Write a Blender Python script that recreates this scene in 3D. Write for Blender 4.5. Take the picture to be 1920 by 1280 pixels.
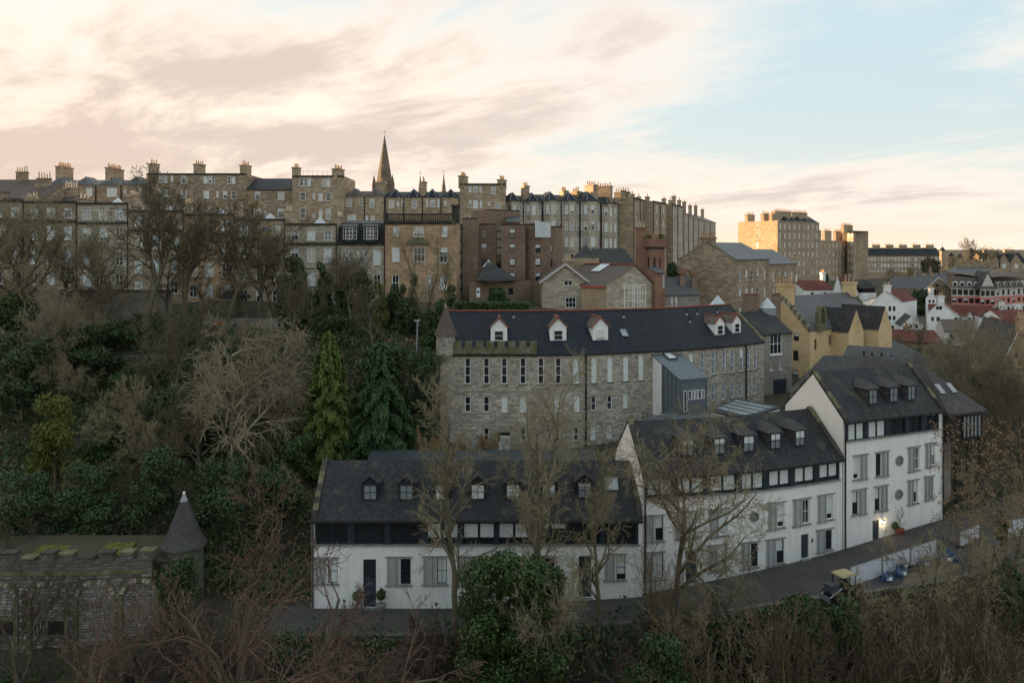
import bpy, math, random
import numpy as np
from mathutils import Vector
random.seed(7)
RNG = np.random.default_rng(11)
S = bpy.context.scene
COL = S.collection
for o in list(bpy.data.objects):
    bpy.data.objects.remove(o)

# ---------------------------------------------------------------- camera (level, standing on the high bridge)
F, CX, HY, CH = 1440.0, 960.0, 465.0, 29.0       # focal length in photo pixels, principal column, horizon row, eye height
cam = bpy.data.cameras.new('camera')
cam.sensor_width = 36.0
cam.lens = F / 1920 * 36.0
cam.shift_y = -(640 - HY) / 1920
cam.clip_start = 0.5
cam.clip_end = 9000
camo = bpy.data.objects.new('camera', cam)
camo.location = (0, 0, CH)
camo.rotation_euler = (math.radians(90), 0, 0)
COL.objects.link(camo)
S.camera = camo

# ---------------------------------------------------------------- sun and sky
SUN_AZ = -62.0      # degrees from the view axis (+Y), negative = left
SUN_EL = 4.2
az, el = math.radians(SUN_AZ), math.radians(SUN_EL)
to_sun = Vector((math.sin(az) * math.cos(el), math.cos(az) * math.cos(el), math.sin(el)))
sl = bpy.data.lights.new('sun', 'SUN')
sl.energy = 5.0
sl.angle = math.radians(0.6)
sl.color = (1.0, 0.62, 0.30)
so = bpy.data.objects.new('sun', sl)
so.rotation_euler = (-to_sun).to_track_quat('-Z', 'Y').to_euler()
so.location = (-80, 40, 90)
COL.objects.link(so)

CL_AZ, CL_OX, CL_OY = -55, 1.2, 4.1
w = bpy.data.worlds.new('World')
S.world = w
w.use_nodes = True
N, L = w.node_tree.nodes, w.node_tree.links
N.clear()
def nn(t, **k):
    n = N.new(t)
    for a, b in k.items():
        setattr(n, a, b)
    return n
def math_(op, a, b=None, c=None, clamp=False):
    n = nn('ShaderNodeMath', operation=op)
    n.use_clamp = clamp
    for i, x in enumerate((a, b, c)):
        if x is None: continue
        if isinstance(x, (int, float)): n.inputs[i].default_value = x
        else: L.new(x, n.inputs[i])
    return n.outputs[0]
def mixc(fac, a, b):
    n = nn('ShaderNodeMix', data_type='RGBA')
    n.clamp_factor = True
    for i, x in ((0, fac), (6, a), (7, b)):
        if isinstance(x, (int, float)): n.inputs[i].default_value = x
        elif isinstance(x, tuple): n.inputs[i].default_value = (*x, 1)
        else: L.new(x, n.inputs[i])
    return n.outputs[2]
sky = nn('ShaderNodeTexSky')
sky.sky_type = 'NISHITA'
sky.sun_disc = False
sky.sun_elevation = math.radians(SUN_EL)
sky.sun_rotation = az
sky.air_density = 1.2
sky.dust_density = 2.0
sky.ozone_density = 1.5
skyc = nn('ShaderNodeVectorMath', operation='SCALE')
L.new(sky.outputs[0], skyc.inputs[0])
skyc.inputs['Scale'].default_value = 0.15
tc = nn('ShaderNodeTexCoord')
sep = nn('ShaderNodeSeparateXYZ')
L.new(tc.outputs['Generated'], sep.inputs[0])
dx, dy, dz = sep.outputs
zc = math_('MAXIMUM', dz, 0.0)
# thin air veil low down, clear blue above (whole dome, all round)
hor = math_('POWER', math_('SUBTRACT', 1.0, zc, clamp=True), 12.0)
sunx = math_('ADD', math_('MULTIPLY', dx, to_sun.x), math_('MULTIPLY', dy, to_sun.y))
sunf = math_('MULTIPLY', math_('ADD', sunx, 1.0), 0.5, clamp=True)
sun3 = math_('POWER', sunf, 2.2)
blue = mixc(sun3, (0.285, 0.385, 0.43), (0.385, 0.435, 0.445))
veil = mixc(sun3, (0.56, 0.49, 0.39), (0.72, 0.47, 0.29))
clear = mixc(hor, blue, veil)
base = mixc(0.88, skyc.outputs[0], clear)
# cloud deck: the view direction carried on to a high plane; streets of cloud run towards the glow at left
den = math_('ADD', zc, 0.20)
u = math_('DIVIDE', dx, den)
v = math_('DIVIDE', dy, den)
ca, sa = math.cos(math.radians(CL_AZ)), math.sin(math.radians(CL_AZ))
along = math_('ADD', math_('MULTIPLY', u, sa), math_('MULTIPLY', v, ca))
across = math_('ADD', math_('MULTIPLY', u, ca), math_('MULTIPLY', v, -sa))
cmb = nn('ShaderNodeCombineXYZ')
L.new(math_('MULTIPLY_ADD', along, 0.55, CL_OX), cmb.inputs[0]); L.new(math_('MULTIPLY_ADD', across, 1.0, CL_OY), cmb.inputs[1])
def noise(vec, scale, detail, rough, dist=0.0):
    n = nn('ShaderNodeTexNoise')
    n.inputs['Scale'].default_value = scale
    n.inputs['Detail'].default_value = detail
    n.inputs['Roughness'].default_value = rough
    n.inputs['Distortion'].default_value = dist
    L.new(vec, n.inputs['Vector'])
    return n.outputs[0]
def ramp(x, a, b):
    n = nn('ShaderNodeMapRange', interpolation_type='SMOOTHSTEP')
    L.new(x, n.inputs[0])
    n.inputs[1].default_value = a
    n.inputs[2].default_value = b
    return n.outputs[0]
big = noise(cmb.outputs[0], 0.55, 2, 0.5, 0.2)
fine = noise(cmb.outputs[0], 2.3, 7, 0.64, 0.25)
mass = math_('ADD', math_('MULTIPLY', big, 0.72), math_('MULTIPLY', fine, 0.40))
mask = math_('MULTIPLY', ramp(mass, 0.475, 0.64), 0.93)
shade = math_('MULTIPLY', ramp(mass, 0.53, 0.68), ramp(fine, 0.32, 0.58))
lit = mixc(sun3, (0.56, 0.485, 0.425), (0.60, 0.485, 0.385))
drk = mixc(sun3, (0.36, 0.335, 0.32), (0.385, 0.295, 0.24))
cloud = mixc(shade, lit, drk)
full = mixc(mask, base, cloud)
bg = nn('ShaderNodeBackground')
bg.inputs['Strength'].default_value = 0.70
L.new(full, bg.inputs[0])
ow = nn('ShaderNodeOutputWorld')
L.new(bg.outputs[0], ow.inputs[0])
S.view_settings.view_transform = 'Standard'
S.view_settings.look = 'None'
S.view_settings.exposure = 1.60
S.view_settings.gamma = 1.0
S.render.engine = 'CYCLES'
S.cycles.max_bounces = 4
S.cycles.use_light_tree = False
S.cycles.caustics_reflective = False
S.cycles.caustics_refractive = False
S.cycles.diffuse_bounces = 2
S.cycles.glossy_bounces = 2
S.cycles.transparent_max_bounces = 6

# ---------------------------------------------------------------- materials
M = {}
def newmat(name):
    m = bpy.data.materials.new(name)
    m.use_nodes = True
    t = m.node_tree
    b = t.nodes['Principled BSDF']
    M[name] = m
    return m, t, b
def _n(t, typ, **k):
    n = t.nodes.new(typ)
    for a, b in k.items(): setattr(n, a, b)
    return n
def _mix(t, fac, a, b, blend='MIX'):
    n = _n(t, 'ShaderNodeMix', data_type='RGBA', blend_type=blend)
    for i, x in ((0, fac), (6, a), (7, b)):
        if isinstance(x, (int, float)): n.inputs[i].default_value = x
        elif isinstance(x, tuple): n.inputs[i].default_value = (*x[:3], 1)
        else: t.links.new(x, n.inputs[i])
    return n.outputs[2]
def _noise(t, vec, scale, detail=4, rough=.55):
    n = _n(t, 'ShaderNodeTexNoise')
    n.inputs['Scale'].default_value = scale
    n.inputs['Detail'].default_value = detail
    n.inputs['Roughness'].default_value = rough
    if vec is not None: t.links.new(vec, n.inputs['Vector'])
    return n.outputs[0]
def _range(t, x, a, b, c=0., d=1.):
    n = _n(t, 'ShaderNodeMapRange')
    t.links.new(x, n.inputs[0])
    for i, q in enumerate((a, b, c, d)): n.inputs[i + 1].default_value = q
    return n.outputs[0]
def mat_plain(name, col, rough=.7, metal=0., var=.25, scale=1.2, col2=None, bump=0., spec=.3):
    m, t, b = newmat(name)
    tcn = _n(t, 'ShaderNodeTexCoord')
    no = _noise(t, tcn.outputs['Object'], scale, 5, .6)
    c2 = col2 or tuple(x * (1 - var) for x in col)
    t.links.new(_mix(t, _range(t, no, .35, .65), col, c2), b.inputs['Base Color'])
    b.inputs['Roughness'].default_value = rough
    b.inputs['Metallic'].default_value = metal
    b.inputs['Specular IOR Level'].default_value = spec
    if bump:
        bp = _n(t, 'ShaderNodeBump'); bp.inputs['Strength'].default_value = bump; bp.inputs['Distance'].default_value = .03
        t.links.new(_noise(t, tcn.outputs['Object'], scale * 9, 6, .65), bp.inputs['Height'])
        t.links.new(bp.outputs[0], b.inputs['Normal'])
    return m
def mat_masonry(name, c1, c2, mortar, bw, bh, stain=(.5, .45, .4), stain_amt=.5, ms=.014, bump=.5, rough=.85, moss=None, spec=.2, mul=.32, streak=0.):
    """coursed blocks / slates in metres on the UV sheet, with weather stains of their own shape"""
    m, t, b = newmat(name)
    uv = _n(t, 'ShaderNodeUVMap')
    br = _n(t, 'ShaderNodeTexBrick')
    t.links.new(uv.outputs[0], br.inputs['Vector'])
    br.inputs['Color1'].default_value = (*c1, 1)
    br.inputs['Color2'].default_value = (*c2, 1)
    br.inputs['Mortar'].default_value = (*mortar, 1)
    br.inputs['Scale'].default_value = 1
    br.inputs['Mortar Size'].default_value = ms
    br.inputs['Mortar Smooth'].default_value = .3
    br.inputs['Brick Width'].default_value = bw
    br.inputs['Row Height'].default_value = bh
    tcn = _n(t, 'ShaderNodeTexCoord')
    n1 = _noise(t, tcn.outputs['Object'], .22, 3, .6)
    n2 = _noise(t, tcn.outputs['Object'], 1.7, 4, .65)
    c = _mix(t, _range(t, n1, .42, .66, 0, stain_amt), br.outputs[0], tuple(a * s for a, s in zip([(x + y) / 2 for x, y in zip(c1, c2)], stain)))
    c = _mix(t, _range(t, n2, .3, .75, 0, mul), c, (.5, .48, .46), 'MULTIPLY')
    if streak:
        mpn = _n(t, 'ShaderNodeMapping'); mpn.inputs['Scale'].default_value = (1.6, .16, 1)
        t.links.new(uv.outputs[0], mpn.inputs[0])
        sk_ = _noise(t, mpn.outputs[0], 1.6, 5, .7)
        c = _mix(t, _range(t, sk_, .52, .72, 0, streak), c, (.40, .41, .37))
    if moss:
        n3 = _noise(t, tcn.outputs['Object'], .55, 6, .7)
        c = _mix(t, _range(t, n3, .54, .66, 0, .8), c, moss)
    t.links.new(c, b.inputs['Base Color'])
    b.inputs['Roughness'].default_value = rough
    b.inputs['Specular IOR Level'].default_value = spec
    bp = _n(t, 'ShaderNodeBump'); bp.inputs['Strength'].default_value = bump; bp.inputs['Distance'].default_value = .02
    hh = _n(t, 'ShaderNodeMath', operation='MULTIPLY_ADD')
    t.links.new(n2, hh.inputs[0]); hh.inputs[1].default_value = .6
    inv = _n(t, 'ShaderNodeMath', operation='SUBTRACT'); inv.inputs[0].default_value = 1
    t.links.new(br.outputs[1], inv.inputs[1]); t.links.new(inv.outputs[0], hh.inputs[2])
    t.links.new(hh.outputs[0], bp.inputs['Height'])
    t.links.new(bp.outputs[0], b.inputs['Normal'])
    return m
def mat_island(name, cols, rough=.8, spec=.2, noise_amt=.4, scale=2.0):
    """each separate little piece (stone, leaf, twig) takes its own tone"""
    m, t, b = newmat(name)
    g = _n(t, 'ShaderNodeNewGeometry')
    cr = _n(t, 'ShaderNodeValToRGB')
    e = cr.color_ramp.elements
    while len(e) < len(cols): e.new(0.5)
    for i, c in enumerate(cols):
        e[i].position = i / (len(cols) - 1)
        e[i].color = (*c, 1)
    t.links.new(g.outputs['Random Per Island'], cr.inputs[0])
    tcn = _n(t, 'ShaderNodeTexCoord')
    n2 = _noise(t, tcn.outputs['Object'], scale, 5, .6)
    c = _mix(t, _range(t, n2, .35, .7, 0, noise_amt), cr.outputs[0], tuple(x * .5 for x in cols[len(cols) // 2]))
    t.links.new(c, b.inputs['Base Color'])
    b.inputs['Roughness'].default_value = rough
    b.inputs['Specular IOR Level'].default_value = spec
    return m
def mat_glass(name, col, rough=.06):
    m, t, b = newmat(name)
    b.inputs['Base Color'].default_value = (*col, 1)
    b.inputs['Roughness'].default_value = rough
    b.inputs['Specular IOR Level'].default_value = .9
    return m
def mat_emit(name, col, k):
    m, t, b = newmat(name)
    b.inputs['Base Color'].default_value = (*col, 1)
    b.inputs['Emission Color'].default_value = (*col, 1)
    b.inputs['Emission Strength'].default_value = k
    return m

mat_plain('harling', (.90, .90, .88), .85, var=.10, scale=.7, bump=.25)
mat_masonry('white_brick', (.92, .92, .90), (.87, .87, .86), (.78, .78, .77), .42, .14, (.86, .85, .82), .5, .012, .45, mul=.10, streak=.45)
mat_plain('glow_harling', (.90, .84, .78), .85, var=.08, scale=.6, bump=.2)  # white gable render with the warm sky glow put into its colour
mat_masonry('slate_dark', (.019, .021, .025), (.048, .049, .054), (.016, .016, .018), .32, .25, (.55, .57, .55), .6, .028, .9, .6, moss=(.075, .078, .05), spec=.3)
mat_masonry('slate_blue', (.011, .018, .026), (.026, .037, .049), (.009, .012, .016), .34, .25, (.7, .75, .8), .5, .028, .9, .6, spec=.25)
mat_masonry('slate_mid', (.060, .058, .062), (.095, .090, .092), (.025, .025, .027), .32, .22, (.6, .6, .6), .6, .02, .6, .6, moss=(.10, .095, .07), spec=.25)
mat_masonry('slate_grey', (.085, .092, .102), (.125, .132, .142), (.04, .04, .045), .32, .22, (.6, .6, .6), .6, .016, .5, .5, moss=(.11, .11, .085), spec=.4)
mat_masonry('slate_brown', (.12, .095, .085), (.165, .135, .12), (.05, .045, .04), .28, .18, (.6, .55, .5), .5, .016, .5, .65)
mat_masonry('tile_red', (.14, .040, .032), (.19, .060, .045), (.06, .02, .02), .3, .22, (.55, .5, .5), .7, .016, .5, .75)
mat_masonry('ashlar_tan', (.36, .275, .185), (.64, .51, .365), (.20, .16, .125), .85, .34, (.55, .52, .48), .6, .035, .5)
mat_masonry('ashlar_orange', (.46, .31, .19), (.68, .49, .325), (.26, .18, .12), .9, .34, (.58, .53, .5), .6, .03, .5)
mat_masonry('ashlar_grey', (.40, .345, .27), (.66, .59, .485), (.24, .21, .17), .95, .38, (.55, .54, .5), .6, .035, .5)
mat_masonry('ashlar_dark', (.29, .225, .155), (.56, .445, .32), (.17, .14, .11), .75, .32, (.5, .48, .45), .65, .035, .55)
mat_masonry('rubble_dark', (.25, .225, .20), (.42, .385, .345), (.30, .28, .25), .42, .2, (.5, .5, .5), .5, .03, .8)
mat_masonry('rubble_warm', (.40, .30, .20), (.50, .40, .28), (.28, .2, .14), .5, .22, (.6, .55, .5), .5, .025, .6)
mat_masonry('brick_brown', (.22, .15, .11), (.37, .265, .195), (.22, .175, .14), .45, .15, (.55, .5, .5), .5, .02, .4)
mat_masonry('brick_red', (.31, .175, .12), (.38, .225, .155), (.15, .09, .07), .5, .2, (.5, .45, .42), .6, .02, .5)
mat_masonry('ochre_wall', (.70, .52, .30), (.76, .59, .36), (.62, .46, .27), .8, .3, (.62, .55, .48), .6, .01, .3)
mat_masonry('stone_bed', (.34, .315, .27), (.40, .37, .32), (.30, .28, .25), .6, .26, (.6, .6, .6), .4, .02, .5)
mat_masonry('rubble_old', (.12, .115, .10), (.22, .21, .19), (.10, .095, .085), .5, .24, (.5, .55, .45), .7, .03, .9, moss=(.09, .10, .05))
mat_plain('spire_stone', (.20, .165, .125), .9, var=.4, scale=.3, bump=.3)
mat_island('rubble_stone', [(.28, .255, .22), (.46, .425, .365), (.56, .51, .435), (.33, .305, .27), (.66, .615, .54), (.50, .465, .41), (.63, .53, .39)], .88, .2, .6, .3)
mat_island('old_stone', [(.13, .13, .12), (.22, .215, .20), (.34, .33, .30), (.17, .165, .155), (.27, .25, .22)], .9, .2, .5, .9)
mat_plain('dressed_stone', (.44, .385, .30), .85, var=.45, scale=1.5, bump=.4)
mat_plain('mossy_stone', (.20, .18, .13), .9, scale=1.6, col2=(.085, .095, .035), bump=.6)
mat_plain('moss', (.14, .15, .02), .95, scale=1.2, col2=(.045, .05, .025), bump=.8)
mat_plain('sooty_stone', (.075, .068, .058), .9, scale=1.1, col2=(.035, .036, .03), bump=.5)
mat_plain('white_paint', (.82, .83, .82), .5, var=.08)
mat_plain('blue_timber', (.030, .046, .060), .45, var=.2)
mat_plain('slate_door', (.040, .055, .075), .4, var=.15)
mat_plain('dark_door', (.030, .033, .038), .5, var=.3)
mat_plain('shutter_grey', (.44, .47, .47), .8, var=.22, scale=4)
mat_plain('sill_grey', (.30, .30, .28), .8, var=.3)
mat_plain('lead', (.30, .33, .36), .45, var=.3, scale=3, spec=.5)
mat_plain('zinc', (.17, .205, .235), .38, .35, var=.12, scale=.8)
mat_plain('zinc_dark', (.085, .10, .11), .35, .3, var=.2, scale=.8)
mat_plain('black_metal', (.02, .021, .023), .5)
mat_plain('grey_metal', (.42, .44, .45), .45, .6)
mat_plain('ridge_red', (.36, .10, .06), .75, var=.3)
mat_plain('clay_pot', (.55, .37, .22), .8, var=.35, scale=2)
mat_plain('pale_pot', (.55, .48, .38), .8, var=.3, scale=2)
mat_plain('terracotta', (.25, .09, .05), .8)
mat_plain('asphalt', (.085, .079, .077), .9, scale=.35, col2=(.058, .054, .053), bump=.3)
mat_plain('pavement', (.15, .14, .13), .9, scale=.8, bump=.2)
mat_plain('paving_warm', (.19, .15, .105), .9, scale=.5, col2=(.11, .09, .07))
mat_plain('soil', (.070, .060, .042), .95, scale=.25, col2=(.036, .042, .022), bump=.6)
mat_plain('grass_far', (.13, .14, .075), .95, scale=.1, col2=(.16, .14, .11))
mat_plain('water_dark', (.012, .013, .012), .12, var=.3)
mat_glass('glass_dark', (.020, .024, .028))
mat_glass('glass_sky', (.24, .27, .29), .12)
mat_plain('blind_white', (.66, .71, .70), .6, var=.06)
mat_plain('curtain_cream', (.60, .57, .50), .8, var=.15, scale=4)
mat_plain('glass_roof', (.50, .55, .58), .15, var=.2, spec=.8)
mat_plain('pink_wall', (.62, .25, .21), .8, var=.15)
mat_plain('pale_wall', (.62, .58, .55), .8, var=.12)
mat_plain('black_beam', (.03, .026, .024), .8)
mat_plain('flag_blue', (.03, .13, .40), .8)
mat_plain('flag_yellow', (.75, .55, .05), .8)
mat_plain('graffiti_orange', (.65, .19, .03), .7)
mat_plain('graffiti_teal', (.04, .28, .30), .7)
mat_plain('car_blue', (.07, .09, .17), .25, .3)
mat_plain('tarp_blue', (.022, .045, .10), .45, scale=5, col2=(.06, .12, .22), bump=.5)
mat_plain('hoarding', (.66, .70, .78), .5, var=.10, scale=1.5)
mat_plain('yellow_paint', (.46, .40, .21), .45, scale=2)
mat_plain('rubber', (.02, .02, .02), .8)
mat_plain('cloth_black', (.018, .018, .022), .9)
mat_plain('skin', (.45, .28, .2), .6)
mat_emit('lamp_glow', (1.0, .72, .38), 14)
mat_emit('warm_window', (1.0, .55, .15), 2.2)
mat_island('bark_grey', [(.11, .095, .068), (.17, .15, .105), (.13, .12, .08)], .9, .1)
mat_island('bark_dark', [(.075, .062, .048), (.12, .10, .075), (.095, .085, .06)], .9, .1)
mat_island('twig_dark', [(.11, .09, .062), (.19, .155, .105), (.14, .125, .075)], .9, .1)
mat_island('twig_tan', [(.21, .18, .125), (.35, .295, .20), (.27, .24, .16)], .9, .1)
mat_island('twig_olive', [(.20, .172, .105), (.34, .29, .18), (.26, .23, .14)], .9, .1)
mat_island('twig_red', [(.15, .11, .08), (.27, .195, .14), (.20, .15, .10), (.24, .21, .12)], .9, .1)
mat_island('twig_maroon', [(.095, .060, .050), (.175, .11, .09), (.13, .085, .068), (.20, .14, .11)], .9, .1)
mat_island('twig_gorge', [(.062, .045, .036), (.12, .085, .065), (.085, .064, .046), (.16, .125, .09)], .9, .1)
mat_island('stem_olive', [(.14, .13, .055), (.22, .195, .085), (.10, .09, .05)], .9, .1)
mat_island('twig_rust', [(.28, .17, .075), (.38, .24, .11), (.25, .17, .085)], .9, .1)
mat_island('seed_brown', [(.17, .115, .07), (.28, .19, .115), (.22, .155, .10)], .9, .1)
mat_island('leaf_ivy', [(.022, .050, .014), (.055, .10, .026), (.036, .072, .020), (.095, .135, .038)], .5, .35)
mat_island('leaf_dark', [(.024, .050, .024), (.052, .090, .036), (.040, .072, .030), (.085, .115, .042)], .55, .3)
mat_island('leaf_yellow', [(.075, .095, .018), (.15, .16, .035), (.11, .125, .028)], .6, .2)
mat_island('leaf_green', [(.030, .066, .018), (.055, .105, .030), (.042, .085, .022)], .55, .3)
mat_island('needle_bright', [(.050, .085, .022), (.115, .165, .036), (.085, .13, .030), (.15, .19, .055)], .6, .2)
mat_island('needle_blue', [(.022, .052, .022), (.052, .10, .036), (.036, .075, .028), (.080, .13, .050)], .6, .2)
# ---------------------------------------------------------------- helpers
ORG = {}
def V(*a): return Vector(a)
def W(px, py, Y):
    """photo measurement -> world point at distance Y"""
    return V((px - CX) / F * Y, Y, CH - (py - HY) / F * Y)
def ZY(py, Y): return CH - (py - HY) / F * Y
def XP(px, Y): return (px - CX) / F * Y
def P2(px, Y): return Vector(((px - CX) / F * Y, Y))
def tag(o, label=None, cat=None, group=None, kind=None):
    if label: o['label'] = label
    if cat: o['category'] = cat
    if group: o['group'] = group
    if kind: o['kind'] = kind
    return o
def thing(name, org, label, cat, group=None):
    o = bpy.data.objects.new(name, None)
    o.empty_display_size = .5
    o.location = org
    COL.objects.link(o)
    ORG[o.name] = Vector(org)
    return tag(o, label, cat, group)
def link_mesh(name, me, parent=None, org=None, rz=0.0):
    o = bpy.data.objects.new(name, me)
    COL.objects.link(o)
    po = ORG[parent.name] if parent else V(0, 0, 0)
    og = Vector(org) if org is not None else po
    if parent: o.parent = parent
    o.location = og - po
    if rz: o.rotation_euler = (0, 0, rz)
    ORG[o.name] = og
    return o
def mesh_np(name, v, f, mat, smooth=False):
    """fast mesh from numpy arrays; f is (n,3) or (n,4)"""
    me = bpy.data.meshes.new(name)
    n, k = f.shape
    me.vertices.add(len(v)); me.vertices.foreach_set('co', np.asarray(v, np.float32).ravel())
    me.loops.add(n * k); me.loops.foreach_set('vertex_index', f.astype(np.int32).ravel())
    me.polygons.add(n)
    me.polygons.foreach_set('loop_start', np.arange(0, n * k, k, dtype=np.int32))
    me.polygons.foreach_set('loop_total', np.full(n, k, np.int32))
    if smooth: me.polygons.foreach_set('use_smooth', np.ones(n, bool))
    me.update(calc_edges=True)
    me.materials.append(M[mat])
    return me
class MB:
    def __init__(s): s.v = []; s.f = []
    def face(s, *p):
        i = len(s.v); s.v += [Vector(q) for q in p]; s.f.append(tuple(range(i, i + len(p)))); return s
    def box(s, o, ex, ey, ez):
        o, ex, ey, ez = map(Vector, (o, ex, ey, ez))
        i = len(s.v)
        s.v += [o, o + ex, o + ex + ey, o + ey, o + ez, o + ex + ez, o + ex + ey + ez, o + ey + ez]
        s.f += [tuple(i + k for k in q) for q in ((0, 3, 2, 1), (4, 5, 6, 7), (0, 1, 5, 4), (1, 2, 6, 5), (2, 3, 7, 6), (3, 0, 4, 7))]
        return s
    def abox(s, x0, x1, y0, y1, z0, z1): return s.box((x0, y0, z0), (x1 - x0, 0, 0), (0, y1 - y0, 0), (0, 0, z1 - z0))
    def obox(s, c, t, wd, d, z0, z1):
        """plan box centred at c, wd along tangent t, d across"""
        t = Vector((t[0], t[1], 0)).normalized(); n = V(-t.y, t.x, 0)
        c = V(c[0], c[1], z0)
        return s.box(c - t * wd / 2 - n * d / 2, t * wd, n * d, (0, 0, z1 - z0))
    def cyl(s, c, r0, r1, z0, z1, n=8, a0=0., cap=True):
        i = len(s.v)
        for k in range(n):
            a = a0 + 2 * math.pi * k / n
            s.v.append(V(c[0] + r0 * math.cos(a), c[1] + r0 * math.sin(a), z0))
        if r1 > 1e-4:
            for k in range(n):
                a = a0 + 2 * math.pi * k / n
                s.v.append(V(c[0] + r1 * math.cos(a), c[1] + r1 * math.sin(a), z1))
            for k in range(n): s.f.append((i + k, i + (k + 1) % n, i + n + (k + 1) % n, i + n + k))
            if cap: s.f.append(tuple(range(i + n, i + 2 * n)))
        else:
            s.v.append(V(c[0], c[1], z1))
            for k in range(n): s.f.append((i + k, i + (k + 1) % n, i + n))
        return s
    def tube(s, p0, p1, r, n=6):
        p0, p1 = Vector(p0), Vector(p1)
        d = (p1 - p0).normalized(); a = d.orthogonal().normalized(); b = d.cross(a)
        i = len(s.v)
        for p in (p0, p1):
            for k in range(n):
                q = 2 * math.pi * k / n
                s.v.append(p + (a * math.cos(q) + b * math.sin(q)) * r)
        for k in range(n): s.f.append((i + k, i + (k + 1) % n, i + n + (k + 1) % n, i + n + k))
        return s
    def mesh(s, name, mat, org=(0, 0, 0), smooth=False):
        og = Vector(org)
        me = bpy.data.meshes.new(name)
        me.from_pydata([tuple(q - og) for q in s.v], [], s.f)
        uvl = me.uv_layers.new(name='UVMap').data
        li = 0
        for f in s.f:
            a, b, c = s.v[f[0]], s.v[f[1]], s.v[f[2]]
            n = (b - a).cross(c - a)
            if n.length < 1e-9 and len(f) > 3: n = (c - a).cross(s.v[f[3]] - a)
            n = n.normalized() if n.length > 1e-12 else V(0, 0, 1)
            if abs(n.z) > .985: eu, ev = V(1, 0, 0), V(0, 1, 0)
            else:
                eu = V(-n.y, n.x, 0).normalized(); ev = n.cross(eu)
                if ev.z < 0: ev = -ev
            for k in f:
                q = s.v[k]
                uvl[li].uv = (q.dot(eu), q.dot(ev)); li += 1
        me.materials.append(M[mat])
        if smooth:
            for p in me.polygons: p.use_smooth = True
        me.update()
        return me
    def build(s, name, mat, parent=None, org=None, smooth=False, kind=None, label=None):
        og = Vector(org) if org is not None else (ORG[parent.name] if parent else V(0, 0, 0))
        o = link_mesh(name, s.mesh(name, mat, og, smooth), parent, og)
        return tag(o, label=label, kind=kind)

class Facade:
    """a wall line in plan, left to right as seen from the front; may bend or curve"""
    def __init__(s, *pts):
        s.p = [Vector((q[0], q[1])) for q in pts]
        s.c = [0.0]
        for a, b in zip(s.p, s.p[1:]): s.c.append(s.c[-1] + (b - a).length)
        s.len = s.c[-1]
    def at(s, q):
        i = 0
        while i < len(s.p) - 2 and q > s.c[i + 1]: i += 1
        t = (s.p[i + 1] - s.p[i]).normalized()
        return s.p[i] + t * (q - s.c[i]), t, Vector((t.y, -t.x))
    def pt(s, q, z, out=0.0):
        p, t, n = s.at(q)
        return V(p.x + n.x * out, p.y + n.y * out, z)
    def off(s, d):
        """parallel line set back by d (mitred)"""
        r = []
        for i, p in enumerate(s.p):
            ns = []
            if i > 0: t = (p - s.p[i - 1]).normalized(); ns.append(Vector((-t.y, t.x)))
            if i < len(s.p) - 1: t = (s.p[i + 1] - p).normalized(); ns.append(Vector((-t.y, t.x)))
            n = sum(ns, Vector((0, 0))).normalized()
            r.append(p + n * (d / max(.3, n.dot(ns[0]))))
        return Facade(*r)
    def hit(s, px):
        k = (px - CX) / F
        best = None
        for i in range(len(s.p) - 1):
            a, b = s.p[i], s.p[i + 1]
            fa, fb = a.x - k * a.y, b.x - k * b.y
            if abs(fb - fa) < 1e-9: continue
            q = fa / (fb - fa) * -1
            lo = -9 if i == 0 else -1e-6; hi = 9 if i == len(s.p) - 2 else 1 + 1e-6
            if lo <= q <= hi:
                sv = s.c[i] + q * (s.c[i + 1] - s.c[i])
                if best is None or abs(q - .5) < best[0]: best = (abs(q - .5), sv)
        return best[1]
    def rect(s, x0, y0, x1, y1):
        """photo rectangle -> (s0, s1, z_bottom, z_top) on this wall"""
        a, b = s.hit(x0), s.hit(x1)
        Y = s.at((a + b) / 2)[0].y
        return a, b, ZY(y1, Y), ZY(y0, Y)

def wall_mesh(mb, fac, z0, z1, ops=(), rev=.22, s0=None, s1=None):
    s0 = 0 if s0 is None else s0; s1 = fac.len if s1 is None else s1
    ss = sorted({round(x, 4) for x in [s0, s1] + [c for c in fac.c if s0 < c < s1] + [q for o in ops for q in o[:2]] if s0 - 1e-6 <= x <= s1 + 1e-6})
    zz = sorted({round(x, 4) for x in [z0, z1] + [q for o in ops for q in o[2:4]] if z0 - 1e-6 <= x <= z1 + 1e-6})
    for a, b in zip(ss, ss[1:]):
        if b - a < 1e-3: continue
        m = (a + b) / 2
        run = None
        col = [o for o in ops if o[0] < m < o[1]]
        for c, d in zip(zz, zz[1:]):
            mz = (c + d) / 2
            hole = any(o[2] < mz < o[3] for o in col)
            if hole:
                if run is not None: _q(mb, fac, a, b, run, c)
                run = None
            elif run is None: run = c
        if run is not None: _q(mb, fac, a, b, run, zz[-1])
    for o in ops:
        a, b, c, d = o[:4]
        p = [fac.pt(a + 1e-5, c), fac.pt(b - 1e-5, c), fac.pt(b - 1e-5, d), fac.pt(a + 1e-5, d)]
        pm, t, n = fac.at((a + b) / 2)
        q = [x - V(n.x, n.y, 0) * rev for x in p]
        for i in range(4): mb.face(p[i], p[(i + 1) % 4], q[(i + 1) % 4], q[i])
def _q(mb, fac, a, b, c, d):
    e = 1e-5
    mb.face(fac.pt(a + e, c), fac.pt(b - e, c), fac.pt(b - e, d), fac.pt(a + e, d))

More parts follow.
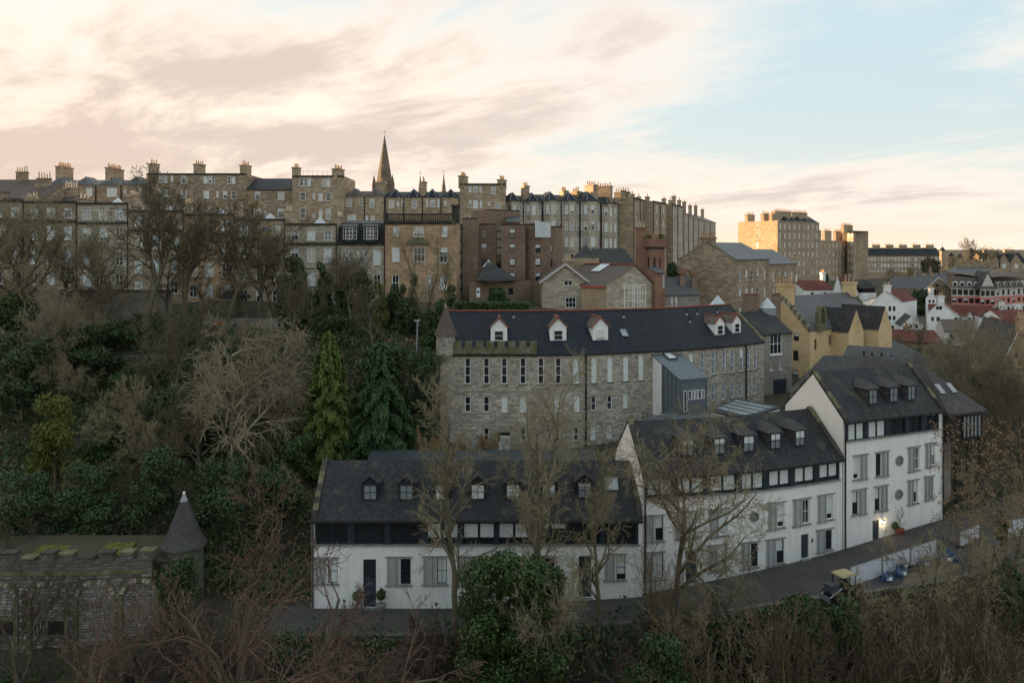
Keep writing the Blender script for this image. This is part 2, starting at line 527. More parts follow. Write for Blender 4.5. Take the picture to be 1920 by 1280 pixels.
WC = {}
def win_meshes(wd, h, cols, rows, fr, th):
    key = (round(wd, 2), round(h, 2), cols, rows, fr, th)
    if key in WC: return WC[key]
    m = MB()
    a = wd / 2
    m.abox(-a, -a + th, -.07, 0, 0, h); m.abox(a - th, a, -.07, 0, 0, h)
    m.abox(-a + th, a - th, -.07, 0, 0, th); m.abox(-a + th, a - th, -.07, 0, h - th, h)
    b = th * .62
    for i in range(1, cols):
        x = -a + wd * i / cols
        m.abox(x - b / 2, x + b / 2, -.055, 0, th, h - th)
    for j in range(1, rows):
        z = h * j / rows
        m.abox(-a + th, a - th, -.06, -.002, z - b / 2, z + b / 2)
    p = MB().face((-a + th * .5, -.012, th * .5), (a - th * .5, -.012, th * .5), (a - th * .5, -.012, h - th * .5), (-a + th * .5, -.012, h - th * .5))
    WC[key] = (m.mesh('window', fr), p)
    return WC[key]
PC = {}
def pane_mesh(key, p, mat):
    k = (key, mat)
    if k not in PC: PC[k] = p.mesh('pane', mat)
    return PC[k]
def blind_mesh(wd, h, frac, th, mat):
    k = ('b', round(wd, 2), round(h, 2), round(frac, 1), mat)
    if k not in PC:
        a = wd / 2 - th * .7
        PC[k] = MB().abox(-a, a, -.03, -.02, h - th - (h - 2 * th) * frac, h - th * .9).mesh('blind', mat)
    return PC[k]
def window(fac, s0, s1, z0, z1, parent, cols=1, rows=2, fr='white_paint', th=.09, glass='glass_dark', blind=0., bmat='blind_white', dep=.13, name='window'):
    wd, h = s1 - s0, z1 - z0
    me, p = win_meshes(wd, h, cols, rows, fr, th)
    pos, t, n = fac.at((s0 + s1) / 2)
    o = link_mesh(name, me, parent, V(pos.x - n.x * dep, pos.y - n.y * dep, z0), math.atan2(t.y, t.x))
    key = (round(wd, 2), round(h, 2), th)
    link_mesh('pane', pane_mesh(key, p, glass), o)
    if blind > .05: link_mesh('blind', blind_mesh(wd, h, blind, th, bmat), o)
    return o
def rand_blind(p_none=.35, p_full=.35):
    r = random.random()
    return 0. if r < p_none else (1. if r < p_none + p_full else random.choice((.3, .5, .7)))
def sill(mb, fac, s0, s1, z, out=.1, h=.12, ov=.1):
    a, b = fac.pt(s0 - ov, z - h), fac.pt(s1 + ov, z - h)
    p, t, n = fac.at((s0 + s1) / 2)
    nv = V(n.x, n.y, 0)
    mb.box(a - nv * .05, b - a, nv * (out + .05), (0, 0, h))
def band(mb, fac, z0, z1, out, s0=0., s1=None, back=.05):
    """projecting course along a wall line"""
    s1 = fac.len if s1 is None else s1
    ss = sorted({s0, s1} | {c for c in fac.c if s0 < c < s1})
    fo, fb = fac.off(-out), fac.off(back)
    for a, b in zip(ss, ss[1:]):
        def at(fc, q):
            i = max(k for k in range(len(fac.c)) if fac.c[k] <= q + 1e-6); i = min(i, len(fac.p) - 2)
            u = (q - fac.c[i]) / (fac.c[i + 1] - fac.c[i])
            return fc.p[i].lerp(fc.p[i + 1], u)
        i0 = max(k for k in range(len(fac.c) - 1) if fac.c[k] <= a + 1e-6)
        u0 = (a - fac.c[i0]) / (fac.c[i0 + 1] - fac.c[i0]); u1 = (b - fac.c[i0]) / (fac.c[i0 + 1] - fac.c[i0])
        A, B = fo.p[i0].lerp(fo.p[i0 + 1], u0), fo.p[i0].lerp(fo.p[i0 + 1], u1)
        C, D = fb.p[i0].lerp(fb.p[i0 + 1], u1), fb.p[i0].lerp(fb.p[i0 + 1], u0)
        lo = [V(q.x, q.y, z0) for q in (A, B, C, D)]; hi = [V(q.x, q.y, z1) for q in (A, B, C, D)]
        mb.face(*lo[::-1]); mb.face(*hi)
        for k in range(4): mb.face(lo[k], lo[(k + 1) % 4], hi[(k + 1) % 4], hi[k])
def ribbon(mb, fa, za, fb, zb):
    """sloping sheet between two matching wall lines (roof planes)"""
    for i in range(len(fa.p) - 1):
        a, b, c, d = fa.p[i], fa.p[i + 1], fb.p[i + 1], fb.p[i]
        mb.face((a.x, a.y, za), (b.x, b.y, za), (c.x, c.y, zb), (d.x, d.y, zb))
def gable_roof(fac, depth, ze, zr, parent, mat, over=.3, verge=.0, name='roof', thick=.16):
    tan = (zr - ze) / (depth / 2)
    m = MB()
    fl = Facade(*fac.p)
    if verge:
        t0 = (fl.p[1] - fl.p[0]).normalized(); t1 = (fl.p[-1] - fl.p[-2]).normalized()
        fl = Facade(fl.p[0] - t0 * verge, *fl.p[1:-1], fl.p[-1] + t1 * verge)
    fe, fr_, fb = fl.off(-over), fl.off(depth / 2), fl.off(depth + over)
    k = thick
    ribbon(m, fe, ze - over * tan + k, fr_, zr + k); ribbon(m, fr_, zr + k, fb, ze - over * tan + k)
    ribbon(m, fe, ze - over * tan, fr_, zr); ribbon(m, fr_, zr, fb, ze - over * tan)
    ribbon(m, fe, ze - over * tan, fe, ze - over * tan + k)
    for i in (0, -1):
        a, r, b = fe.p[i], fr_.p[i], fb.p[i]
        zz = ze - over * tan
        m.face((a.x, a.y, zz), (r.x, r.y, zr), (r.x, r.y, zr + k), (a.x, a.y, zz + k))
        m.face((r.x, r.y, zr), (b.x, b.y, zz), (b.x, b.y, zz + k), (r.x, r.y, zr + k))
    return m.build(name, mat, parent)
def end_walls(mb, fac, depth, z0, ze, zr=None):
    """the two gable ends and the back"""
    fm, fb = fac.off(depth / 2), fac.off(depth)
    for i in (0, -1):
        a, r, b = fac.p[i], fm.p[i], fb.p[i]
        if zr is None: mb.face((a.x, a.y, z0), (b.x, b.y, z0), (b.x, b.y, ze), (a.x, a.y, ze))
        else: mb.face((a.x, a.y, z0), (b.x, b.y, z0), (b.x, b.y, ze), (r.x, r.y, zr), (a.x, a.y, ze))
    ribbon(mb, fb, z0, fb, ze)
def chimney(c, t, wd, d, z0, z1, parent, mat='ashlar_tan', pots=4, pot='clay_pot', poth=.8, name='chimney'):
    m = MB().obox(c, t, wd, d, z0, z1 - .28)
    m.obox(c, t, wd + .24, d + .24, z1 - .28, z1)
    o = m.build(name, mat, parent)
    q = MB()
    t = Vector((t[0], t[1])).normalized()
    for k in range(pots):
        e = ((k + .5) / pots - .5) * wd
        hh = poth * random.uniform(.7, 1.15)
        q.cyl((c[0] + t.x * e, c[1] + t.y * e), .17, .13, z1 - .01, z1 + hh, 7)
    if pots: q.build('chimney_pots', pot, o)
    return o
def pyramid(mb, pts, apex, z):
    for a, b in zip(pts, pts[1:] + pts[:1]): mb.face((a[0], a[1], z), (b[0], b[1], z), apex)

def dormer(fac, s, u, tan, ze, parent, wd, hf, rg, wall, roofm, frm='blue_timber', hip=0., cheek=None, cols=2, rows=2, blind=0., glass='glass_dark', trim=None, sheet=True, ww=None, border=.22, fl='lead'):
    """roof dormer; u = plan distance of its front from the eave line"""
    pos, t, n = fac.at(s)
    rz = math.atan2(t.y, t.x)
    og = V(pos.x - n.x * u, pos.y - n.y * u, ze + u * tan)
    a = wd / 2
    yb = hf / tan
    m = MB()
    m.face((-a, 0, -.1), (a, 0, -.1), (a, 0, hf), (-a, 0, hf))
    for x in (-a, a): m.face((x, 0, -.1), (x, 0, hf), (x, yb + .25, hf), (x, yb + .25, hf + .05), (x, .0, -.1))
    m.face((-a, 0, hf), (a, 0, hf), (0, 0, hf + rg)) if not hip else None
    me = m.mesh('dormer', wall)
    d = link_mesh('dormer', me, parent, og, rz)
    r = MB()
    o = .16; e = hf - o * rg / a; yr = (hf + rg) / tan + .2; k = .07
    f0 = hip if hip else -.14
    for sx in (-1, 1):
        r.face((sx * (a + o), -.14, e + k), (0, f0, hf + rg + k), (0, yr, hf + rg + k), (sx * (a + o), max(e, .1) / tan + .2, e + k))
        r.face((sx * (a + o), -.14, e), (0, f0, hf + rg), (0, yr, hf + rg), (sx * (a + o), max(e, .1) / tan + .2, e))
        r.face((sx * (a + o), -.14, e), (0, f0, hf + rg), (0, f0, hf + rg + k), (sx * (a + o), -.14, e + k))
        r.face((sx * (a + o), -.14, e), (sx * (a + o), e / tan, e), (sx * (a + o), e / tan, e + k), (sx * (a + o), -.14, e + k))
    if hip: r.face((-(a + o), -.14, e + k), (a + o, -.14, e + k), (0, f0, hf + rg + k))
    link_mesh('dormer_roof', r.mesh('dormer_roof', roofm), d)
    if trim:
        q = MB()
        for sx in (-1, 1):
            p0, p1 = V(sx * (a + o + .02), -.2, e + k), V(0, -.2, hf + rg + k)
            q.box(p0, p1 - p0, (0, .12, 0), (0, 0, .12))
        q.box((-.1, -.2, hf + rg + k), (.2, 0, 0), (0, yr + .1, 0), (0, 0, .1))
        link_mesh('ridge_tiles', q.mesh('ridge_tiles', trim), d)
    w0 = ww or wd - 2 * border
    wh = hf - border - .22
    wm, p = win_meshes(w0, wh, cols, rows, frm, .07)
    wo = link_mesh('window', wm, d); wo.location = (0, -.03, .2)
    po = link_mesh('pane', pane_mesh((round(w0, 2), round(wh, 2), .07), p, glass), d); po.location = (0, -.03, .2)
    if blind > .05:
        bo = link_mesh('blind', blind_mesh(w0, wh, blind, .07, 'blind_white'), d); bo.location = (0, -.03, .2)
    if sheet:
        q = MB().box((-a - .12, -.34, -.30 * tan), (wd + .24, 0, 0), (0, .33, .33 * tan), (0, -.02, .03))
        link_mesh('lead_apron', q.mesh('lead_apron', fl), d)
        q = MB()
        for sx in (-1, 1):
            p0 = V(sx * (a + o - .02), e / tan + .0, e + k + .01); p1 = V(0, yr - .1, hf + rg + k + .01)
            q.box(p0, p1 - p0, V(sx * .12, 0, .0), (0, -.02, .05))
        link_mesh('lead_valley', q.mesh('lead_valley', fl), d)
    return d
def roof_spot(fac, ze, tan, px, py, umax=6.):
    lo, hi = -.3, umax
    for _ in range(40):
        u = (lo + hi) / 2
        fo = fac.off(u); s = fo.hit(px); p = fo.at(s)[0]
        y = HY + (CH - (ze + u * tan)) / p.y * F
        if y > py: lo = u
        else: hi = u
    i = min(max(k for k in range(len(fo.c)) if fo.c[k] <= max(s, 0) + 1e-6), len(fac.p) - 2)
    q = (s - fo.c[i]) / (fo.c[i + 1] - fo.c[i])
    return fac.c[i] + q * (fac.c[i + 1] - fac.c[i]), u
def skylight(fac, s, u, tan, ze, parent, wd, ln, glass='glass_sky', fr='lead', lift=.17):
    pos, t, n = fac.at(s)
    c = math.cos(math.atan(tan)); sn = math.sin(math.atan(tan))
    T = V(t.x, t.y, 0); U = V(-n.x * c, -n.y * c, sn); Nn = T.cross(U)
    o = V(pos.x - n.x * u, pos.y - n.y * u, ze + u * tan) + Nn * (lift + .02)
    m = MB()
    m.box(o - T * wd / 2, T * .09, U * ln, Nn * .1); m.box(o + T * (wd / 2 - .09), T * .09, U * ln, Nn * .1)
    m.box(o - T * (wd / 2 - .09), T * (wd - .18), U * .09, Nn * .1); m.box(o - T * (wd / 2 - .09) + U * (ln - .09), T * (wd - .18), U * .09, Nn * .1)
    f = m.build('skylight', fr, parent)
    q = o - T * (wd / 2 - .05) + Nn * .06
    MB().face(q, q + T * (wd - .1), q + T * (wd - .1) + U * ln, q + U * ln).build('pane', glass, f)
    return f
def pipe(fac, s, z0, z1, parent, r=.07, out=.14, mat='black_metal', name='drainpipe'):
    a, b = fac.pt(s, z0, out), fac.pt(s, z1, out)
    m = MB().tube(a, b, r, 6)
    return m.build(name, mat, parent)
def stones(fac, z0, z1, ops, rng, mat='rubble_stone', hmin=.2, hmax=.36, wmin=.32, wmax=1.0, proud=.05, s0=0., s1=None, gap=.018):
    """rubble facing: separate blocks laid in wandering courses round the openings"""
    s1 = fac.len if s1 is None else s1
    vs, fs = [], []
    z = z0
    while z < z1 - .08:
        h = min(rng.uniform(hmin, hmax), z1 - z)
        s = s0 - rng.uniform(0, .5)
        while s < s1:
            wd = rng.uniform(wmin, wmax) * (1.25 if rng.random() < .12 else 1)
            a, b = max(s, s0), min(s + wd, s1)
            s += wd
            pieces = [(a, b)]
            for o in ops:
                if o[2] < z + h - .02 and o[3] > z + .02:
                    np_ = []
                    for p, q in pieces:
                        if o[0] >= q or o[1] <= p: np_.append((p, q)); continue
                        if o[0] - p > .06: np_.append((p, o[0]))
                        if q - o[1] > .06: np_.append((o[1], q))
                    pieces = np_
            for p, q in pieces:
                if q - p < .08: continue
                hs = [(z, z + h)]
                if h > .27 and rng.random() < .3: mm = z + h * rng.uniform(.4, .6); hs = [(z, mm), (mm, z + h)]
                for c, d in hs:
                    g = gap; j = lambda: rng.uniform(-.012, .012)
                    out = rng.uniform(.012, proud)
                    pm, t, n = fac.at((p + q) / 2)
                    i = len(vs)
                    fr = [(p + g, c + g), (q - g, c + g), (q - g, d - g), (p + g, d - g)]
                    for (x, y) in fr: vs.append(fac.pt(x, y, 0.0))
                    for (x, y), (ex, ey) in zip(fr, ((1, 1), (-1, 1), (-1, -1), (1, -1))):
                        vs.append(fac.pt(x + ex * .015 + j(), y + ey * .012 + j(), out))
                    fs += [(i + 4, i + 5, i + 6, i + 7)] + [(i + k, i + (k + 1) % 4, i + 4 + (k + 1) % 4, i + 4 + k) for k in range(4)]
        z += h
    v = np.array([tuple(q) for q in vs]); f = np.array(fs)
    return v, f
# ---------------------------------------------------------------- ground
FX = [-400, -16, 10.4, 20.8, 28.8, 40.3, 62, 120]
FY = [61, 61, 61.5, 63.75, 66.9, 71.8, 82, 110]
RX = [-400, -5, 10, 20, 28.7, 40, 60, 120]
RZ = [.4, .4, 1.3, 2.3, 2.75, 3.7, 4.6, 5.2]
CPT = np.array([
 (-20, 70, 2.0), (-45, 66, 0.5), (-45, 76, 5.0), (-45, 90, 10.5), (-45, 104, 16.5), (-45, 113, 18.6), (-45, 125, 20.5), (-80, 120, 20.5), (-80, 100, 15.5), (-80, 78, 6), (-110, 110, 20), (-140, 125, 21),
 (-20, 78, 5.5), (-20, 92, 10.5), (-20, 104, 17), (-20, 120, 20.5), (-12, 86, 8), (0, 78, 6.3), (0, 84, 6.5), (12, 80, 6.8), (20, 80, 8.2), (28, 88, 9), (34, 95, 9.2), (36, 102, 9.4), (46, 108, 8.6), (5, 108, 19.5), (20, 110, 19.5), (0, 120, 20), (25, 125, 19.5), (-5, 140, 20.5), (20, 145, 20), (50, 140, 17), (30, 160, 20),
 (-60, 170, 24), (0, 170, 22), (-120, 170, 26), (60, 250, 18), (85, 320, 15), (110, 340, 14), (150, 400, 13), (60, 100, 6), (60, 120, 7.5), (75, 130, 7), (90, 180, 8), (130, 190, 6.5), (140, 240, 7), (200, 300, 10), (230, 480, 14), (300, 420, 17), (80, 90, 3), (100, 100, 3), (60, 160, 11), (0, 300, 24), (-150, 300, 26)])
def ground_z(X, Y):
    X = np.asarray(X, float); Y = np.asarray(Y, float)
    yf = np.interp(X, FX, FY); rz = np.interp(X, RX, RZ); d = Y - yf
    num = np.zeros_like(X); den = np.zeros_like(X)
    for cx_, cy_, cz_ in CPT:
        wgt = 1.0 / ((X - cx_) ** 2 + (Y - cy_) ** 2 + 6.0) ** 1.9
        num += wgt * cz_; den += wgt
    up = num / den
    far = np.clip((np.hypot(X - 40, Y - 200) - 420) / 200, 0, 1)
    up = up * (1 - far) + 13 * far
    up = np.where(X < -90, up + np.clip((-90 - X) / 60, 0, 1) * 4, up)
    hl_ = np.clip((-98 - X) / 40, 0, 1) * np.clip((Y - 45) / 25, 0, 1) * np.clip((175 - Y) / 25, 0, 1)
    up = up + hl_ * hl_ * (3 - 2 * hl_) * 22  # unseen hill added left of the frame to block the low sun
    k = np.clip((d - 6.5) / 5, 0, 1); k = k * k * (3 - 2 * k)
    z = (rz - .12) * (1 - k) + up * k
    lf = np.clip((-21 - X) / 3, 0, 1)
    lowk = np.clip((-d - 5.6 + 2.9 * lf) / 1.6, 0, 1)
    z = z * (1 - lowk) + ((-6.5 + 3.3 * lf * np.clip((d + 14) / 8, 0, 1)) - .02 * np.clip(-d, 0, 60)) * lowk
    return z
def gz(x, y): return float(ground_z(np.array([x]), np.array([y]))[0])
xs = np.concatenate([np.linspace(-6000, -420, 12), np.arange(-400, -120, 20), np.arange(-120, 130, 1.6), np.arange(130, 400, 15), np.linspace(420, 6000, 12)])
ys = np.concatenate([np.linspace(-3000, 0, 8), np.arange(8, 44, 4), np.arange(45, 130, 1.3), np.arange(130, 520, 10), np.linspace(540, 7000, 14)])
gx, gy = np.meshgrid(xs, ys)
gzv = ground_z(gx, gy)
gzv += .25 * np.sin(gx * 1.3 + 2 * np.sin(gy * .7)) * np.sin(gy * 1.1) * ((gx < -18) & (gy > 62) & (gy < 112))
vv = np.stack([gx.ravel(), gy.ravel(), gzv.ravel()], 1)
nx, ny = len(xs), len(ys)
ii = (np.arange(ny - 1)[:, None] * nx + np.arange(nx - 1)[None, :]).ravel()
ff = np.stack([ii, ii + 1, ii + nx + 1, ii + nx], 1)
tag(link_mesh('ground', mesh_np('ground', vv, ff, 'soil', True)), kind='structure')
# lane in front of the white houses
rd = MB(); pv = MB()
NE = [(-30, 56.6), (-5, 56.7), (10, 56.8), (16, 57.1), (26, 58.6), (34, 59.6), (45, 63), (60, 72), (110, 96)]
RXs = list(np.arange(-19, 100, 2.0))
for a, b in zip(RXs, RXs[1:]):
    q = []
    for x in (a, b):
        ne = float(np.interp(x, [p[0] for p in NE], [p[1] for p in NE])); yf = float(np.interp(x, FX, FY)); z = float(np.interp(x, RX, RZ))
        q.append((x, ne, yf, z))
    (x0, n0, f0, z0), (x1, n1, f1, z1) = q
    rd.face((x0, n0, z0), (x1, n1, z1), (x1, f1 + .3, z1), (x0, f0 + .3, z0))
    pv.box((x0, n0 - .45, z0 - 8.5), (x1 - x0, n1 - n0, z1 - z0), (0, .5, 0), (0, 0, 8.75))
tag(rd.build('lane', 'asphalt'), kind='structure')
rw = thing('retaining_wall', (10, 56.5, -6), 'dark stone retaining wall holding the lane above the gorge', 'wall')
pv.build('wall_face', 'rubble_old', rw)
st = MB()
for a, b in zip(RXs, RXs[1:]):
    x = (a + b) / 2; ne = float(np.interp(x, [p[0] for p in NE], [p[1] for p in NE])); z = float(np.interp(x, RX, RZ))
tag(MB().face((-600, -700, -5.5), (600, -700, -5.5), (600, 22, -5.5), (-600, 22, -5.5)).build('bounce_bank', 'grass_far'), kind='structure')  # unseen pale ground sheet added to bounce sky light onto the walls
tag(MB().face((-90, 26, -7.4), (60, 26, -7.4), (60, 46, -7.4), (-90, 46, -7.4)).build('river', 'water_dark'), kind='structure')

# ---------------------------------------------------------------- the three white houses along the lane
def shutter(fac, s0, s1, z0, z1, parent):
    """grey board shutter hung on rails"""
    m = MB(); n = max(4, int(round((s1 - s0) / .17)))
    for k in range(n):
        a = s0 + (s1 - s0) * k / n; b = s0 + (s1 - s0) * (k + 1) / n - .02
        p, t, nn_ = fac.at((a + b) / 2); nv = V(nn_.x, nn_.y, 0)
        A, B = fac.pt(a, z0, .07), fac.pt(b, z0, .07)
        m.box(A, B - A, nv * (.04 + .008 * (k % 2)), (0, 0, z1 - z0))
    o = m.build('shutter', 'shutter_grey', parent)
    q = MB()
    for f_ in (.12, .75):
        s = s0 + (s1 - s0) * f_; A = fac.pt(s, z0 - .18, .10)
        p, t, nn_ = fac.at(s)
        q.box(A, V(t.x, t.y, 0) * .06, V(nn_.x, nn_.y, 0) * .05, (0, 0, z1 - z0 + .36))
    q.build('hanger', 'sill_grey', o)
    return o
def rails(fac, s0, s1, z0, z1, parent):
    m = MB()
    for z in (z0 - .12, z1 + .02):
        A, B = fac.pt(s0, z, .0), fac.pt(s1, z, .0); p, t, n = fac.at((s0 + s1) / 2)
        MB().box(A, B - A, V(n.x, n.y, 0) * .13, (0, 0, .09)).build('shutter_rail', 'sill_grey', parent)
def round_window(fac, px, py, r, parent):
    s = fac.hit(px); p, t, n = fac.at(s); z = ZY(py, p.y)
    T, Nv, C = V(t.x, t.y, 0), V(n.x, n.y, 0), V(p.x, p.y, z)
    m = MB(); K = 24
    def ring(rad, out): return [C + (T * math.cos(2 * math.pi * k / K) + V(0, 0, 1) * math.sin(2 * math.pi * k / K)) * rad + Nv * out for k in range(K)]
    rs = [ring(r, 0), ring(r, .1), ring(r * .76, .1), ring(r * .70, -.02)]
    for A, B in zip(rs, rs[1:]):
        for k in range(K): m.face(A[k], A[(k + 1) % K], B[(k + 1) % K], B[k])
    o = m.build('round_window', 'sill_grey', parent)
    q = MB(); R1, R2 = ring(r * .70, .045), ring(r * .58, .045)
    for k in range(K): q.face(R1[k], R1[(k + 1) % K], R2[(k + 1) % K], R2[k])
    q.build('frame', 'blue_timber', o)
    MB().face(*ring(r * .7, .03)).build('pane', 'glass_sky', o)
def white_house(label, fac, z0, ze, zr, depth, bays, by, wins, doors, rounds, dorm, blinds, wallmat='white_brick', dh=1.42, zbase=None):
    org = V(fac.p[0].x, fac.p[0].y, z0)
    T = thing('white_house', org, label, 'house', 'white houses along the lane')
    tan = (zr - ze) / (depth / 2)
    ops = []
    zb0, zb1 = by
    bs = [(fac.hit(a), fac.hit(b)) for a, b in bays]
    s_band = (bs[0][0] - .2, bs[-1][1] + .2)
    ops.append((max(.25, s_band[0]), min(fac.len - .2, s_band[1]), zb0, zb1))
    wr = [(fac.rect(*w_[:4]), w_[4]) for w_ in wins]
    dr = [fac.rect(*d) for d in doors]
    ops += [r for r, _ in wr] + dr
    m = MB(); wall_mesh(m, fac, z0 - 1.5, ze, ops, .25)
    m.build('wall', wallmat, T)
    g = MB(); end_walls(g, fac, depth, z0 - 1.5, ze, zr - .02); g.build('gable_wall', 'glow_harling', T)
    gable_roof(fac, depth, ze, zr, T, 'slate_dark', .32)
    # window band of dark blue timber under the eaves
    a, b = ops[0][0], ops[0][1]
    prev = a
    for s0_, s1_ in bs + [(b, b)]:
        if s0_ - prev > .03:
            A = fac.pt(prev, zb0, .03); B = fac.pt(s0_, zb0, .03); p, t, n = fac.at((prev + s0_) / 2)
            MB().box(A - V(n.x, n.y, 0) * .2, B - A, V(n.x, n.y, 0) * .22, (0, 0, zb1 - zb0)).build('band_post', 'blue_timber', T)
        prev = s1_
    bm_ = MB(); band(bm_, fac, zb1, ze - .05, .06, a, b); bm_.build('eaves_board', 'blue_timber', T)
    sm = MB(); band(sm, fac, zb0 - .13, zb0, .14, a - .1, b + .1); sm.build('sill_course', 'sill_grey', T)
    gm = MB(); band(gm, fac, ze - .30, ze - .18, .46, 0, fac.len, -.34); gm.build('gutter', 'black_metal', T)
    for k, (s0_, s1_) in enumerate(bs):
        bl = blinds[k % len(blinds)]
        mid = (s0_ + s1_) / 2
        for q0, q1 in ((s0_, mid - .03), (mid + .03, s1_)):
            window(fac, q0, q1, zb0, zb1, T, 1, 1, 'blue_timber', .06, 'glass_dark', bl, dep=.12, name='band_window')
    for (r, sh) in wr:
        s0_, s1_, za, zb = r
        window(fac, s0_, s1_, za, zb, T, random.choice((1, 1, 2)), 2, random.choice(('blue_timber', 'blue_timber', 'white_paint')), .06, 'glass_dark', random.choice((0, .5, 1., 1., .8)), dep=.17)
        q = MB(); sill(q, fac, s0_, s1_, za, .1, .1, .06); q.build('sill', 'sill_grey', T)
        wd = (s1_ - s0_)
        if sh:
            e0, e1 = (s0_ - wd * 1.32, s0_ - .1) if sh < 0 else (s1_ + .1, s1_ + wd * 1.32)
            shutter(fac, e0, e1, za - .05, zb + .05, T)
            rails(fac, min(s0_, e0) - .15, max(s1_, e1) + .15, za - .0, zb + .08, T)
    for (s0_, s1_, za, zb) in dr:
        p, t, n = fac.at((s0_ + s1_) / 2)
        A = fac.pt(s0_, za, -.16); B = fac.pt(s1_, za, -.16)
        hd = min(2.25, zb - za)
        d = MB().box(A, B - A, V(n.x, n.y, 0) * .06, (0, 0, hd)).build('door', 'slate_door', T)
        if zb - za > 2.5:
            A2 = A + V(0, 0, hd)
            MB().box(A2, B - A, V(n.x, n.y, 0) * .03, (0, 0, zb - za - hd)).build('over_door_panel', 'dark_door', T)
        hA = A + (B - A) * .85 + V(n.x, n.y, 0) * .07 + V(0, 0, 1.0)
        MB().box(hA, V(t.x, t.y, 0) * .04, V(n.x, n.y, 0) * .05, (0, 0, .16)).build('handle', 'grey_metal', d)
        q = MB(); A3 = fac.pt(s0_ - .1, za - .16, .3); B3 = fac.pt(s1_ + .1, za - .16, .3)
        q.box(A3, B3 - A3, V(-n.x, -n.y, 0) * .5, (0, 0, .15)); q.build('doorstep', 'sill_grey', T)
        A4 = fac.pt(s1_ + .32, za + 1.25, 0)
        MB().box(A4, V(t.x, t.y, 0) * .14, V(n.x, n.y, 0) * .05, (0, 0, .3)).build('entry_panel', 'black_metal', T)
    for px, py, r in rounds: round_window(fac, px, py, r, T)
    for px, py, wd, bl in dorm:
        s, u = roof_spot(fac, ze, tan, px, py)
        dormer(fac, s, u, tan, ze, T, wd, dh + .12 + (.1 if ze > 8 else 0), .52, 'slate_dark' if ze < 8 else 'slate_mid', 'slate_dark' if ze < 8 else 'slate_mid', 'blue_timber', 0. if ze < 8 else .55, None, 2, 2, bl, border=.10, glass='glass_sky')
    # skews: raised stone edges on the gables
    fm, fb = fac.off(depth / 2), fac.off(depth)
    for i, sg in ((0, 1), (-1, -1)):
        t = (fac.p[1] - fac.p[0]).normalized() if i == 0 else (fac.p[-1] - fac.p[-2]).normalized()
        tv = V(t.x, t.y, 0) * .42 * sg
        a3, r3, b3 = V(*fac.p[i], ze), V(*fm.p[i], zr), V(*fb.p[i], ze)
        dn = (r3 - a3).normalized()
        nst = 9
        for P0, P1 in ((a3 - (r3 - a3) * .06, r3), (b3 - (r3 - b3) * .06, r3)):
            for k in range(nst):
                qa = P0.lerp(P1, k / nst); qb = P0.lerp(P1, (k + .97) / nst)
                MB().box(qa + V(0, 0, .12), qb - qa, tv * random.uniform(.9, 1.05), (0, 0, .22 + random.uniform(0, .05))).build('coping_stone', random.choice(('sooty_stone', 'sooty_stone', 'mossy_stone')), T)
    return T, tan
facA = Facade((-15.9, 61), (10.35, 61))
bA = [(x, x + 58) for x in (594, 664, 732, 801, 869, 935, 1003, 1069, 1134)]
HA, tanA = white_house('long low white house at left with seven dormers and a skylight', facA, .3, 7.6, 11.05, 7.0, bA, (5.5, 7.3),
    [(615, 1048, 633, 1093, -1), (751, 1047, 770, 1095, -1), (819, 1046, 838, 1094, -1), (886, 1046, 904, 1094, -1), (953, 1046, 971, 1092, -1), (1022, 1045, 1040, 1091, -1), (1156, 1041, 1173, 1086, -1)],
    [(681, 1048, 705, 1138), (1085, 1042, 1109, 1119)], [],
    [(694, 941, 1.3, .0), (762, 941, 1.3, 0), (829, 941, 1.3, 1), (896, 940, 1.3, 1), (962, 940, 1.3, .8), (1029, 939, 1.3, .6), (1096, 937, 1.3, .2)],
    [0, 0, 0, .72, .72, .72, .3, 0, 0])
s, u = roof_spot(facA, 7.6, tanA, 1147, 921)
skylight(facA, s, u, tanA, 7.6, HA, 1.05, 1.15, 'glass_sky')
facB = Facade((10.4, 61.45), (13, 61.9), (15.7, 62.45), (18.3, 63.05), (20.8, 63.75), (22.8, 64.45), (24.7, 65.2), (26.7, 66.0), (28.75, 66.9))
bB = [(1214, 1260), (1271, 1320), (1331, 1379), (1391, 1431), (1442, 1480), (1490, 1526), (1536, 1570)]
HB, tanB = white_house('curved middle white house with pale roller blinds and five dormers', facB, 1.6, 10.85, 14.25, 7.0, bB, (8.95, 10.55),
    [(1229, 968, 1244, 1013, -1), (1289, 961, 1305, 1006, -1), (1350, 956, 1365, 1003, -1), (1458, 943, 1471, 988, -1), (1505, 936, 1518, 981, -1), (1550, 928, 1562, 973, -1),
     (1228, 1037, 1244, 1085, -1), (1348, 1023, 1363, 1068, -1), (1408, 1018, 1421, 1062, -1), (1456, 1011, 1470, 1055, -1), (1548, 993, 1560, 1030, -1)],
    [(1286, 1031, 1306, 1094), (1502, 1001, 1516, 1046)], [(1414, 968, .42)],
    [(1289, 858, 1.25, .3), (1348, 855, 1.25, .3), (1403, 850, 1.25, .5), (1453, 845, 1.25, .4), (1499, 839, 1.25, .5)],
    [.86, .86, .86, .9, .9, .85, .8])
facC = Facade((28.85, 66.95), (40.3, 71.8))
bC = [(1590, 1620), (1628, 1660), (1669, 1697), (1705, 1727), (1736, 1757)]
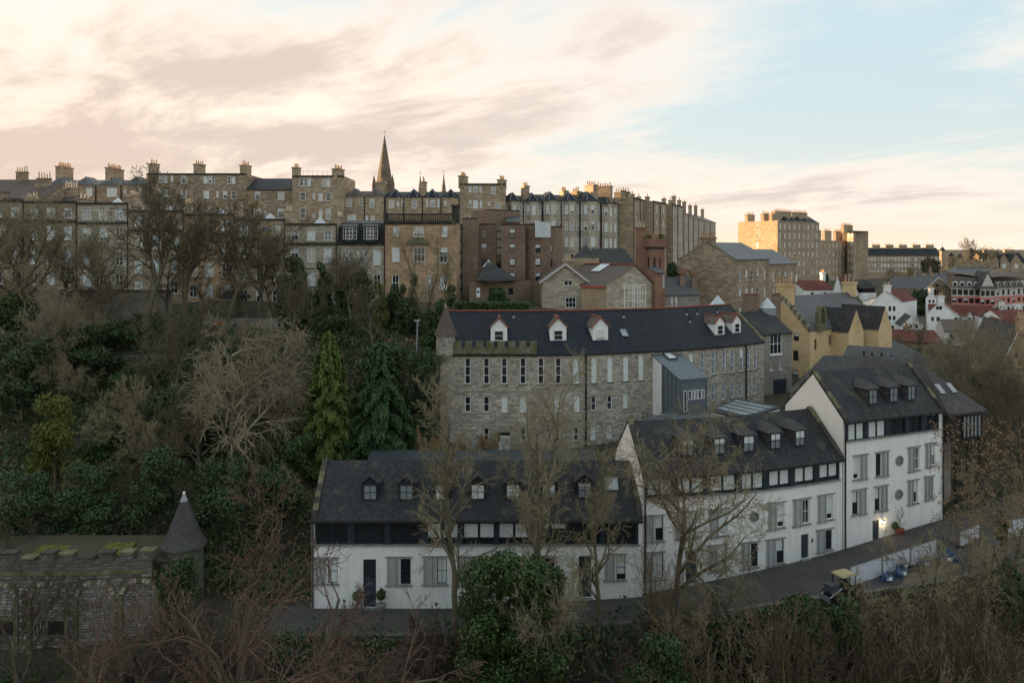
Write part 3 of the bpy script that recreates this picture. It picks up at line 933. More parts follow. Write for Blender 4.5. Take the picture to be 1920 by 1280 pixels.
HC, tanC = white_house('tallest white house at right with two round windows stacked', facC, 2.6, 14.0, 17.5, 7.0, bC, (12.15, 13.7),
    [(1600, 856, 1611, 898, 1), (1642, 850, 1652, 892, 1), (1715, 839, 1724, 880, -1), (1746, 832, 1754, 872, -1),
     (1598, 921, 1609, 964, 1), (1640, 914, 1650, 957, 1), (1713, 901, 1721, 942, -1), (1743, 894, 1750, 934, -1)],
    [(1636, 975, 1648, 1011)], [(1686, 863, .46), (1685, 926, .46)],
    [(1636, 761, 1.25, .0), (1675, 757, 1.25, 0), (1708, 753, 1.25, 0)], [1, 1, 0, 0, .1])
for fac_, H_, s_, z_ in ((facB, HB, .22, (1.0, 10.6)), (facC, HC, .15, (2.0, 13.8)), (facC, HC, facC.len - .15, (3, 13.7)), (facA, HA, .12, (0, 7.3))):
    pipe(fac_, s_, z_[0], z_[1], H_)
# lit lamp by the tall house's door
sL = facC.hit(1654); pL = facC.pt(sL, ZY(976, facC.at(sL)[0].y), .16)
lm = thing('wall_lamp', pL, 'small lit lamp on the white wall beside the dark door', 'lamp')
MB().cyl((pL.x, pL.y), .09, .12, pL.z + .05, pL.z + .16, 10).build('lamp_hood', 'black_metal', lm)
MB().cyl((pL.x, pL.y), .06, .08, pL.z - .1, pL.z + .05, 10).build('bulb', 'lamp_glow', lm)
q = facC.pt(sL, pL.z + .08, 0); MB().box(q - V(.02, 0, 0), (.04, 0, 0), (pL.x - q.x, pL.y - q.y, 0), (0, 0, .04)).build('bracket', 'black_metal', lm)
pl = bpy.data.lights.new('wall_lamp_light', 'POINT'); pl.energy = 3; pl.color = (1, .7, .38); pl.shadow_soft_size = .08
plo = bpy.data.objects.new('wall_lamp_light', pl); plo.location = (0.06, -.14, -.16); plo.parent = lm; COL.objects.link(plo)

# ---------------------------------------------------------------- low zinc roofs behind the white houses
def prism(name, mat, parent, base, z0, tops):
    """closed block over a plan polygon, each corner with its own top height"""
    m = MB(); n = len(base)
    zt = tops if isinstance(tops, (list, tuple)) else [tops] * n
    m.face(*[(p[0], p[1], z) for p, z in zip(base, zt)])
    for i in range(n):
        j = (i + 1) % n
        m.face((*base[i][:2], z0), (*base[j][:2], z0), (*base[j][:2], zt[j]), (*base[i][:2], zt[i]))
    return m.build(name, mat, parent)
def seams(p0, p1, q0, q1, n, parent, mat='zinc', h=.06):
    m = MB(); p0, p1, q0, q1 = map(Vector, (p0, p1, q0, q1))
    for k in range(n + 1):
        a, b = p0.lerp(p1, k / n), q0.lerp(q1, k / n)
        e = (p1 - p0).normalized() * .03
        m.box(a - e, e * 2, b - a, (0, 0, h))
    return m.build('roof_seams', mat, parent)
lo = thing('low_roof_block', (-4, 69, 5), 'long low block with ribbed metal roof behind the left white house', 'building')
b1 = [(-13.6, 69.2), (8.0, 69.2), (8.2, 76), (-14.0, 76)]
prism('wall', 'rubble_dark', lo, [(x * .985, y) for x, y in b1], 3, [8.0, 8.0, 8.9, 8.9])
prism('roof', 'zinc_dark', lo, b1, 7.6, [8.15, 8.15, 9.05, 9.05])
for k in range(14):
    y = 69.5 + k * .48; z = 8.15 + (y - 69.2) / 6.8 * .9
    MB().box((-13.8, y, z), (21.8, 0, 0), (0, .12, .016), (0, 0, .05)).build('batten', 'zinc_dark', lo)
pvn = thing('glazed_pavilion', (17, 80, 8), 'low pavilion with flat glazed roof below the zinc stair tower', 'building')
gp = [P2(1205, 80.5), P2(1262, 77.5), P2(1345, 82), P2(1290, 88)]
prism('wall', 'harling', pvn, gp, 7, 10.75)
prism('roof', 'zinc', pvn, [p * 1.0 for p in gp], 10.76, 11.0)
rl = MB()
for k in range(19):
    p = gp[0].lerp(gp[1], k / 18); rl.obox(p, (1, 0), .05, .05, 11.0, 11.75)
rl.box((*gp[0], 11.75), (*(gp[1] - gp[0]), 0), (0, .05, 0), (0, 0, .05)); rl.build('railing', 'black_metal', pvn)
pv2 = thing('glazed_pavilion', (26, 85, 9), 'second flat roofed pavilion with metal grid roof beside the courtyard', 'building')
gp2 = [P2(1335, 86), P2(1395, 82), P2(1462, 88), P2(1382, 93)]
prism('wall', 'harling', pv2, gp2, 7, 10.6)
prism('roof', 'zinc_dark', pv2, gp2, 10.61, 10.85)
for i in range(1, 8):
    for k in range(1, 5):
        a = gp2[0].lerp(gp2[1], i / 8); b = gp2[3].lerp(gp2[2], i / 8); c = a.lerp(b, k / 5)
        MB().obox(c, gp2[1] - gp2[0], .55, .9, 10.85, 10.95).build('roof_panel', 'glass_roof', pv2)

# ---------------------------------------------------------------- the long stone mill
facM = Facade((-7.9, 85), (2.8, 85), (8, 85.4), (11.4, 86.4), (14.65, 87.4), (19.7, 89.0), (24.9, 91.8), (28.4, 94.0), (31.6, 96.4))
mill = thing('stone_mill', (-7.9, 85, 6.5), 'long curved rubble stone mill with dark blue slate roof and red ridge', 'mill')
ZE, ZR, MD = 17.25, 21.55, 10.0
tanM = (ZR - ZE) / (MD / 2)
ops, wl = [], []
def mw(px, z0, z1, wd, style):
    s = facM.hit(px); r = (s - wd / 2, s + wd / 2, z0, z1); ops.append(r); wl.append((r, style))
for x in (877, 912, 945.5, 980.5, 1014.5, 1047): mw(x, 13.95, 16.85, .66, 'd')
for x in (1080.5, 1114, 1144, 1173.5, 1202): mw(x, 13.95, 16.75, .62, 'l')
for x in (1296, 1317.5, 1338, 1358, 1374, 1390.5, 1404, 1417): mw(x, 13.95, 16.75, .66, 'm')
for x in (877, 912): mw(x, 10.85, 12.6, .66, 'D')
for x in (946, 981, 1046, 1081): mw(x, 10.85, 12.6, .66, 'L')
for x in (1113, 1143): mw(x, 10.85, 12.5, .62, 'D')
mw(1172.5, 10.9, 12.6, .55, 'L')
for x in (1337.5, 1357, 1374, 1389.5, 1402.5, 1415.5): mw(x, 10.9, 12.75, .66, 'm')
for x in (912, 981, 1045, 1080): mw(x, 7.6, 9.1, .62, 'D')
for x in (1112, 1142): mw(x, 7.6, 9.2, .62, 'L')
dr = (facM.hit(933), facM.hit(956), 6.5, 8.6); ops.append(dr)
m = MB(); wall_mesh(m, facM, 5.5, ZE, ops, .28); m.build('wall', 'stone_bed', mill)
g = MB(); end_walls(g, facM, MD, 5.5, ZE, ZR - .02); g.build('end_wall', 'rubble_dark', mill)
rn = random.Random(5)
v, f = stones(facM, 6.0, ZE, [(o[0] - .02, o[1] + .02, o[2] - .02, o[3] + .02) for o in ops], rn, hmin=.15, hmax=.30, wmin=.25, wmax=.8)
o = link_mesh('wall_stones', mesh_np('wall_stones', v - np.array(ORG[mill.name]), f, 'rubble_stone'), mill); tag(o, kind='stuff')
for r, st_ in wl:
    s0, s1, z0, z1 = r
    rows = 3 if z1 - z0 > 2 else 2
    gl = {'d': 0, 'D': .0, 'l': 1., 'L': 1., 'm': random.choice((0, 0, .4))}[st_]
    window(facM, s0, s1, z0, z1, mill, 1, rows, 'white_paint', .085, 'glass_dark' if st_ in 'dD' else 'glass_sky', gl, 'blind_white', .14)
    q = MB(); sill(q, facM, s0, s1, z0, .1, .13, .08); q.build('sill', 'mossy_stone' if z0 > 13 else 'dressed_stone', mill)
    q = MB(); A = facM.pt(s0 - .12, z1 + .01, -.02); B = facM.pt(s1 + .12, z1 + .01, -.02); pn = facM.at((s0 + s1) / 2)[2]
    q.box(A, B - A, V(pn.x, pn.y, 0) * .08, (0, 0, .24)); q.build('lintel', 'dressed_stone', mill)
A = facM.pt(dr[0], dr[2], -.1); B = facM.pt(dr[1], dr[2], -.1)
MB().box(A, B - A, (0, -.05, 0), (0, 0, 1.75)).build('door', 'white_paint', mill)
MB().box(A + V(0, 0, 1.75), B - A, (0, -.04, 0), (0, 0, .35)).build('fanlight', 'glass_dark', mill)
q = MB(); band(q, facM, 13.1, 13.28, .08, 0, facM.hit(1010)); q.build('string_course', 'dressed_stone', mill)
q = MB(); band(q, facM, ZE - .16, ZE + .02, .22, facM.hit(1006), facM.len); q.build('gutter', 'black_metal', mill)
gable_roof(facM, MD, ZE, ZR, mill, 'slate_blue', .2)
fr_ = facM.off(MD / 2); q = MB()
for i in range(len(fr_.p) - 1):
    n_ = max(1, int((fr_.p[i + 1] - fr_.p[i]).length / .5))
    for k in range(n_):
        a = fr_.p[i].lerp(fr_.p[i + 1], k / n_); b = fr_.p[i].lerp(fr_.p[i + 1], (k + .96) / n_)
        q.box((a.x, a.y - .17, ZR + .08), (b.x - a.x, b.y - a.y, 0), (0, .26, 0), (0, 0, .13))
q.build('ridge_tiles', 'ridge_red', mill, kind='stuff')
pipe(facM, facM.hit(1098), 6, ZE - .1, mill, .1); pipe(facM, facM.hit(1397.5), 8, ZE - .1, mill, .09)
# right gable skew
a3, r3 = V(*facM.p[-1], ZE), V(*fr_.p[-1], ZR)
for k in range(16):
    qa, qb = a3.lerp(r3, k / 16), a3.lerp(r3, (k + .96) / 16)
    MB().box(qa + V(-.32, -.05, .1), qb - qa, (.36, .1, 0), (0, 0, .26)).build('coping_stone', 'mossy_stone', mill)
for px, py, bl in ((935, 642, 0), (1046, 641, 0), (1126.5, 640, .9)):
    s, u = roof_spot(facM, ZE, tanM, px, py, 5)
    dormer(facM, s, u, tanM, ZE, mill, 1.85, 1.72, .95, 'white_paint', 'slate_brown', 'white_paint', cols=1, rows=2, blind=bl, trim='ridge_red', border=.36, ww=1.05)
for px, py in ((1350, 630), (1382, 626)):
    s, u = roof_spot(facM, ZE, tanM, px, py, 5)
    dormer(facM, s, u, tanM, ZE, mill, 1.6, 1.65, .75, 'white_paint', 'slate_brown', 'white_paint', cols=1, rows=2, trim='ridge_red', border=.3, ww=1.0)
s, u = roof_spot(facM, ZE, tanM, 1172, 633, 5); skylight(facM, s, u, tanM, ZE, mill, .75, 1.1)
for px, py in ((961, 597), (1169, 597), (1287, 592), (1308, 591), (1343, 588), (1294, 606)):
    s, u = roof_spot(facM, ZE, tanM, px, py, 5); p = facM.pt(s, ZE + u * tanM, -u)
    MB().cyl((p.x, p.y), .07, .07, p.z, p.z + .85, 8).build('vent_pipe', 'black_metal', mill)
    MB().cyl((p.x, p.y), .22, .1, p.z + .08, p.z + .3, 8).build('lead_collar', 'lead', mill)
# battlements over the left part
xb0, xb1 = facM.hit(852), facM.hit(1006)
q = MB(); band(q, facM, ZE - .05, ZE + .75, .12, xb0, xb1, .3); q.build('parapet', 'mossy_stone', mill)
for k in range(8):
    a = xb0 + (xb1 - xb0) * k / 7.6; b = min(a + .78, xb1)
    A, B = facM.pt(a, ZE + .751, .14), facM.pt(b, ZE + .751, .14)
    MB().box(A, B - A, (0, .46, 0), (0, 0, .68 + random.uniform(-.05, .05))).build('merlon', 'mossy_stone', mill)
q = MB(); band(q, facM, ZE - .25, ZE - .051, .2, .0, xb1); q.build('cornice', 'mossy_stone', mill)
for k in range(26):
    z = 6.2 + k * .42; wq = .95 if k % 2 else .6
    A = facM.pt(.0, z, .0); MB().box(A + V(-.03, -.07, 0), (wq, 0, 0), (0, .3, 0), (0, 0, .40)).build('quoin', 'dressed_stone', mill)
# corner turret with stone cone
tcx, tcy = XP(835, 85), 85.4
q = MB(); q.cyl((tcx, tcy), .3, 1.02, 15.9, 17.15, 18, cap=False); q.build('turret_corbel', 'dressed_stone', mill, smooth=True)
q = MB(); q.cyl((tcx, tcy), 1.04, 1.0, 17.15, 19.35, 18); tr = q.build('turret', 'stone_bed', mill)
fT = Facade(*[(tcx + 1.03 * math.cos(a), tcy + 1.03 * math.sin(a)) for a in np.linspace(math.pi, 2 * math.pi, 12)])
v, f = stones(fT, 17.2, 19.3, [], rn, hmin=.22, hmax=.3, wmin=.3, wmax=.6)
o = link_mesh('turret_stones', mesh_np('turret_stones', v - np.array(ORG[tr.name]), f, 'rubble_stone'), tr); tag(o, kind='stuff')
q = MB()
prof = [(1.28, 19.32), (1.05, 19.9), (.72, 20.8), (.36, 21.8), (.1, 22.45)]
for (r0, z0), (r1, z1) in zip(prof, prof[1:]): q.cyl((tcx, tcy), r0, r1, z0, z1, 20, cap=False)
q.build('turret_cap', 'slate_brown', tr, smooth=False)
MB().cyl((tcx, tcy), .14, 0, 22.4, 23.0, 8).build('finial', 'dressed_stone', tr)

# zinc stair tower against the mill
stt = thing('zinc_stair_tower', (18.2, 83, 10.9), 'grey standing seam zinc stair tower with sloping roof and rooflight', 'tower')
f0, f1 = V(18.2, 83, 0), V(21.35, 84.35, 0); bk = V(-.39, .92, 0) * 6.2
zf, zbk = 14.75, 17.05
base = [f0, f1, f1 + bk, f0 + bk]
prism('clad_walls', 'zinc', stt, base, 8, [zf, zf, zbk, zbk])
ov = .18; e1 = (f1 - f0).normalized(); e2 = bk.normalized()
rc = [f0 - e1 * ov - e2 * ov, f1 + e1 * ov - e2 * ov, f1 + e1 * ov + bk, f0 - e1 * ov + bk]
zo = zf - ov * (zbk - zf) / 6.2
m = MB(); zt = [zo, zo, zbk, zbk]
m.face(*[(p.x, p.y, z + .16) for p, z in zip(rc, zt)])
for i in range(4):
    j = (i + 1) % 4; m.face((rc[i].x, rc[i].y, zt[i] + .02), (rc[j].x, rc[j].y, zt[j] + .02), (rc[j].x, rc[j].y, zt[j] + .16), (rc[i].x, rc[i].y, zt[i] + .16))
m.build('roof', 'zinc', stt)
R0, R1 = V(*rc[0][:2], zo + .16), V(*rc[1][:2], zo + .16); R2, R3 = V(*rc[3][:2], zbk + .16), V(*rc[2][:2], zbk + .16)
seams(R0, R1, R2, R3, 8, stt)
m = MB()
for k in range(1, 8):
    a = f0.lerp(f0 + bk, k / 8); zt_ = zf + (zbk - zf) * k / 8
    m.box((a.x, a.y, 8), (-.05, -.02, 0), (.02, .04, 0), (0, 0, zt_ - 8))
for k in range(0, 9):
    a = f0.lerp(f1, k / 8); m.box((a.x, a.y, 8), (.015, -.05, 0), (.03, .012, 0), (0, 0, zf - 8 if k in (0, 8) else 4.6 - 1.4))
m.build('cladding_seams', 'zinc_dark', stt)
wp = f0 + bk * .56; m = MB(); nl = V(-.92, -.39, 0) * .06
m.face(wp + nl + V(0, 0, 8), f0 + bk + nl + V(0, 0, 8), f0 + bk + nl + V(0, 0, zbk - .02), wp + nl + V(0, 0, zf + (zbk - zf) * .56 - .02)); m.build('white_panel', 'white_paint', stt)
fS = Facade(f0[:2], f1[:2])
for k in range(5):
    a = .95 + k * .43
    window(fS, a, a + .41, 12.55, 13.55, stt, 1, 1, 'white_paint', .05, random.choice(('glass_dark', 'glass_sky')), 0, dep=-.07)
window(fS, .32, .78, 11.3, 13.55, stt, 1, 1, 'white_paint', .06, 'glass_dark', 0, dep=-.07)
q = R0.lerp(R2, .62); q2 = R1.lerp(R3, .62); c0 = q.lerp(q2, .35); ax, ay = (R1 - R0).normalized(), (R2 - R0).normalized(); nz = ax.cross(ay)
MB().box(c0, ax * 1.15, ay * 1.5, nz * .2).build('rooflight', 'zinc_dark', stt)
q = c0 + nz * .204 + ax * .12 + ay * .12; MB().face(q, q + ax * .9, q + ax * .9 + ay * 1.25, q + ay * 1.25).build('rooflight_pane', 'glass_roof', stt)
# ---------------------------------------------------------------- general masonry block
def block(name, label, cat, fac, depth, z0, ze, wins, mat, roof='flat', zr=None, rmat='slate_grey', group=None, fr='white_paint', th=.1, pbl=(.3, .4), sillm='dressed_stone', corn=None, over=.2, endmat=None, par=None, glass=None, rev=.22):
    """wins: (s0, s1, z0, z1, cols, rows)"""
    T = par or thing(name, V(*fac.p[0], z0), label, cat, group)
    ops = [w_[:4] for w_ in wins]
    m = MB(); wall_mesh(m, fac, z0, ze, ops, rev)
    if endmat is None: end_walls(m, fac, depth, z0, ze, zr if roof == 'gable' else None)
    m.build('wall', mat, T)
    if endmat is not None:
        m = MB(); end_walls(m, fac, depth, z0, ze, zr if roof == 'gable' else None); m.build('end_wall', endmat, T)
    for w_ in wins:
        gl = glass or random.choice(('glass_dark', 'glass_dark', 'glass_sky'))
        window(fac, *w_[:4], T, w_[4], w_[5], fr, th, gl, rand_blind(*pbl), random.choice(('blind_white', 'blind_white', 'curtain_cream')))
    if wins and sillm:
        q = MB()
        for w_ in wins: sill(q, fac, w_[0], w_[1], w_[2], .08, .14, .08)
        q.build('window_sills', sillm, T)
    if roof == 'flat':
        q = MB(); fb = fac.off(depth)
        ribbon(q, fac, ze - .02, fb, ze - .02); q.build('roof', 'lead', T)
        q = MB(); band(q, fac, ze - .25, ze + .12, .16); q.build('cornice', corn or 'sooty_stone', T)
    elif roof == 'gable':
        gable_roof(fac, depth, ze, zr, T, rmat, over)
    elif roof == 'hip':
        q = MB(); fo = fac.off(-over); fb = fac.off(depth + over)
        a, b, c, d = fo.p[0], fo.p[-1], fb.p[-1], fb.p[0]
        t = (fac.p[-1] - fac.p[0]).normalized() * min(depth * .5, fac.len * .48)
        md = fac.off(depth / 2); r0, r1 = md.p[0] + t, md.p[-1] - t
        e = [(*x, ze) for x in (a, b, c, d)]; R0, R1 = (*r0, zr), (*r1, zr)
        q.face(e[0], e[1], R1, R0); q.face(e[1], e[2], R1); q.face(e[2], e[3], R0, R1); q.face(e[3], e[0], R0)
        q.face(*[(x[0], x[1], ze - .15) for x in e])
        for i in range(4): j = (i + 1) % 4; q.face((*e[i][:2], ze - .15), (*e[j][:2], ze - .15), e[j], e[i])
        q.build('roof', rmat, T)
    return T
def grid(fac, cols, rows, wd, h, c=1, r=2, s0=None, s1=None):
    """regular windows: cols = fractions along the wall, rows = sill heights"""
    a = 0 if s0 is None else s0; b = fac.len if s1 is None else s1
    return [(a + (b - a) * f_ - wd / 2, a + (b - a) * f_ + wd / 2, z, z + (h if not isinstance(h, dict) else h[z]), c, r) for f_ in cols for z in rows]
def pw(fac, lst, c=1, r=2): return [(*fac.rect(*q[:4]), *(q[4:6] if len(q) > 4 else (c, r))) for q in lst]

# stone range with big white window between mill and yellow house
fI = Facade(P2(1429, 102), P2(1485, 104.5))
lk = block('stone_range', 'dark rubble range with large white window and garage door beside the yellow house', 'building', fI, 8, 8.6, 17.5,
    pw(fI, [(1444, 625, 1466, 664, 3, 2), (1444, 680, 1448, 693, 1, 1), (1461, 679, 1465, 692, 1, 1)]), 'rubble_dark', 'gable', 20.1, 'slate_dark', pbl=(1, 0), sillm='white_paint')
a = fI.rect(1450, 710, 1474, 737); A = fI.pt(a[0], a[2], .03); B = fI.pt(a[1], a[2], .03)
gd = MB()
for k in range(8): gd.box(A + V(0, 0, k * (a[3] - a[2]) / 8), B - A, (.02, -.06, 0), (0, 0, (a[3] - a[2]) / 8 - .03))
gd.build('garage_door', 'blue_timber', lk)
# yellow limewashed house
yc = V(44.6, 115, 0); yl, yg = V(.8, .6, 0), V(-.6, .8, 0)
fY = Facade((yc + yg * 9)[:2], yc[:2])             # gable wall facing us
fYL = Facade(yc[:2], (yc + yl * 20)[:2])          # long wall facing right
yh = thing('yellow_house', (44.6, 115, 8), 'ochre yellow crow-stepped house with grey slate roof', 'house')
z0, ze, zr = 7.5, 16.6, 21.4
wY = pw(fY, [(1488, 624, 1498, 639, 1, 2), (1487, 657, 1497, 676, 1, 2), (1486, 693, 1496, 714, 1, 2)])
m = MB(); wall_mesh(m, fY, z0, ze, [q[:4] for q in wY]); a, b = fY.pt(0, ze), fY.pt(fY.len, ze); m.face(a, b, fY.pt(4.5, zr)); m.build('gable_wall', 'ochre_wall', yh)
wL = [(1.2, 1.9, 13.6, 15.3, 1, 2), (5.2, 5.9, 14, 15.6, 1, 2), (2.8, 3.3, 9.8, 10.8, 1, 1), (4.8, 5.3, 9.8, 10.8, 1, 1)]
m = MB(); wall_mesh(m, fYL, z0, ze, [q[:4] for q in wL]); m.build('wall', 'ochre_wall', yh)
m = MB(); fb = fYL.off(9); ribbon(m, fb, z0, fb, ze); pr = fYL.p[-1]; pb = fb.p[-1]; pm_ = fYL.off(4.5).p[-1]
m.face((*pr, z0), (*pb, z0), (*pb, ze), (*pm_, zr), (*pr, ze)); m.build('back_wall', 'ochre_wall', yh)
for q in wY: window(fY, *q[:4], yh, q[4], q[5], 'black_beam', .07, 'glass_dark', random.choice((0, .4)))
for q in wL: window(fYL, *q[:4], yh, q[4], q[5], 'ochre_wall', .07, 'glass_dark')
gable_roof(fYL, 9, ze, zr, yh, 'slate_grey', .1)
for k in range(14):                                  # crow steps
    for sg in (0, 1):
        for (fx, ext) in ((fY, 1), (None, 0)):
            f_ = (k + .5) / 14; z = ze + (zr - ze) * (k + 1) / 14
            base = (yc + yg * (4.5 * f_ if sg == 0 else 9 - 4.5 * f_)) if ext else (yc + yl * 20 + yg * (4.5 * f_ if sg == 0 else 9 - 4.5 * f_))
            MB().obox(base + (yl * .12 if ext else -yl * .12), (yg.x, yg.y), 4.5 / 14 - .02, .42, z - .55, z + .22).build('crow_step', random.choice(('mossy_stone', 'dressed_stone')), yh)
chimney((yc + yg * 4.5 + yl * .5)[:2], (yg.x, yg.y), 2.5, 1.1, zr - 1.2, 23.4, yh, 'ochre_wall', 4, 'clay_pot', 1.5)
chimney((yc + yg * 4.5 + yl * 19)[:2], (yg.x, yg.y), 2.0, 1.1, zr - .6, 23.2, yh, 'ochre_wall', 3, 'clay_pot', 1.3)
def wing(sa, sb, pd, zt, za):
    n = V(.6, -.8, 0)
    A = yc + yl * sa + n * pd; B = yc + yl * sb + n * pd
    fw = Facade(A[:2], B[:2]); wd = sb - sa
    ws = [(wd * .35, wd * .35 + .75, z0 + 4.6, z0 + 5.8, 1, 1), (wd * .35, wd * .35 + .7, z0 + 1.6, z0 + 2.5, 1, 1)]
    m = MB(); wall_mesh(m, fw, z0, zt, [q[:4] for q in ws]); m.face(fw.pt(0, zt), fw.pt(wd, zt), fw.pt(wd / 2, za))
    for e in (A, B): q = e - n * pd; m.face((*e[:2], z0), (*q[:2], z0), (*q[:2], zt), (*e[:2], zt))
    o = m.build('wing', 'ochre_wall', yh)
    for q in ws: window(fw, *q[:4], yh, 1, 2, 'black_beam', .06, 'glass_dark')
    r = MB(); C = (A + B) / 2; bk_ = -n * (pd + 2.6)
    for e, sgn in ((A, -1), (B, 1)):
        ee = e + yl * sgn * .12
        r.face((*ee[:2], zt - .05), (*(ee + bk_)[:2], zt - .05), (*(C + bk_)[:2], za + .12), (*C[:2], za + .12))
    r.build('wing_roof', 'slate_dark', o)
wing(5.9, 10.2, 2.8, 16.2, 19.6); wing(11.5, 15.5, 4.5, 16.4, 19.8)
bp = (yc + yl * 2.6 + V(.6, -.8, 0) * .25)
bc = thing('stone_bellcote', (bp.x, bp.y, 16.5), 'small arched stone bellcote rising at the eaves of the yellow house', 'bellcote')
q = MB(); q.obox((bp - yl * .75)[:2], (yl.x, yl.y), .45, .7, 16.5, 19.3); q.obox((bp + yl * .75)[:2], (yl.x, yl.y), .45, .7, 16.5, 19.3); q.obox(bp[:2], (yl.x, yl.y), 1.05, .7, 16.5, 17.6)
for k in range(10):
    a0, a1 = math.pi * k / 10, math.pi * (k + 1) / 10
    P = [bp + yl * (r * math.cos(a)) + V(0, 0, 19.3 + r * math.sin(a)) + V(.6, -.8, 0) * dd for dd in (-.35, .35) for a in (a0, a1) for r in (.52, .98)]
    q.face(P[0], P[1], P[3], P[2]); q.face(P[4], P[5], P[7], P[6]); q.face(P[1], P[3], P[7], P[5]); q.face(P[0], P[2], P[6], P[4])
q.build('arch', 'mossy_stone', bc)
q = MB(); q.cyl(bp[:2], .3, .12, 18.0, 18.6, 10); q.build('bell', 'black_metal', bc)

# dark slate hall behind the tall white house
hl = thing('slate_hall', (48, 84, 4), 'dark timber hall with hipped slate roofs behind the tall white house', 'building')
def hip_obj(name, mat, corners, zr, r0, r1, ze, parent):
    q = MB(); e = [(*c, ze) for c in corners]; R0, R1 = (*r0, zr), (*r1, zr)
    q.face(e[0], e[1], R1, R0); q.face(e[1], e[2], R1); q.face(e[2], e[3], R0, R1); q.face(e[3], e[0], R0)
    q.face(*[(c[0], c[1], ze - .2) for c in e])
    for i in range(4): j = (i + 1) % 4; q.face((*e[i][:2], ze - .2), (*e[j][:2], ze - .2), e[j], e[i])
    return q.build(name, mat, parent)
dl, dn_ = V(.92, .39, 0), V(-.39, .92, 0)
h0 = V(41.2, 72.4, 0)
c4 = [h0, h0 + dl * 5.4, h0 + dl * 5.4 + dn_ * 14, h0 + dn_ * 14]
prism('dark_wall', 'black_beam', hl, [(p + (h0 + dl * 2.7 + dn_ * 7 - p) * .06)[:2] for p in c4], 10.6, 13.2)
prism('stone_base', 'rubble_dark', hl, [(p + (h0 + dl * 1.2 + dn_ * 8 - p) * .35)[:2] for p in c4], 1, 10.59)
for d_ in (1.6, 3.2, 4.9):
    p = h0 + dl * d_ + dn_ * .5; MB().tube((p.x, p.y, 2), (p.x, p.y, 10.6), .13).build('post', 'black_beam', hl)
hip_obj('roof', 'slate_mid', [p[:2] for p in c4], 17.2, (h0 + dl * 1.6 + dn_ * 4.0)[:2], (h0 + dl * 2.6 + dn_ * 12)[:2], 13.3, hl)
fH = Facade((h0 + dl * .3 + dn_ * .45)[:2], (h0 + dl * 5.2 + dn_ * .45)[:2])
for k in range(5): window(fH, 2.0 + k * .52, 2.48 + k * .52, 10.8, 12.9, hl, 1, 1, 'black_metal', .05, 'glass_sky', 0, dep=-.12)
r_ = hip_obj('long_roof', 'slate_mid', [P2(1478, 86), P2(1610, 80), P2(1740, 90), P2(1595, 100)], 16.3, P2(1545, 91), P2(1680, 90), 12.9, hl)
prism('long_wall', 'harling', hl, [P2(1482, 86.4), P2(1608, 80.8), P2(1736, 90.2), P2(1594, 99.4)], 6, 12.8)
r_ = hip_obj('rear_roof', 'slate_mid', [P2(1560, 95), P2(1700, 93), P2(1765, 104), P2(1600, 108)], 16.0, P2(1590, 103), P2(1715, 99), 13.0, hl)
for px, py in ((1545, 694), (1620, 664), (1635, 668), (1653, 668), (1672, 672), (1700, 680)):
    p = W(px, py, 97); MB().cyl(p[:2], .12, .12, p.z - 1.2, p.z + .5, 7).build('vent_pipe', 'black_metal', hl)
for d_, w_ in ((1.0, 1.0), (2.6, 1.0)):
    a = h0 + dl * d_ + dn_ * 1.6; zz = 13.3 + 1.6 * .975 + .02
    MB().box((*a[:2], zz), dl * .62, dn_ * .8 + V(0, 0, .78), V(.1, -.2, .25) * .3).build('skylight', 'glass_sky', hl)

# ---------------------------------------------------------------- school group with red tower
fJ = Facade(P2(1017, 118), P2(1100, 118))
jz = ZY(527, 118); ja = ZY(497, 118)
J = thing('gabled_house', (XP(1017, 118), 118, 19), 'pale stone gabled house with wide barge boards above the mill roof', 'house')
wj = pw(fJ, [(1057, 521, 1074, 536, 2, 1), (1060, 557, 1080, 577, 3, 2)])
m = MB(); wall_mesh(m, fJ, 18, jz, [q[:4] for q in wj]); end_walls(m, fJ, 10, 18, jz); m.face(fJ.pt(0, jz), fJ.pt(fJ.len, jz), fJ.pt(fJ.len * .52, ja)); m.build('wall', 'ashlar_grey', J)
for q in wj: window(fJ, *q[:4], J, q[4], q[5], 'white_paint', .1, 'glass_dark', 0)
r = MB(); wJ = fJ.len
A, C_, B = fJ.pt(-.5, jz - .3, .5), fJ.pt(wJ * .52, ja + .1, .5), fJ.pt(wJ + .5, jz - .3, .5)
for p, q in ((A, C_), (C_, B)): r.face(p, q, q + V(0, 10, 0), p + V(0, 10, 0))
r.build('roof', 'slate_grey', J)
r = MB()
for p, q in ((A, C_), (B, C_)): r.box(p + V(0, -.02, -.12), q - p, (0, .12, 0), (0, 0, .34))
r.build('barge_boards', 'pale_wall', J)
chimney((XP(1064, 123), 123), (1, 0), 1.6, .9, 24, ZY(487, 123), J, 'ashlar_tan', 2)
fK = Facade(P2(1137, 114), P2(1226, 119))
kz, ka = ZY(534, 116), ZY(498, 116)
K = thing('school_hall', (*P2(1137, 114), 19), 'grey stone hall with tall white mullioned window and brown slate roof', 'hall')
wk = pw(fK, [(1170, 530, 1187, 579, 2, 3), (1189, 530, 1196, 579, 1, 3), (1199, 530, 1211, 579, 2, 3)])
m = MB(); wall_mesh(m, fK, 18, kz, [q[:4] for q in wk if q[3] < kz]); m.face(fK.pt(0, kz), fK.pt(fK.len, kz), fK.pt(fK.len * .6, ka)); m.build('wall', 'ashlar_grey', K)
for q in wk: window(fK, q[0], q[1], q[2], min(q[3], kz - .02), K, q[4], q[5], 'white_paint', .13, random.choice(('glass_dark', 'glass_sky')), 0, dep=.02)
kb = Vector((-7.0, 8.5)); A, B, C_ = fK.pt(0, kz), fK.pt(fK.len, kz), fK.pt(fK.len * .6, ka)
bk3 = V(kb.x, kb.y, 0)
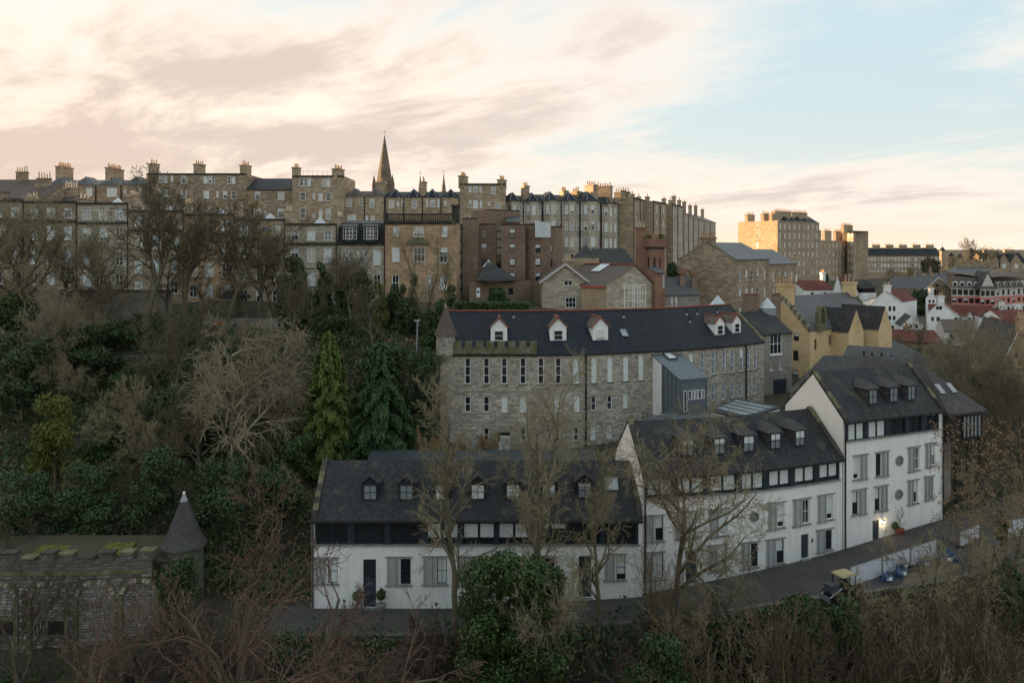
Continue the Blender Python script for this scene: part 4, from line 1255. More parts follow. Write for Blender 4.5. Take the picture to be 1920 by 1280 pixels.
r = MB(); o_ = V(-.25, -.3, -.12)
r.face(A + o_, C_ + V(0, -.3, .1), C_ + bk3 + V(0, 0, .1), A + bk3 + o_); r.face(C_ + V(0, -.3, .1), B + V(.2, -.3, -.1), B + bk3, C_ + bk3 + V(0, 0, .1)); r.build('roof', 'slate_brown', K)
m = MB(); m.face((*A[:2], 18), (*(A + bk3)[:2], 18), A + bk3, A); m.build('side_wall', 'rubble_warm', K)
q = MB(); q.box(C_ + V(-.15, -.3, .1), bk3, (.3, 0, 0), (0, 0, .18)); q.build('ridge_tiles', 'ridge_red', K)
e = (A + bk3 * .45).lerp(C_ + bk3 * .45, .58); d2 = (C_ - A).normalized(); MB().box(e + V(0, 0, .22), bk3.normalized() * 1.9, d2 * 2.6, (0, 0, .1)).build('skylight', 'glass_roof', K)
fX = Facade(P2(1090, 115), P2(1137, 114))
X_ = block('stone_annexe', 'low warm sandstone annexe with tiled edge beside the hall', 'building', fX, 6, 18, ZY(537, 114.5), [], 'rubble_warm', 'flat', corn='ridge_red')
# red sandstone tower
twr = thing('battlement_tower', (*P2(1226, 124), 19), 'red sandstone tower with battlements and tall chimney beside it', 'tower')
zt = ZY(463, 124); fT = Facade(P2(1208, 123.4), P2(1218, 122.2), P2(1236, 122.2), P2(1246, 123.4))
tw = [(.9 + k * 1.02, 1.3 + k * 1.02, ZY(507, 123), ZY(482, 123), 1, 1) for k in range(3)]
m = MB(); wall_mesh(m, fT, 18, zt, [q[:4] for q in tw]); end_walls(m, fT, 4, 18, zt); m.build('wall', 'brick_red', twr)
for q in tw: window(fT, *q[:4], twr, 1, 2, 'black_beam', .05, 'glass_dark')
q = MB(); band(q, fT, zt, zt + 1.3, .28, 0, fT.len, 4); q.build('parapet', 'brick_red', twr)
q = MB(); band(q, fT, zt - .3, zt, .16, 0, fT.len, .1); q.build('corbel_course', 'sooty_stone', twr)
for k in range(6):
    s = fT.len * (k + .3) / 5.8; p = fT.pt(s, zt + 1.3, .0); MB().obox(p[:2], fT.at(s)[1], .46, .6, zt + 1.3, zt + 2.0).build('merlon', random.choice(('brick_red', 'moss')), twr)
chimney(P2(1201, 123.6), (1, 0), 1.45, 1.3, 18, ZY(426, 123.6), twr, 'brick_red', 3, 'pale_pot', .8)
fZ = Facade(P2(1130, 128), P2(1193, 130))
block('slate_roof_house', 'low house with dark slate roof and rooflight left of the red tower', 'house', fZ, 9, 18, ZY(497, 129), [], 'ashlar_dark', 'gable', ZY(468, 133), 'slate_dark')
Zb = thing('dome_roof_house', (*P2(1100, 128), 18), 'small house with dark pyramid roof and stone parapet behind the gabled house', 'house')
q = MB(); cs = [P2(1070, 126), P2(1122, 126), P2(1126, 134), P2(1076, 134)]; pyramid(q, cs, (*P2(1098, 130), ZY(459, 130)), ZY(487, 126)); q.build('roof', 'slate_dark', Zb)
prism('wall', 'ashlar_tan', Zb, cs, 17, ZY(484, 126))
# sheds right of the tower
fW = Facade(P2(1247, 119), P2(1312, 121))
wsh = block('slate_lean_to', 'low range with grey slate lean-to roof right of the red tower', 'building', fW, 7, 17, ZY(553, 119), pw(fW, [(1258, 556, 1262, 575, 1, 3), (1266, 556, 1270, 575, 1, 3)]), 'rubble_dark', 'gable', ZY(520, 122.5), 'slate_grey')
fW2 = Facade(P2(1228, 118), P2(1247, 118.6))
block('porch_wing', 'narrow red sandstone wing with tall white windows at the tower foot', 'building', fW2, 4, 17, ZY(512, 118), pw(fW2, [(1243, 514, 1246, 540, 1, 3)]), 'brick_red', 'gable', ZY(503, 120), 'slate_grey')

# brown stone gabled tenement
fG = Facade(P2(1272, 131), P2(1380, 124))
gz0, gze, gzr = 16, ZY(487, 125), ZY(456, 128)
G = thing('brown_gable_tenement', (*P2(1380, 124), 16), 'brown stone tenement with broad blank gable and tall slate roofed side', 'tenement')
wg = pw(fG, [(1323, 493, 1330, 503, 1, 2), (1323, 520, 1330, 532, 1, 2), (1323, 549, 1330, 559, 1, 2)])
m = MB(); wall_mesh(m, fG, gz0, gze - 2, [q[:4] for q in wg if q[3] < gze - 2]); a, b = fG.pt(0, gze - 2), fG.pt(fG.len, gze - 2)
m.face(a, b, fG.pt(fG.len, gze), fG.pt(fG.len * .62, gzr), fG.pt(fG.len * .36, gzr), fG.pt(0, gze - 1)); m.build('gable_wall', 'ashlar_dark', G)
for q in wg: window(fG, *q[:4], G, 1, 2, 'white_paint', .09, 'glass_dark', 0, dep=.05 if q[3] < gze - 2 else -.02)
gd_ = V(.62, .78, 0); fGL = Facade(fG.p[-1], fG.p[-1] + Vector((gd_.x, gd_.y)) * 15)
block('x', 'x', 'x', fGL, 10, gz0, gze, [w_ for w_ in grid(fGL, (.12, .3, .47, .64, .85), (17.6, 20.6, 23.6), .9, 1.7) if w_[3] < gze], 'ashlar_dark', 'gable', gzr, 'slate_grey', par=G)
fGL2 = Facade(fGL.p[-1], fGL.p[-1] + Vector((gd_.x, gd_.y)) * 14)
block('stone_tenement', 'lower stone tenement with slate roof joined behind the brown gable', 'tenement', fGL2, 9, gz0, gze - 1.0, grid(fGL2, (.15, .38, .6, .85), (17.2, 20.2, 23.0), .9, 1.6), 'ashlar_dark', 'gable', gzr - 1.2, 'slate_grey')
chimney(fG.pt(fG.len * .5, 0, -.6)[:2], fG.at(1)[1], 2.4, .9, gzr - 2, gzr + 1.0, G, 'ashlar_dark', 6)
for px, y0, y1 in ((1301, 508, 545), (1279, 505, 540)):
    p = P2(px, 122); c_ = thing('stone_stack', (*p, 17), 'free square brown stack before the blank gable, ' + ('right one' if px > 1290 else 'left one'), 'chimney'); c_.location.z = 17
    MB().obox(p, (1, 0), .8, .8, 17, ZY(y0 + 8, 122)).build('shaft', 'brick_brown', c_); MB().obox(p, (1, 0), 1.3, 1.3, ZY(y0 + 8, 122) + .002, ZY(y0, 122)).build('cap', 'brick_red', c_)
for px, Y, wd, tp in ((1407, 108, 2.0, 553), (1455, 110, .95, 552)):
    p = P2(px, Y); c_ = thing('brick_stack', (*p, 12), ('broad' if px < 1450 else 'narrow') + ' dark red brick chimney stack behind the ' + ('mill roof end' if px < 1450 else 'yellow gable'), 'chimney')
    MB().obox(p, (1, 0), wd, 1.2, 12, ZY(tp, Y)).build('shaft', 'brick_brown', c_)
    q = MB()
    for k in range(6): q.obox((p.x - wd / 2 + wd * (k + .5) / 6, p.y), (1, 0), wd / 9, 1.3, ZY(tp, Y), ZY(tp, Y) + .22)
    q.build('cap', 'brick_red', c_)
for px, py in ((1346, 573), (1439, 577)):
    p = W(px, py, 108); c_ = thing('glass_cupola', (p.x, p.y, p.z - 1), 'small glazed pyramid cupola behind the mill ridge, ' + ('near the dormers' if px < 1400 else 'by the brick stack'), 'cupola')
    q = MB(); q.cyl(p[:2], 1.3, .0, p.z, p.z + 1.5, 8); q.build('glazing', 'glass_roof', c_); MB().cyl(p[:2], 1.2, 1.2, p.z - 3, p.z, 8).build('drum', 'lead', c_)

# ---------------------------------------------------------------- modern brown brick flats
bf = thing('brick_flats', (*P2(867, 136), 19), 'modern brown brick flats with stepped blocks and dark stair glazing', 'flats')
def bblock(x0, x1, Y0, Y1, yt, wins, dp=10, mat='brick_brown'):
    f_ = Facade(P2(x0, Y0), P2(x1, Y1)); zt_ = ZY(yt, (Y0 + Y1) / 2)
    w_ = pw(f_, wins, 1, 2)
    m = MB(); wall_mesh(m, f_, 18, zt_, [q[:4] for q in w_]); end_walls(m, f_, dp, 18, zt_); fb = f_.off(dp); ribbon(m, f_, zt_, fb, zt_); m.build('brick_wall', mat, bf)
    q = MB(); band(q, f_, zt_ - .15, zt_ + .08, .06); q.build('parapet', 'sooty_stone', bf)
    for q in w_: window(f_, *q[:4], bf, q[4], q[5], 'black_metal', .08, 'glass_dark', random.choice((0, .5, .8, .4)), dep=.12)
bblock(867, 896, 134, 134, 409, [])
bblock(896, 931, 138, 138, 420, [(902, 429, 913, 446), (902, 456, 913, 473), (902, 484, 913, 500), (902, 512, 913, 528)])
bblock(940, 985, 136, 136, 421, [(955, 429, 966, 446), (955, 457, 966, 473), (955, 485, 966, 500), (955, 511, 966, 526)])
bblock(985, 1002, 139, 139, 420, [])
bblock(1002, 1055, 136, 141, 424, [(1004, 458, 1014, 474), (1004, 484, 1014, 500), (1004, 511, 1014, 527), (1033, 460, 1036, 475), (1033, 485, 1036, 500)])
bblock(912, 975, 147, 150, 394, [], 8)
q = MB(); a = [P2(948, 146), P2(975, 146), P2(975, 153), P2(948, 153)]; q.face((*a[0], ZY(416, 146)), (*a[1], ZY(416, 146)), (*a[2], ZY(394, 153)), (*a[3], ZY(394, 153))); q.build('glass_slope', 'slate_grey', bf)
fq = Facade(P2(931, 139.5), P2(940, 139.5)); q = MB(); wall_mesh(q, fq, 18, ZY(424, 139.5)); q.build('stair_glazing', 'glass_dark', bf)
for k in range(9): MB().box(fq.pt(0, 20 + k * 1.5, .05), (fq.len, 0, 0), (0, -.06, 0), (0, 0, .2)).build('transom', 'black_metal', bf)
fq = Facade(P2(856, 133), P2(867, 133)); q = MB(); wall_mesh(q, fq, 18, ZY(420, 133)); q.build('stair_glazing', 'glass_dark', bf)
for k in range(6): window(fq, .1, fq.len - .1, 20 + k * 2.1, 21.7 + k * 2.1, bf, 1, 2, 'black_metal', .07, 'glass_sky', .0, dep=-.08)
gx0, gx1 = P2(1004, 134.5), P2(1032, 136)
q = MB(); zt0, zt1 = ZY(445, 135), ZY(413, 136)
q.face((*gx0, zt0), (*gx1, zt0), (gx1.x, gx1.y + .4, zt1 - .6), (gx0.x, gx0.y + .4, zt1)); q.face((gx0.x, gx0.y + .4, zt1), (gx1.x, gx1.y + .4, zt1 - .6), (gx1.x, gx1.y + 4, zt1 - .6), (gx0.x, gx0.y + 4, zt1)); q.face((*gx0, zt0), (gx0.x, gx0.y + .4, zt1), (gx0.x, gx0.y + 4, zt1), (gx0.x, gx0.y + 4, zt0))
q.build('glass_box', 'glass_roof', bf)
q = MB()
for k in range(8):
    a = gx0.lerp(gx1, k / 7); q.box((a.x - .04, a.y - .06, zt0), (.08, 0, 0), (0, .4, zt1 - zt0 - .6 * k / 7), (0, -.05, 0))
q.build('glazing_bars', 'white_paint', bf)
et = thing('entrance_pavilion', (*P2(930, 124), 19), 'low brick pavilion with dark pyramid roof in front of the brick flats', 'building')
fE = Facade(P2(880, 125), P2(962, 122)); q = MB(); we = pw(fE, [(917, 540, 926, 558), (929, 540, 942, 556), (953, 540, 962, 552)]); wall_mesh(q, fE, 18, ZY(528, 124), [w_[:4] for w_ in we]); end_walls(q, fE, 8, 18, ZY(528, 124)); q.build('wall', 'brick_brown', et)
for w_ in we: window(fE, *w_[:4], et, 1, 1, 'black_metal', .08, 'glass_dark')
q = MB(); cs = [P2(893, 121.5), P2(968, 121), P2(968, 131), P2(893, 131)]; pyramid(q, cs, (*P2(915, 127), ZY(489, 127)), ZY(526, 121.5)); q.build('roof', 'slate_dark', et)
q = MB(); q.cyl(P2(916, 127), 1.4, 0, ZY(500, 127), ZY(487, 127), 4, math.pi / 4); q.build('glass_lantern', 'glass_roof', et)
sg = thing('parking_sign', (*P2(897, 119), 19), 'white sign with a round blue mark beside the brick pavilion', 'sign')
A = W(893.5, 557, 119); B = W(900, 540, 119); MB().box((A.x, 119, A.z), (B.x - A.x, 0, 0), (0, .05, 0), (0, 0, B.z - A.z)).build('panel', 'white_paint', sg)
c = W(896.8, 547, 118.98); q = MB(); q.face(*[c + V(.2 * math.cos(a), 0, .2 * math.sin(a)) for a in np.linspace(0, 2 * math.pi, 17)[:-1]]); q.build('round_mark', 'flag_blue', sg)
MB().tube((c.x, 119.1, 18), (c.x, 119.1, A.z), .05).build('post', 'grey_metal', sg)

# ---------------------------------------------------------------- lower terrace of stone houses along the hill
T1 = 125.0
units = [  # x0, x1, roofline y, material, words
 (-150, -52, 374, 'ashlar_dark', 'beyond the left edge'), (-52, 45, 376, 'ashlar_dark', 'at the far left behind trees'), (45, 145, 378, 'ashlar_dark', 'second from the left edge'), (145, 241, 381, 'ashlar_grey', 'third from the left edge'),
 (241, 345, 395, 'ashlar_tan', 'behind the tallest bare trees'), (345, 440, 402, 'ashlar_orange', 'with glass roof lanterns'), (440, 535, 411, 'ashlar_tan', 'with a flag in its attic window'), (535, 632, 420, 'ashlar_grey', 'left of the black mansard')]
for i, (x0, x1, yt, mt, wd_) in enumerate(units):
    f_ = Facade(P2(x0, T1), P2(x1, T1)); zt_ = ZY(yt, T1)
    w_ = []
    if i == 0: cols_ = (.18, .5, .82)
    for fr in (.18, .5, .82):
        for (ya, yb, c, r) in ((12, 31, 2, 2), (46, 72, 2, 3), (91, 117, 2, 3), (132, 156, 2, 2)):
            wd = 1.32; s = f_.len * fr
            za, zb = zt_ - (yb) * T1 / F, zt_ - ya * T1 / F
            w_.append((s - wd / 2, s + wd / 2, za, zb, c, r))
    T = block('terrace_house', 'stone terrace house ' + wd_, 'house', f_, 11, 18.5, zt_, w_, mt, 'flat', pbl=(.3, .5), group='lower terrace on the hill', th=.11)
    q = MB(); band(q, f_, zt_ - 38.5 * T1 / F, zt_ - 35 * T1 / F, .38); q.build('attic_cornice', 'sooty_stone', T)
    q = MB(); band(q, f_, zt_ - 83 * T1 / F, zt_ - 81 * T1 / F, .14); q.build('string_course', 'dressed_stone', T)
    pipe(f_, f_.len - .1, 19, zt_ - .3, T, .09)
    chimney((f_.p[1].x - .1, T1 + 2.5), (0, 1), 3.2, 1.0, zt_ - .5, zt_ + (.7 if i < 3 else random.uniform(1.0, 1.7)), T, random.choice(('ashlar_tan', 'ashlar_dark')), random.choice((3, 4, 6)), 'pale_pot')
    if i > 2:
        cp = f_.pt(f_.len * .55, zt_, -4); q = MB(); q.cyl(cp[:2], 1.1, 0, zt_ + .2, zt_ + 1.2, 8); q.build('roof_lantern', 'glass_roof', T); MB().cyl(cp[:2], 1.0, 1.0, zt_ - .05, zt_ + .2, 8).build('lantern_kerb', 'lead', T)
# house with black mansard and two bay dormers
f_ = Facade(P2(632, T1), P2(720, T1)); zc_ = ZY(457, T1)
wd3 = pw(f_, [(641, 469, 655, 497, 2, 3), (670, 469, 685, 497, 2, 3), (700, 469, 714, 497, 2, 3), (641, 515, 655, 545, 2, 3), (670, 515, 685, 545, 2, 3), (700, 515, 714, 545, 2, 3)])
mh = block('terrace_house', 'pale stone terrace house with black slated mansard and two bay dormers', 'house', f_, 11, 18.5, zc_, wd3, 'ashlar_grey', 'flat', group='lower terrace on the hill', th=.11)
q = MB(); z1 = ZY(418, T1); a, b = f_.pt(0, zc_ + .1, -.3), f_.pt(f_.len, zc_ + .1, -.3); q.face(a, b, f_.pt(f_.len, z1, -1.4), f_.pt(0, z1, -1.4)); q.face(f_.pt(0, z1, -1.4), f_.pt(f_.len, z1, -1.4), f_.pt(f_.len, z1 + .7, -8), f_.pt(0, z1 + .7, -8))
q.build('mansard', 'slate_dark', mh)
for cx0, cx1 in ((642, 671), (681, 710)):
    ya, yb = 424, 449
    fd = Facade((XP(cx0, T1), T1 - .1), (XP(cx0 + 6, T1), T1 - .8), (XP(cx1 - 6, T1), T1 - .8), (XP(cx1, T1), T1 - .1))
    ws = [(.1, fd.c[1] - .08, ZY(yb, T1), ZY(ya + 2, T1), 1, 3), (fd.c[1] + .1, fd.c[2] - .1, ZY(yb, T1), ZY(ya + 2, T1), 2, 3), (fd.c[2] + .08, fd.len - .1, ZY(yb, T1), ZY(ya + 2, T1), 1, 3)]
    m = MB(); wall_mesh(m, fd, ZY(455, T1), ZY(ya, T1), [w_[:4] for w_ in ws]); bd = m.build('bay_dormer', 'slate_dark', mh)
    q = MB(); band(q, fd, ZY(ya, T1), ZY(ya - 3, T1), .12, 0, fd.len, 1.4); q.build('dormer_roof', 'lead', bd)
    for w_ in ws:
        o = window(fd, *w_[:4], bd, w_[4], w_[5], 'white_paint', .11, 'glass_dark', 0)
        for ch in list(o.children): ch.parent = bd; ch.location = o.location; ch.rotation_euler = o.rotation_euler
# end house with balustrade
f_ = Facade(P2(720, T1 - .5), P2(856, T1 - .5)); zt_ = ZY(418, T1)
we = pw(f_, [(737, 424, 748, 444, 2, 3), (775, 424, 794, 444, 3, 3), (828, 424, 839, 444, 2, 3), (735, 464, 749, 491, 2, 2), (775, 463, 797, 491, 3, 2), (824, 464, 839, 493, 2, 2), (735, 515, 748, 545, 2, 2), (801, 515, 808, 543, 1, 2), (824, 516, 838, 543, 3, 3)])
eh = block('terrace_house', 'orange sandstone end house with black balustrade and wall head pediment', 'house', f_, 12, 18.5, zt_, we, 'ashlar_orange', 'flat', group='lower terrace on the hill', th=.11)
q = MB(); band(q, f_, zt_ + .0, zt_ + .35, .3); band(q, f_, zt_ + 1.25, zt_ + 1.5, .26); q.build('balustrade_rails', 'sooty_stone', eh)
q = MB()
for k in range(40): p = f_.pt(f_.len * (k + .5) / 40, 0, .1); q.cyl(p[:2], .1, .07, zt_ + .35, zt_ + 1.25, 6)
q.build('balusters', 'sooty_stone', eh)
for s in (.3, f_.len - .3): p = f_.pt(s, 0, .1); MB().obox(p[:2], (1, 0), .7, .5, zt_ + .351, zt_ + 1.7).build('pier', 'sooty_stone', eh)
c = f_.pt(f_.hit(784), ZY(455, T1), .1); q = MB(); hw = 22 * T1 / F
q.face(c + V(-hw, -.3, 0), c + V(hw, -.3, 0), c + V(hw * .5, -.3, .75), c + V(0, -.3, .95), c + V(-hw * .5, -.3, .75)); q.box(c + V(-hw, -.35, -.2), (2 * hw, 0, 0), (0, .5, 0), (0, 0, .2)); q.build('pediment', 'mossy_stone', eh)
pipe(f_, .1, 19, zt_, eh, .09)
chimney((f_.p[1].x - .3, T1 + 2), (0, 1), 3, 1.1, zt_, zt_ + 3.0, eh, 'sooty_stone', 4)
fl = thing('flag', (*P2(491, T1 - .3), ZY(439, T1)), 'blue and yellow flag hung across an attic window of the terrace', 'flag')
A = W(491, 439, T1 - .25); B = W(507, 427.5, T1 - .25); hh = (B.z - A.z) / 2
MB().box(A, (B.x - A.x, 0, 0), (0, .03, 0), (0, 0, hh)).build('yellow_band', 'flag_yellow', fl); MB().box(A + V(0, 0, hh), (B.x - A.x, 0, 0), (0, .03, 0), (0, 0, hh)).build('blue_band', 'flag_blue', fl)

# ---------------------------------------------------------------- upper terrace, seen over the lower one
def tall(label, x0, x1, Y, yt, mat, wins, roof='flat', yr=None, zb=24, depth=12, Y1=None, rm='slate_grey', name='tall_terrace_house', group='upper terrace on the skyline', pbl=(.25, .45), chims=(), bh=None):
    f_ = Facade(P2(x0, Y), P2(x1, Y1 or Y)); zt_ = ZY(yt, Y)
    T = block(name, label, 'house', f_, depth, zb, zt_, pw(f_, wins), mat, roof, ZY(yr, Y + depth / 2) if yr else None, rm, group, th=.12, pbl=pbl)
    for px, top, wd, dp_ in chims:
        s = f_.hit(px); p = f_.pt(s, 0, -1.2 - dp_)
        chimney(p[:2], (0.35, .94), wd, 1.2, zt_ - 1, ZY(top, p.y), T, 'ashlar_tan', max(3, int(wd / .6)), 'clay_pot', .9)
    return T, f_, zt_
U = 170.0
tall('four storey skyline house with flat roof and three chimney stacks, left block', 275, 462, U, 326, 'ashlar_dark', [(297, 328, 305, 343), (306, 328, 314, 343), (320, 329, 325, 340), (339, 329, 349, 344), (381, 330, 389, 344), (390, 330, 397, 344), (397, 330, 403, 344), (426, 331, 433, 345), (434, 331, 441, 345), (297, 355, 305, 371), (306, 355, 315, 371), (339, 356, 350, 371), (381, 357, 392, 372), (405, 358, 410, 370), (418, 358, 426, 373), (433, 358, 443, 373), (297, 382, 316, 391), (381, 387, 393, 397), (434, 388, 443, 398)], chims=((284, 307, 2.0, 0), (370, 308, 2.4, 0), (457, 310, 2.4, 0)))
tall('skyline house with pitched slate roof between two taller blocks', 462, 548, U, 356, 'ashlar_dark', [(478, 359, 488, 374), (521, 360, 533, 375), (476, 391, 489, 409), (521, 391, 533, 409), (495, 395, 500, 405)], 'gable', 336, rm='slate_dark')
t3, f3, z3 = tall('tall skyline house with roof railing and twin chimneys', 548, 645, U - 2, 330, 'ashlar_tan', [(561, 334, 569, 349), (570, 334, 576, 349), (577, 334, 583, 349), (604, 335, 611, 350), (612, 335, 619, 350), (562, 361, 573, 376), (586, 362, 591, 374), (597, 362, 605, 377), (611, 362, 621, 377), (562, 390, 573, 410), (586, 400, 591, 408), (598, 393, 604, 411), (611, 391, 620, 411)], chims=((553, 314, 1.6, 0), (632, 317, 3.0, 0)))
q = MB()
for k in range(9): p = f3.pt(1.2 + k * 1.05, z3, -.6); q.tube((p.x, p.y, z3), (p.x, p.y, z3 + 1.1), .04, 4)
a = f3.pt(1.2, z3 + 1.1, -.6); q.tube(a, a + V(8.4, 0, 0), .04, 4); q.build('railing', 'grey_metal', t3)
def pyr_row(label, x0, x1, Y, ye, n, mat, wins, apex, zb=24, chims=(), rm='slate_grey', Y1=None, name='skyline_house', cat='house', group='upper terrace on the skyline', bay=0.):
    """row front whose bays each carry a small slated pyramid"""
    A, B = P2(x0, Y), P2(x1, Y1 or Y); t = (B - A).normalized(); nv = Vector((t.y, -t.x)); ln = (B - A).length
    pts = [A]
    if bay:
        for k in range(n):
            a = A + t * ln * (k + .14) / n; b = A + t * ln * (k + .86) / n; c = min(.9, ln / n * .2)
            pts += [a, a + t * c + nv * bay, b - t * c + nv * bay, b]
    pts.append(B); f_ = Facade(*pts); ze_ = ZY(ye, Y)
    if callable(wins): wl_ = wins(f_, ze_, n)
    else: wl_ = pw(f_, wins)
    T = block(name, label, cat, f_, 11, zb, ze_, wl_, mat, 'none', th=.12, pbl=(.25, .5), group=group)
    q = MB(); fb = f_.off(11) if not bay else None
    pm0, pm1 = A - nv * 5.5, B - nv * 5.5; hm = ze_ + apex * .8
    q.face((*A, ze_), (*B, ze_), (*pm1, hm), (*pm0, hm)); q.face((*pm0, hm), (*pm1, hm), (*(B - nv * 11), ze_), (*(A - nv * 11), ze_))
    for k in range(n):
        a = A + t * ln * (k + .04) / n; b = A + t * ln * (k + .96) / n; m_ = (a + b) / 2
        dq = bay + .15
        ap = (*(m_ - nv * 1.2), ze_ + apex)
        l0, l1 = a + nv * .1, b + nv * .1; c = min(1.0, (b - a).length * .22)
        f0, f1 = a + t * c + nv * dq, b - t * c + nv * dq
        bk = (*(m_ - nv * 4.6), ze_ + apex)
        q.face((*f0, ze_), (*f1, ze_), ap); q.face((*l0, ze_), (*f0, ze_), ap); q.face((*f1, ze_), (*l1, ze_), ap)
        q.face((*l0, ze_), ap, bk, (*(a - nv * 4.5), ze_)); q.face((*l1, ze_), ap, bk, (*(b - nv * 4.5), ze_))
    q.build('roof', rm, T)
    lp = MB()
    for k in range(n):
        a = A + t * ln * (k + .04) / n; b = A + t * ln * (k + .96) / n; m_ = (a + b) / 2; c = min(1.0, (b - a).length * .22); dq = bay + .15
        ap = V(*(m_ - nv * 1.2), ze_ + apex + .03)
        for e in (a + t * c + nv * dq, b - t * c + nv * dq): lp.tube((*e, ze_ + .03), ap, .07, 4)
    lp.build('lead_hips', 'lead', T)
    for k in range(n + 1): pipe(f_, min(max(.1, f_.hit(CX + F * ((A + t * ln * k / n).x / (A + t * ln * k / n).y))), f_.len - .1), zb, ze_, T, .11)
    for px, top, wd, dp_ in chims:
        s = f_.hit(px); p = f_.pt(s, 0, -2.5 - dp_)
        chimney(p[:2], (-nv.x, -nv.y), wd, 1.2, ze_ - 1, ZY(top, p.y), T, 'ashlar_tan', max(3, int(wd / .62)), 'clay_pot', .95)
    return T
pyr_row('lower skyline house with three small hipped roofs at the far left', 85, 275, U + 2, 347, 4, 'ashlar_dark', [(117, 351, 125, 367), (139, 352, 146, 364), (161, 352, 173, 368), (200, 352, 219, 369), (232, 355, 237, 367), (257, 355, 264, 370)], 2.0, chims=((104, 313, 5, 1), (200, 316, 6, 1)))
pyr_row('skyline house with two brown hipped roofs left of the great spire', 645, 722, U, 368, 2, 'ashlar_tan', [(649, 372, 660, 388), (674, 372, 679, 385), (693, 373, 702, 389), (651, 402, 668, 414), (685, 404, 690, 414), (695, 404, 703, 414)], 1.9, chims=((712, 341, 1.8, 0),), rm='slate_brown')
pyr_row('skyline house with four blue grey hipped roofs right of the great spire', 722, 862, U, 370, 4, 'ashlar_tan', [(729, 374, 739, 390), (744, 377, 748, 387), (753, 374, 758, 387), (772, 374, 781, 391), (799, 373, 803, 389), (807, 374, 816, 388), (820, 373, 824, 389), (833, 376, 837, 386)], 2.0, chims=((792, 341, 2.2, 0),), rm='slate_blue')
tall('flat roofed skyline house with bay and tall chimneys right of the small spires', 862, 948, U, 345, 'ashlar_tan', [(879, 349, 884, 361), (887, 349, 896, 361), (899, 349, 903, 361), (921, 350, 929, 364), (879, 375, 884, 390), (887, 375, 896, 391), (900, 376, 904, 390), (915, 379, 919, 386), (929, 379, 937, 391), (880, 404, 895, 414), (900, 404, 905, 416)], chims=((868, 330, 2.6, 0), (941, 337, 2.6, 0)))
for px, Y_, top in ((8, 178, 318), (46, 150, 330), (100, 152, 348)):
    f_ = Facade(P2(px - 40, Y_), P2(px + 40, Y_))
    T = block('old_house', 'old house with lichened slate roof at the left skyline, ' + {8: 'farthest left', 46: 'with a pale chimney', 100: 'nearest the skyline row'}[px], 'house', f_, 10, 22, ZY(top + 42, Y_), [], 'ashlar_dark', 'gable', ZY(top + 20, Y_ + 5), 'slate_brown')
    chimney(f_.pt(f_.len * .6, 0, -5)[:2], (1, .3), 2.4, 1, ZY(top + 24, Y_), ZY(top, Y_), T, 'ashlar_dark', 5, 'pale_pot', 1.3)
# spires behind the skyline
def spire(px, Y, ytip, ybase, halfw, label, towers=True):
    p = P2(px, Y); zb_, zt_ = ZY(ybase, Y), ZY(ytip, Y); r = halfw * Y / F
    T = thing('church_spire', (*p, 20), label, 'spire', 'spires on the skyline')
    q = MB(); q.cyl(p, r, .12, zb_, zt_ - 1.0, 8, math.pi / 8); q.build('spire', 'spire_stone', T)
    MB().obox(p, (1, 0), r * 1.95, r * 1.95, 20, zb_ + .01).build('tower', 'spire_stone', T)
    q = MB(); q.cyl(p, .22, .22, zt_ - 1.4, zt_ - 1.0, 8); q.tube((*p, zt_ - 1.2), (*p, zt_ + 1.2), .08, 5); q.tube((p.x - .6, p.y, zt_ + .5), (p.x + .6, p.y, zt_ + .5), .07, 5); q.build('cross', 'black_metal', T)
    if towers:
        for sx in (-1, 1):
            c = (p.x + sx * r * .98, p.y - r * .8); MB().cyl(c, r * .24, r * .22, zb_ - 12, zb_ + r * .5, 8).build('pinnacle', 'spire_stone', T); MB().cyl(c, r * .24, 0, zb_ + r * .5 + .01, zb_ + r * 1.6, 8).build('pinnacle_cap', 'spire_stone', T)
        for k in range(0):
            for sx in (-.32, .32):
                z = zb_ + (zt_ - zb_) * (.1 + .2 * k); rr = r * (1 - .1 - .2 * k)
                MB().box((p.x + sx * rr - .35, p.y - rr * .94 - .1, z), (.7, 0, 0), (0, .5, 0), (0, 0, 2.0)).build('lucarne', 'sooty_stone', T)
spire(721, 330, 250, 356, 17.5, 'great stone church spire rising over the skyline')
spire(788, 340, 326, 366, 5, 'left small dark spire right of the great spire', False)
spire(832, 340, 324, 366, 5.5, 'right small dark spire right of the great spire', False)
p = P2(714, 172); c_ = thing('rooftop_stack', (*p, 38), 'broad stone stack with pots at the foot of the great spire', 'chimney'); MB().obox(p, (1, 0), 2.0, 1.6, 38, ZY(345, 172)).build('shaft', 'ashlar_tan', c_); MB().obox(p, (1, 0), 2.3, 1.9, ZY(345, 172) + .001, ZY(341, 172)).build('cap', 'ashlar_tan', c_)

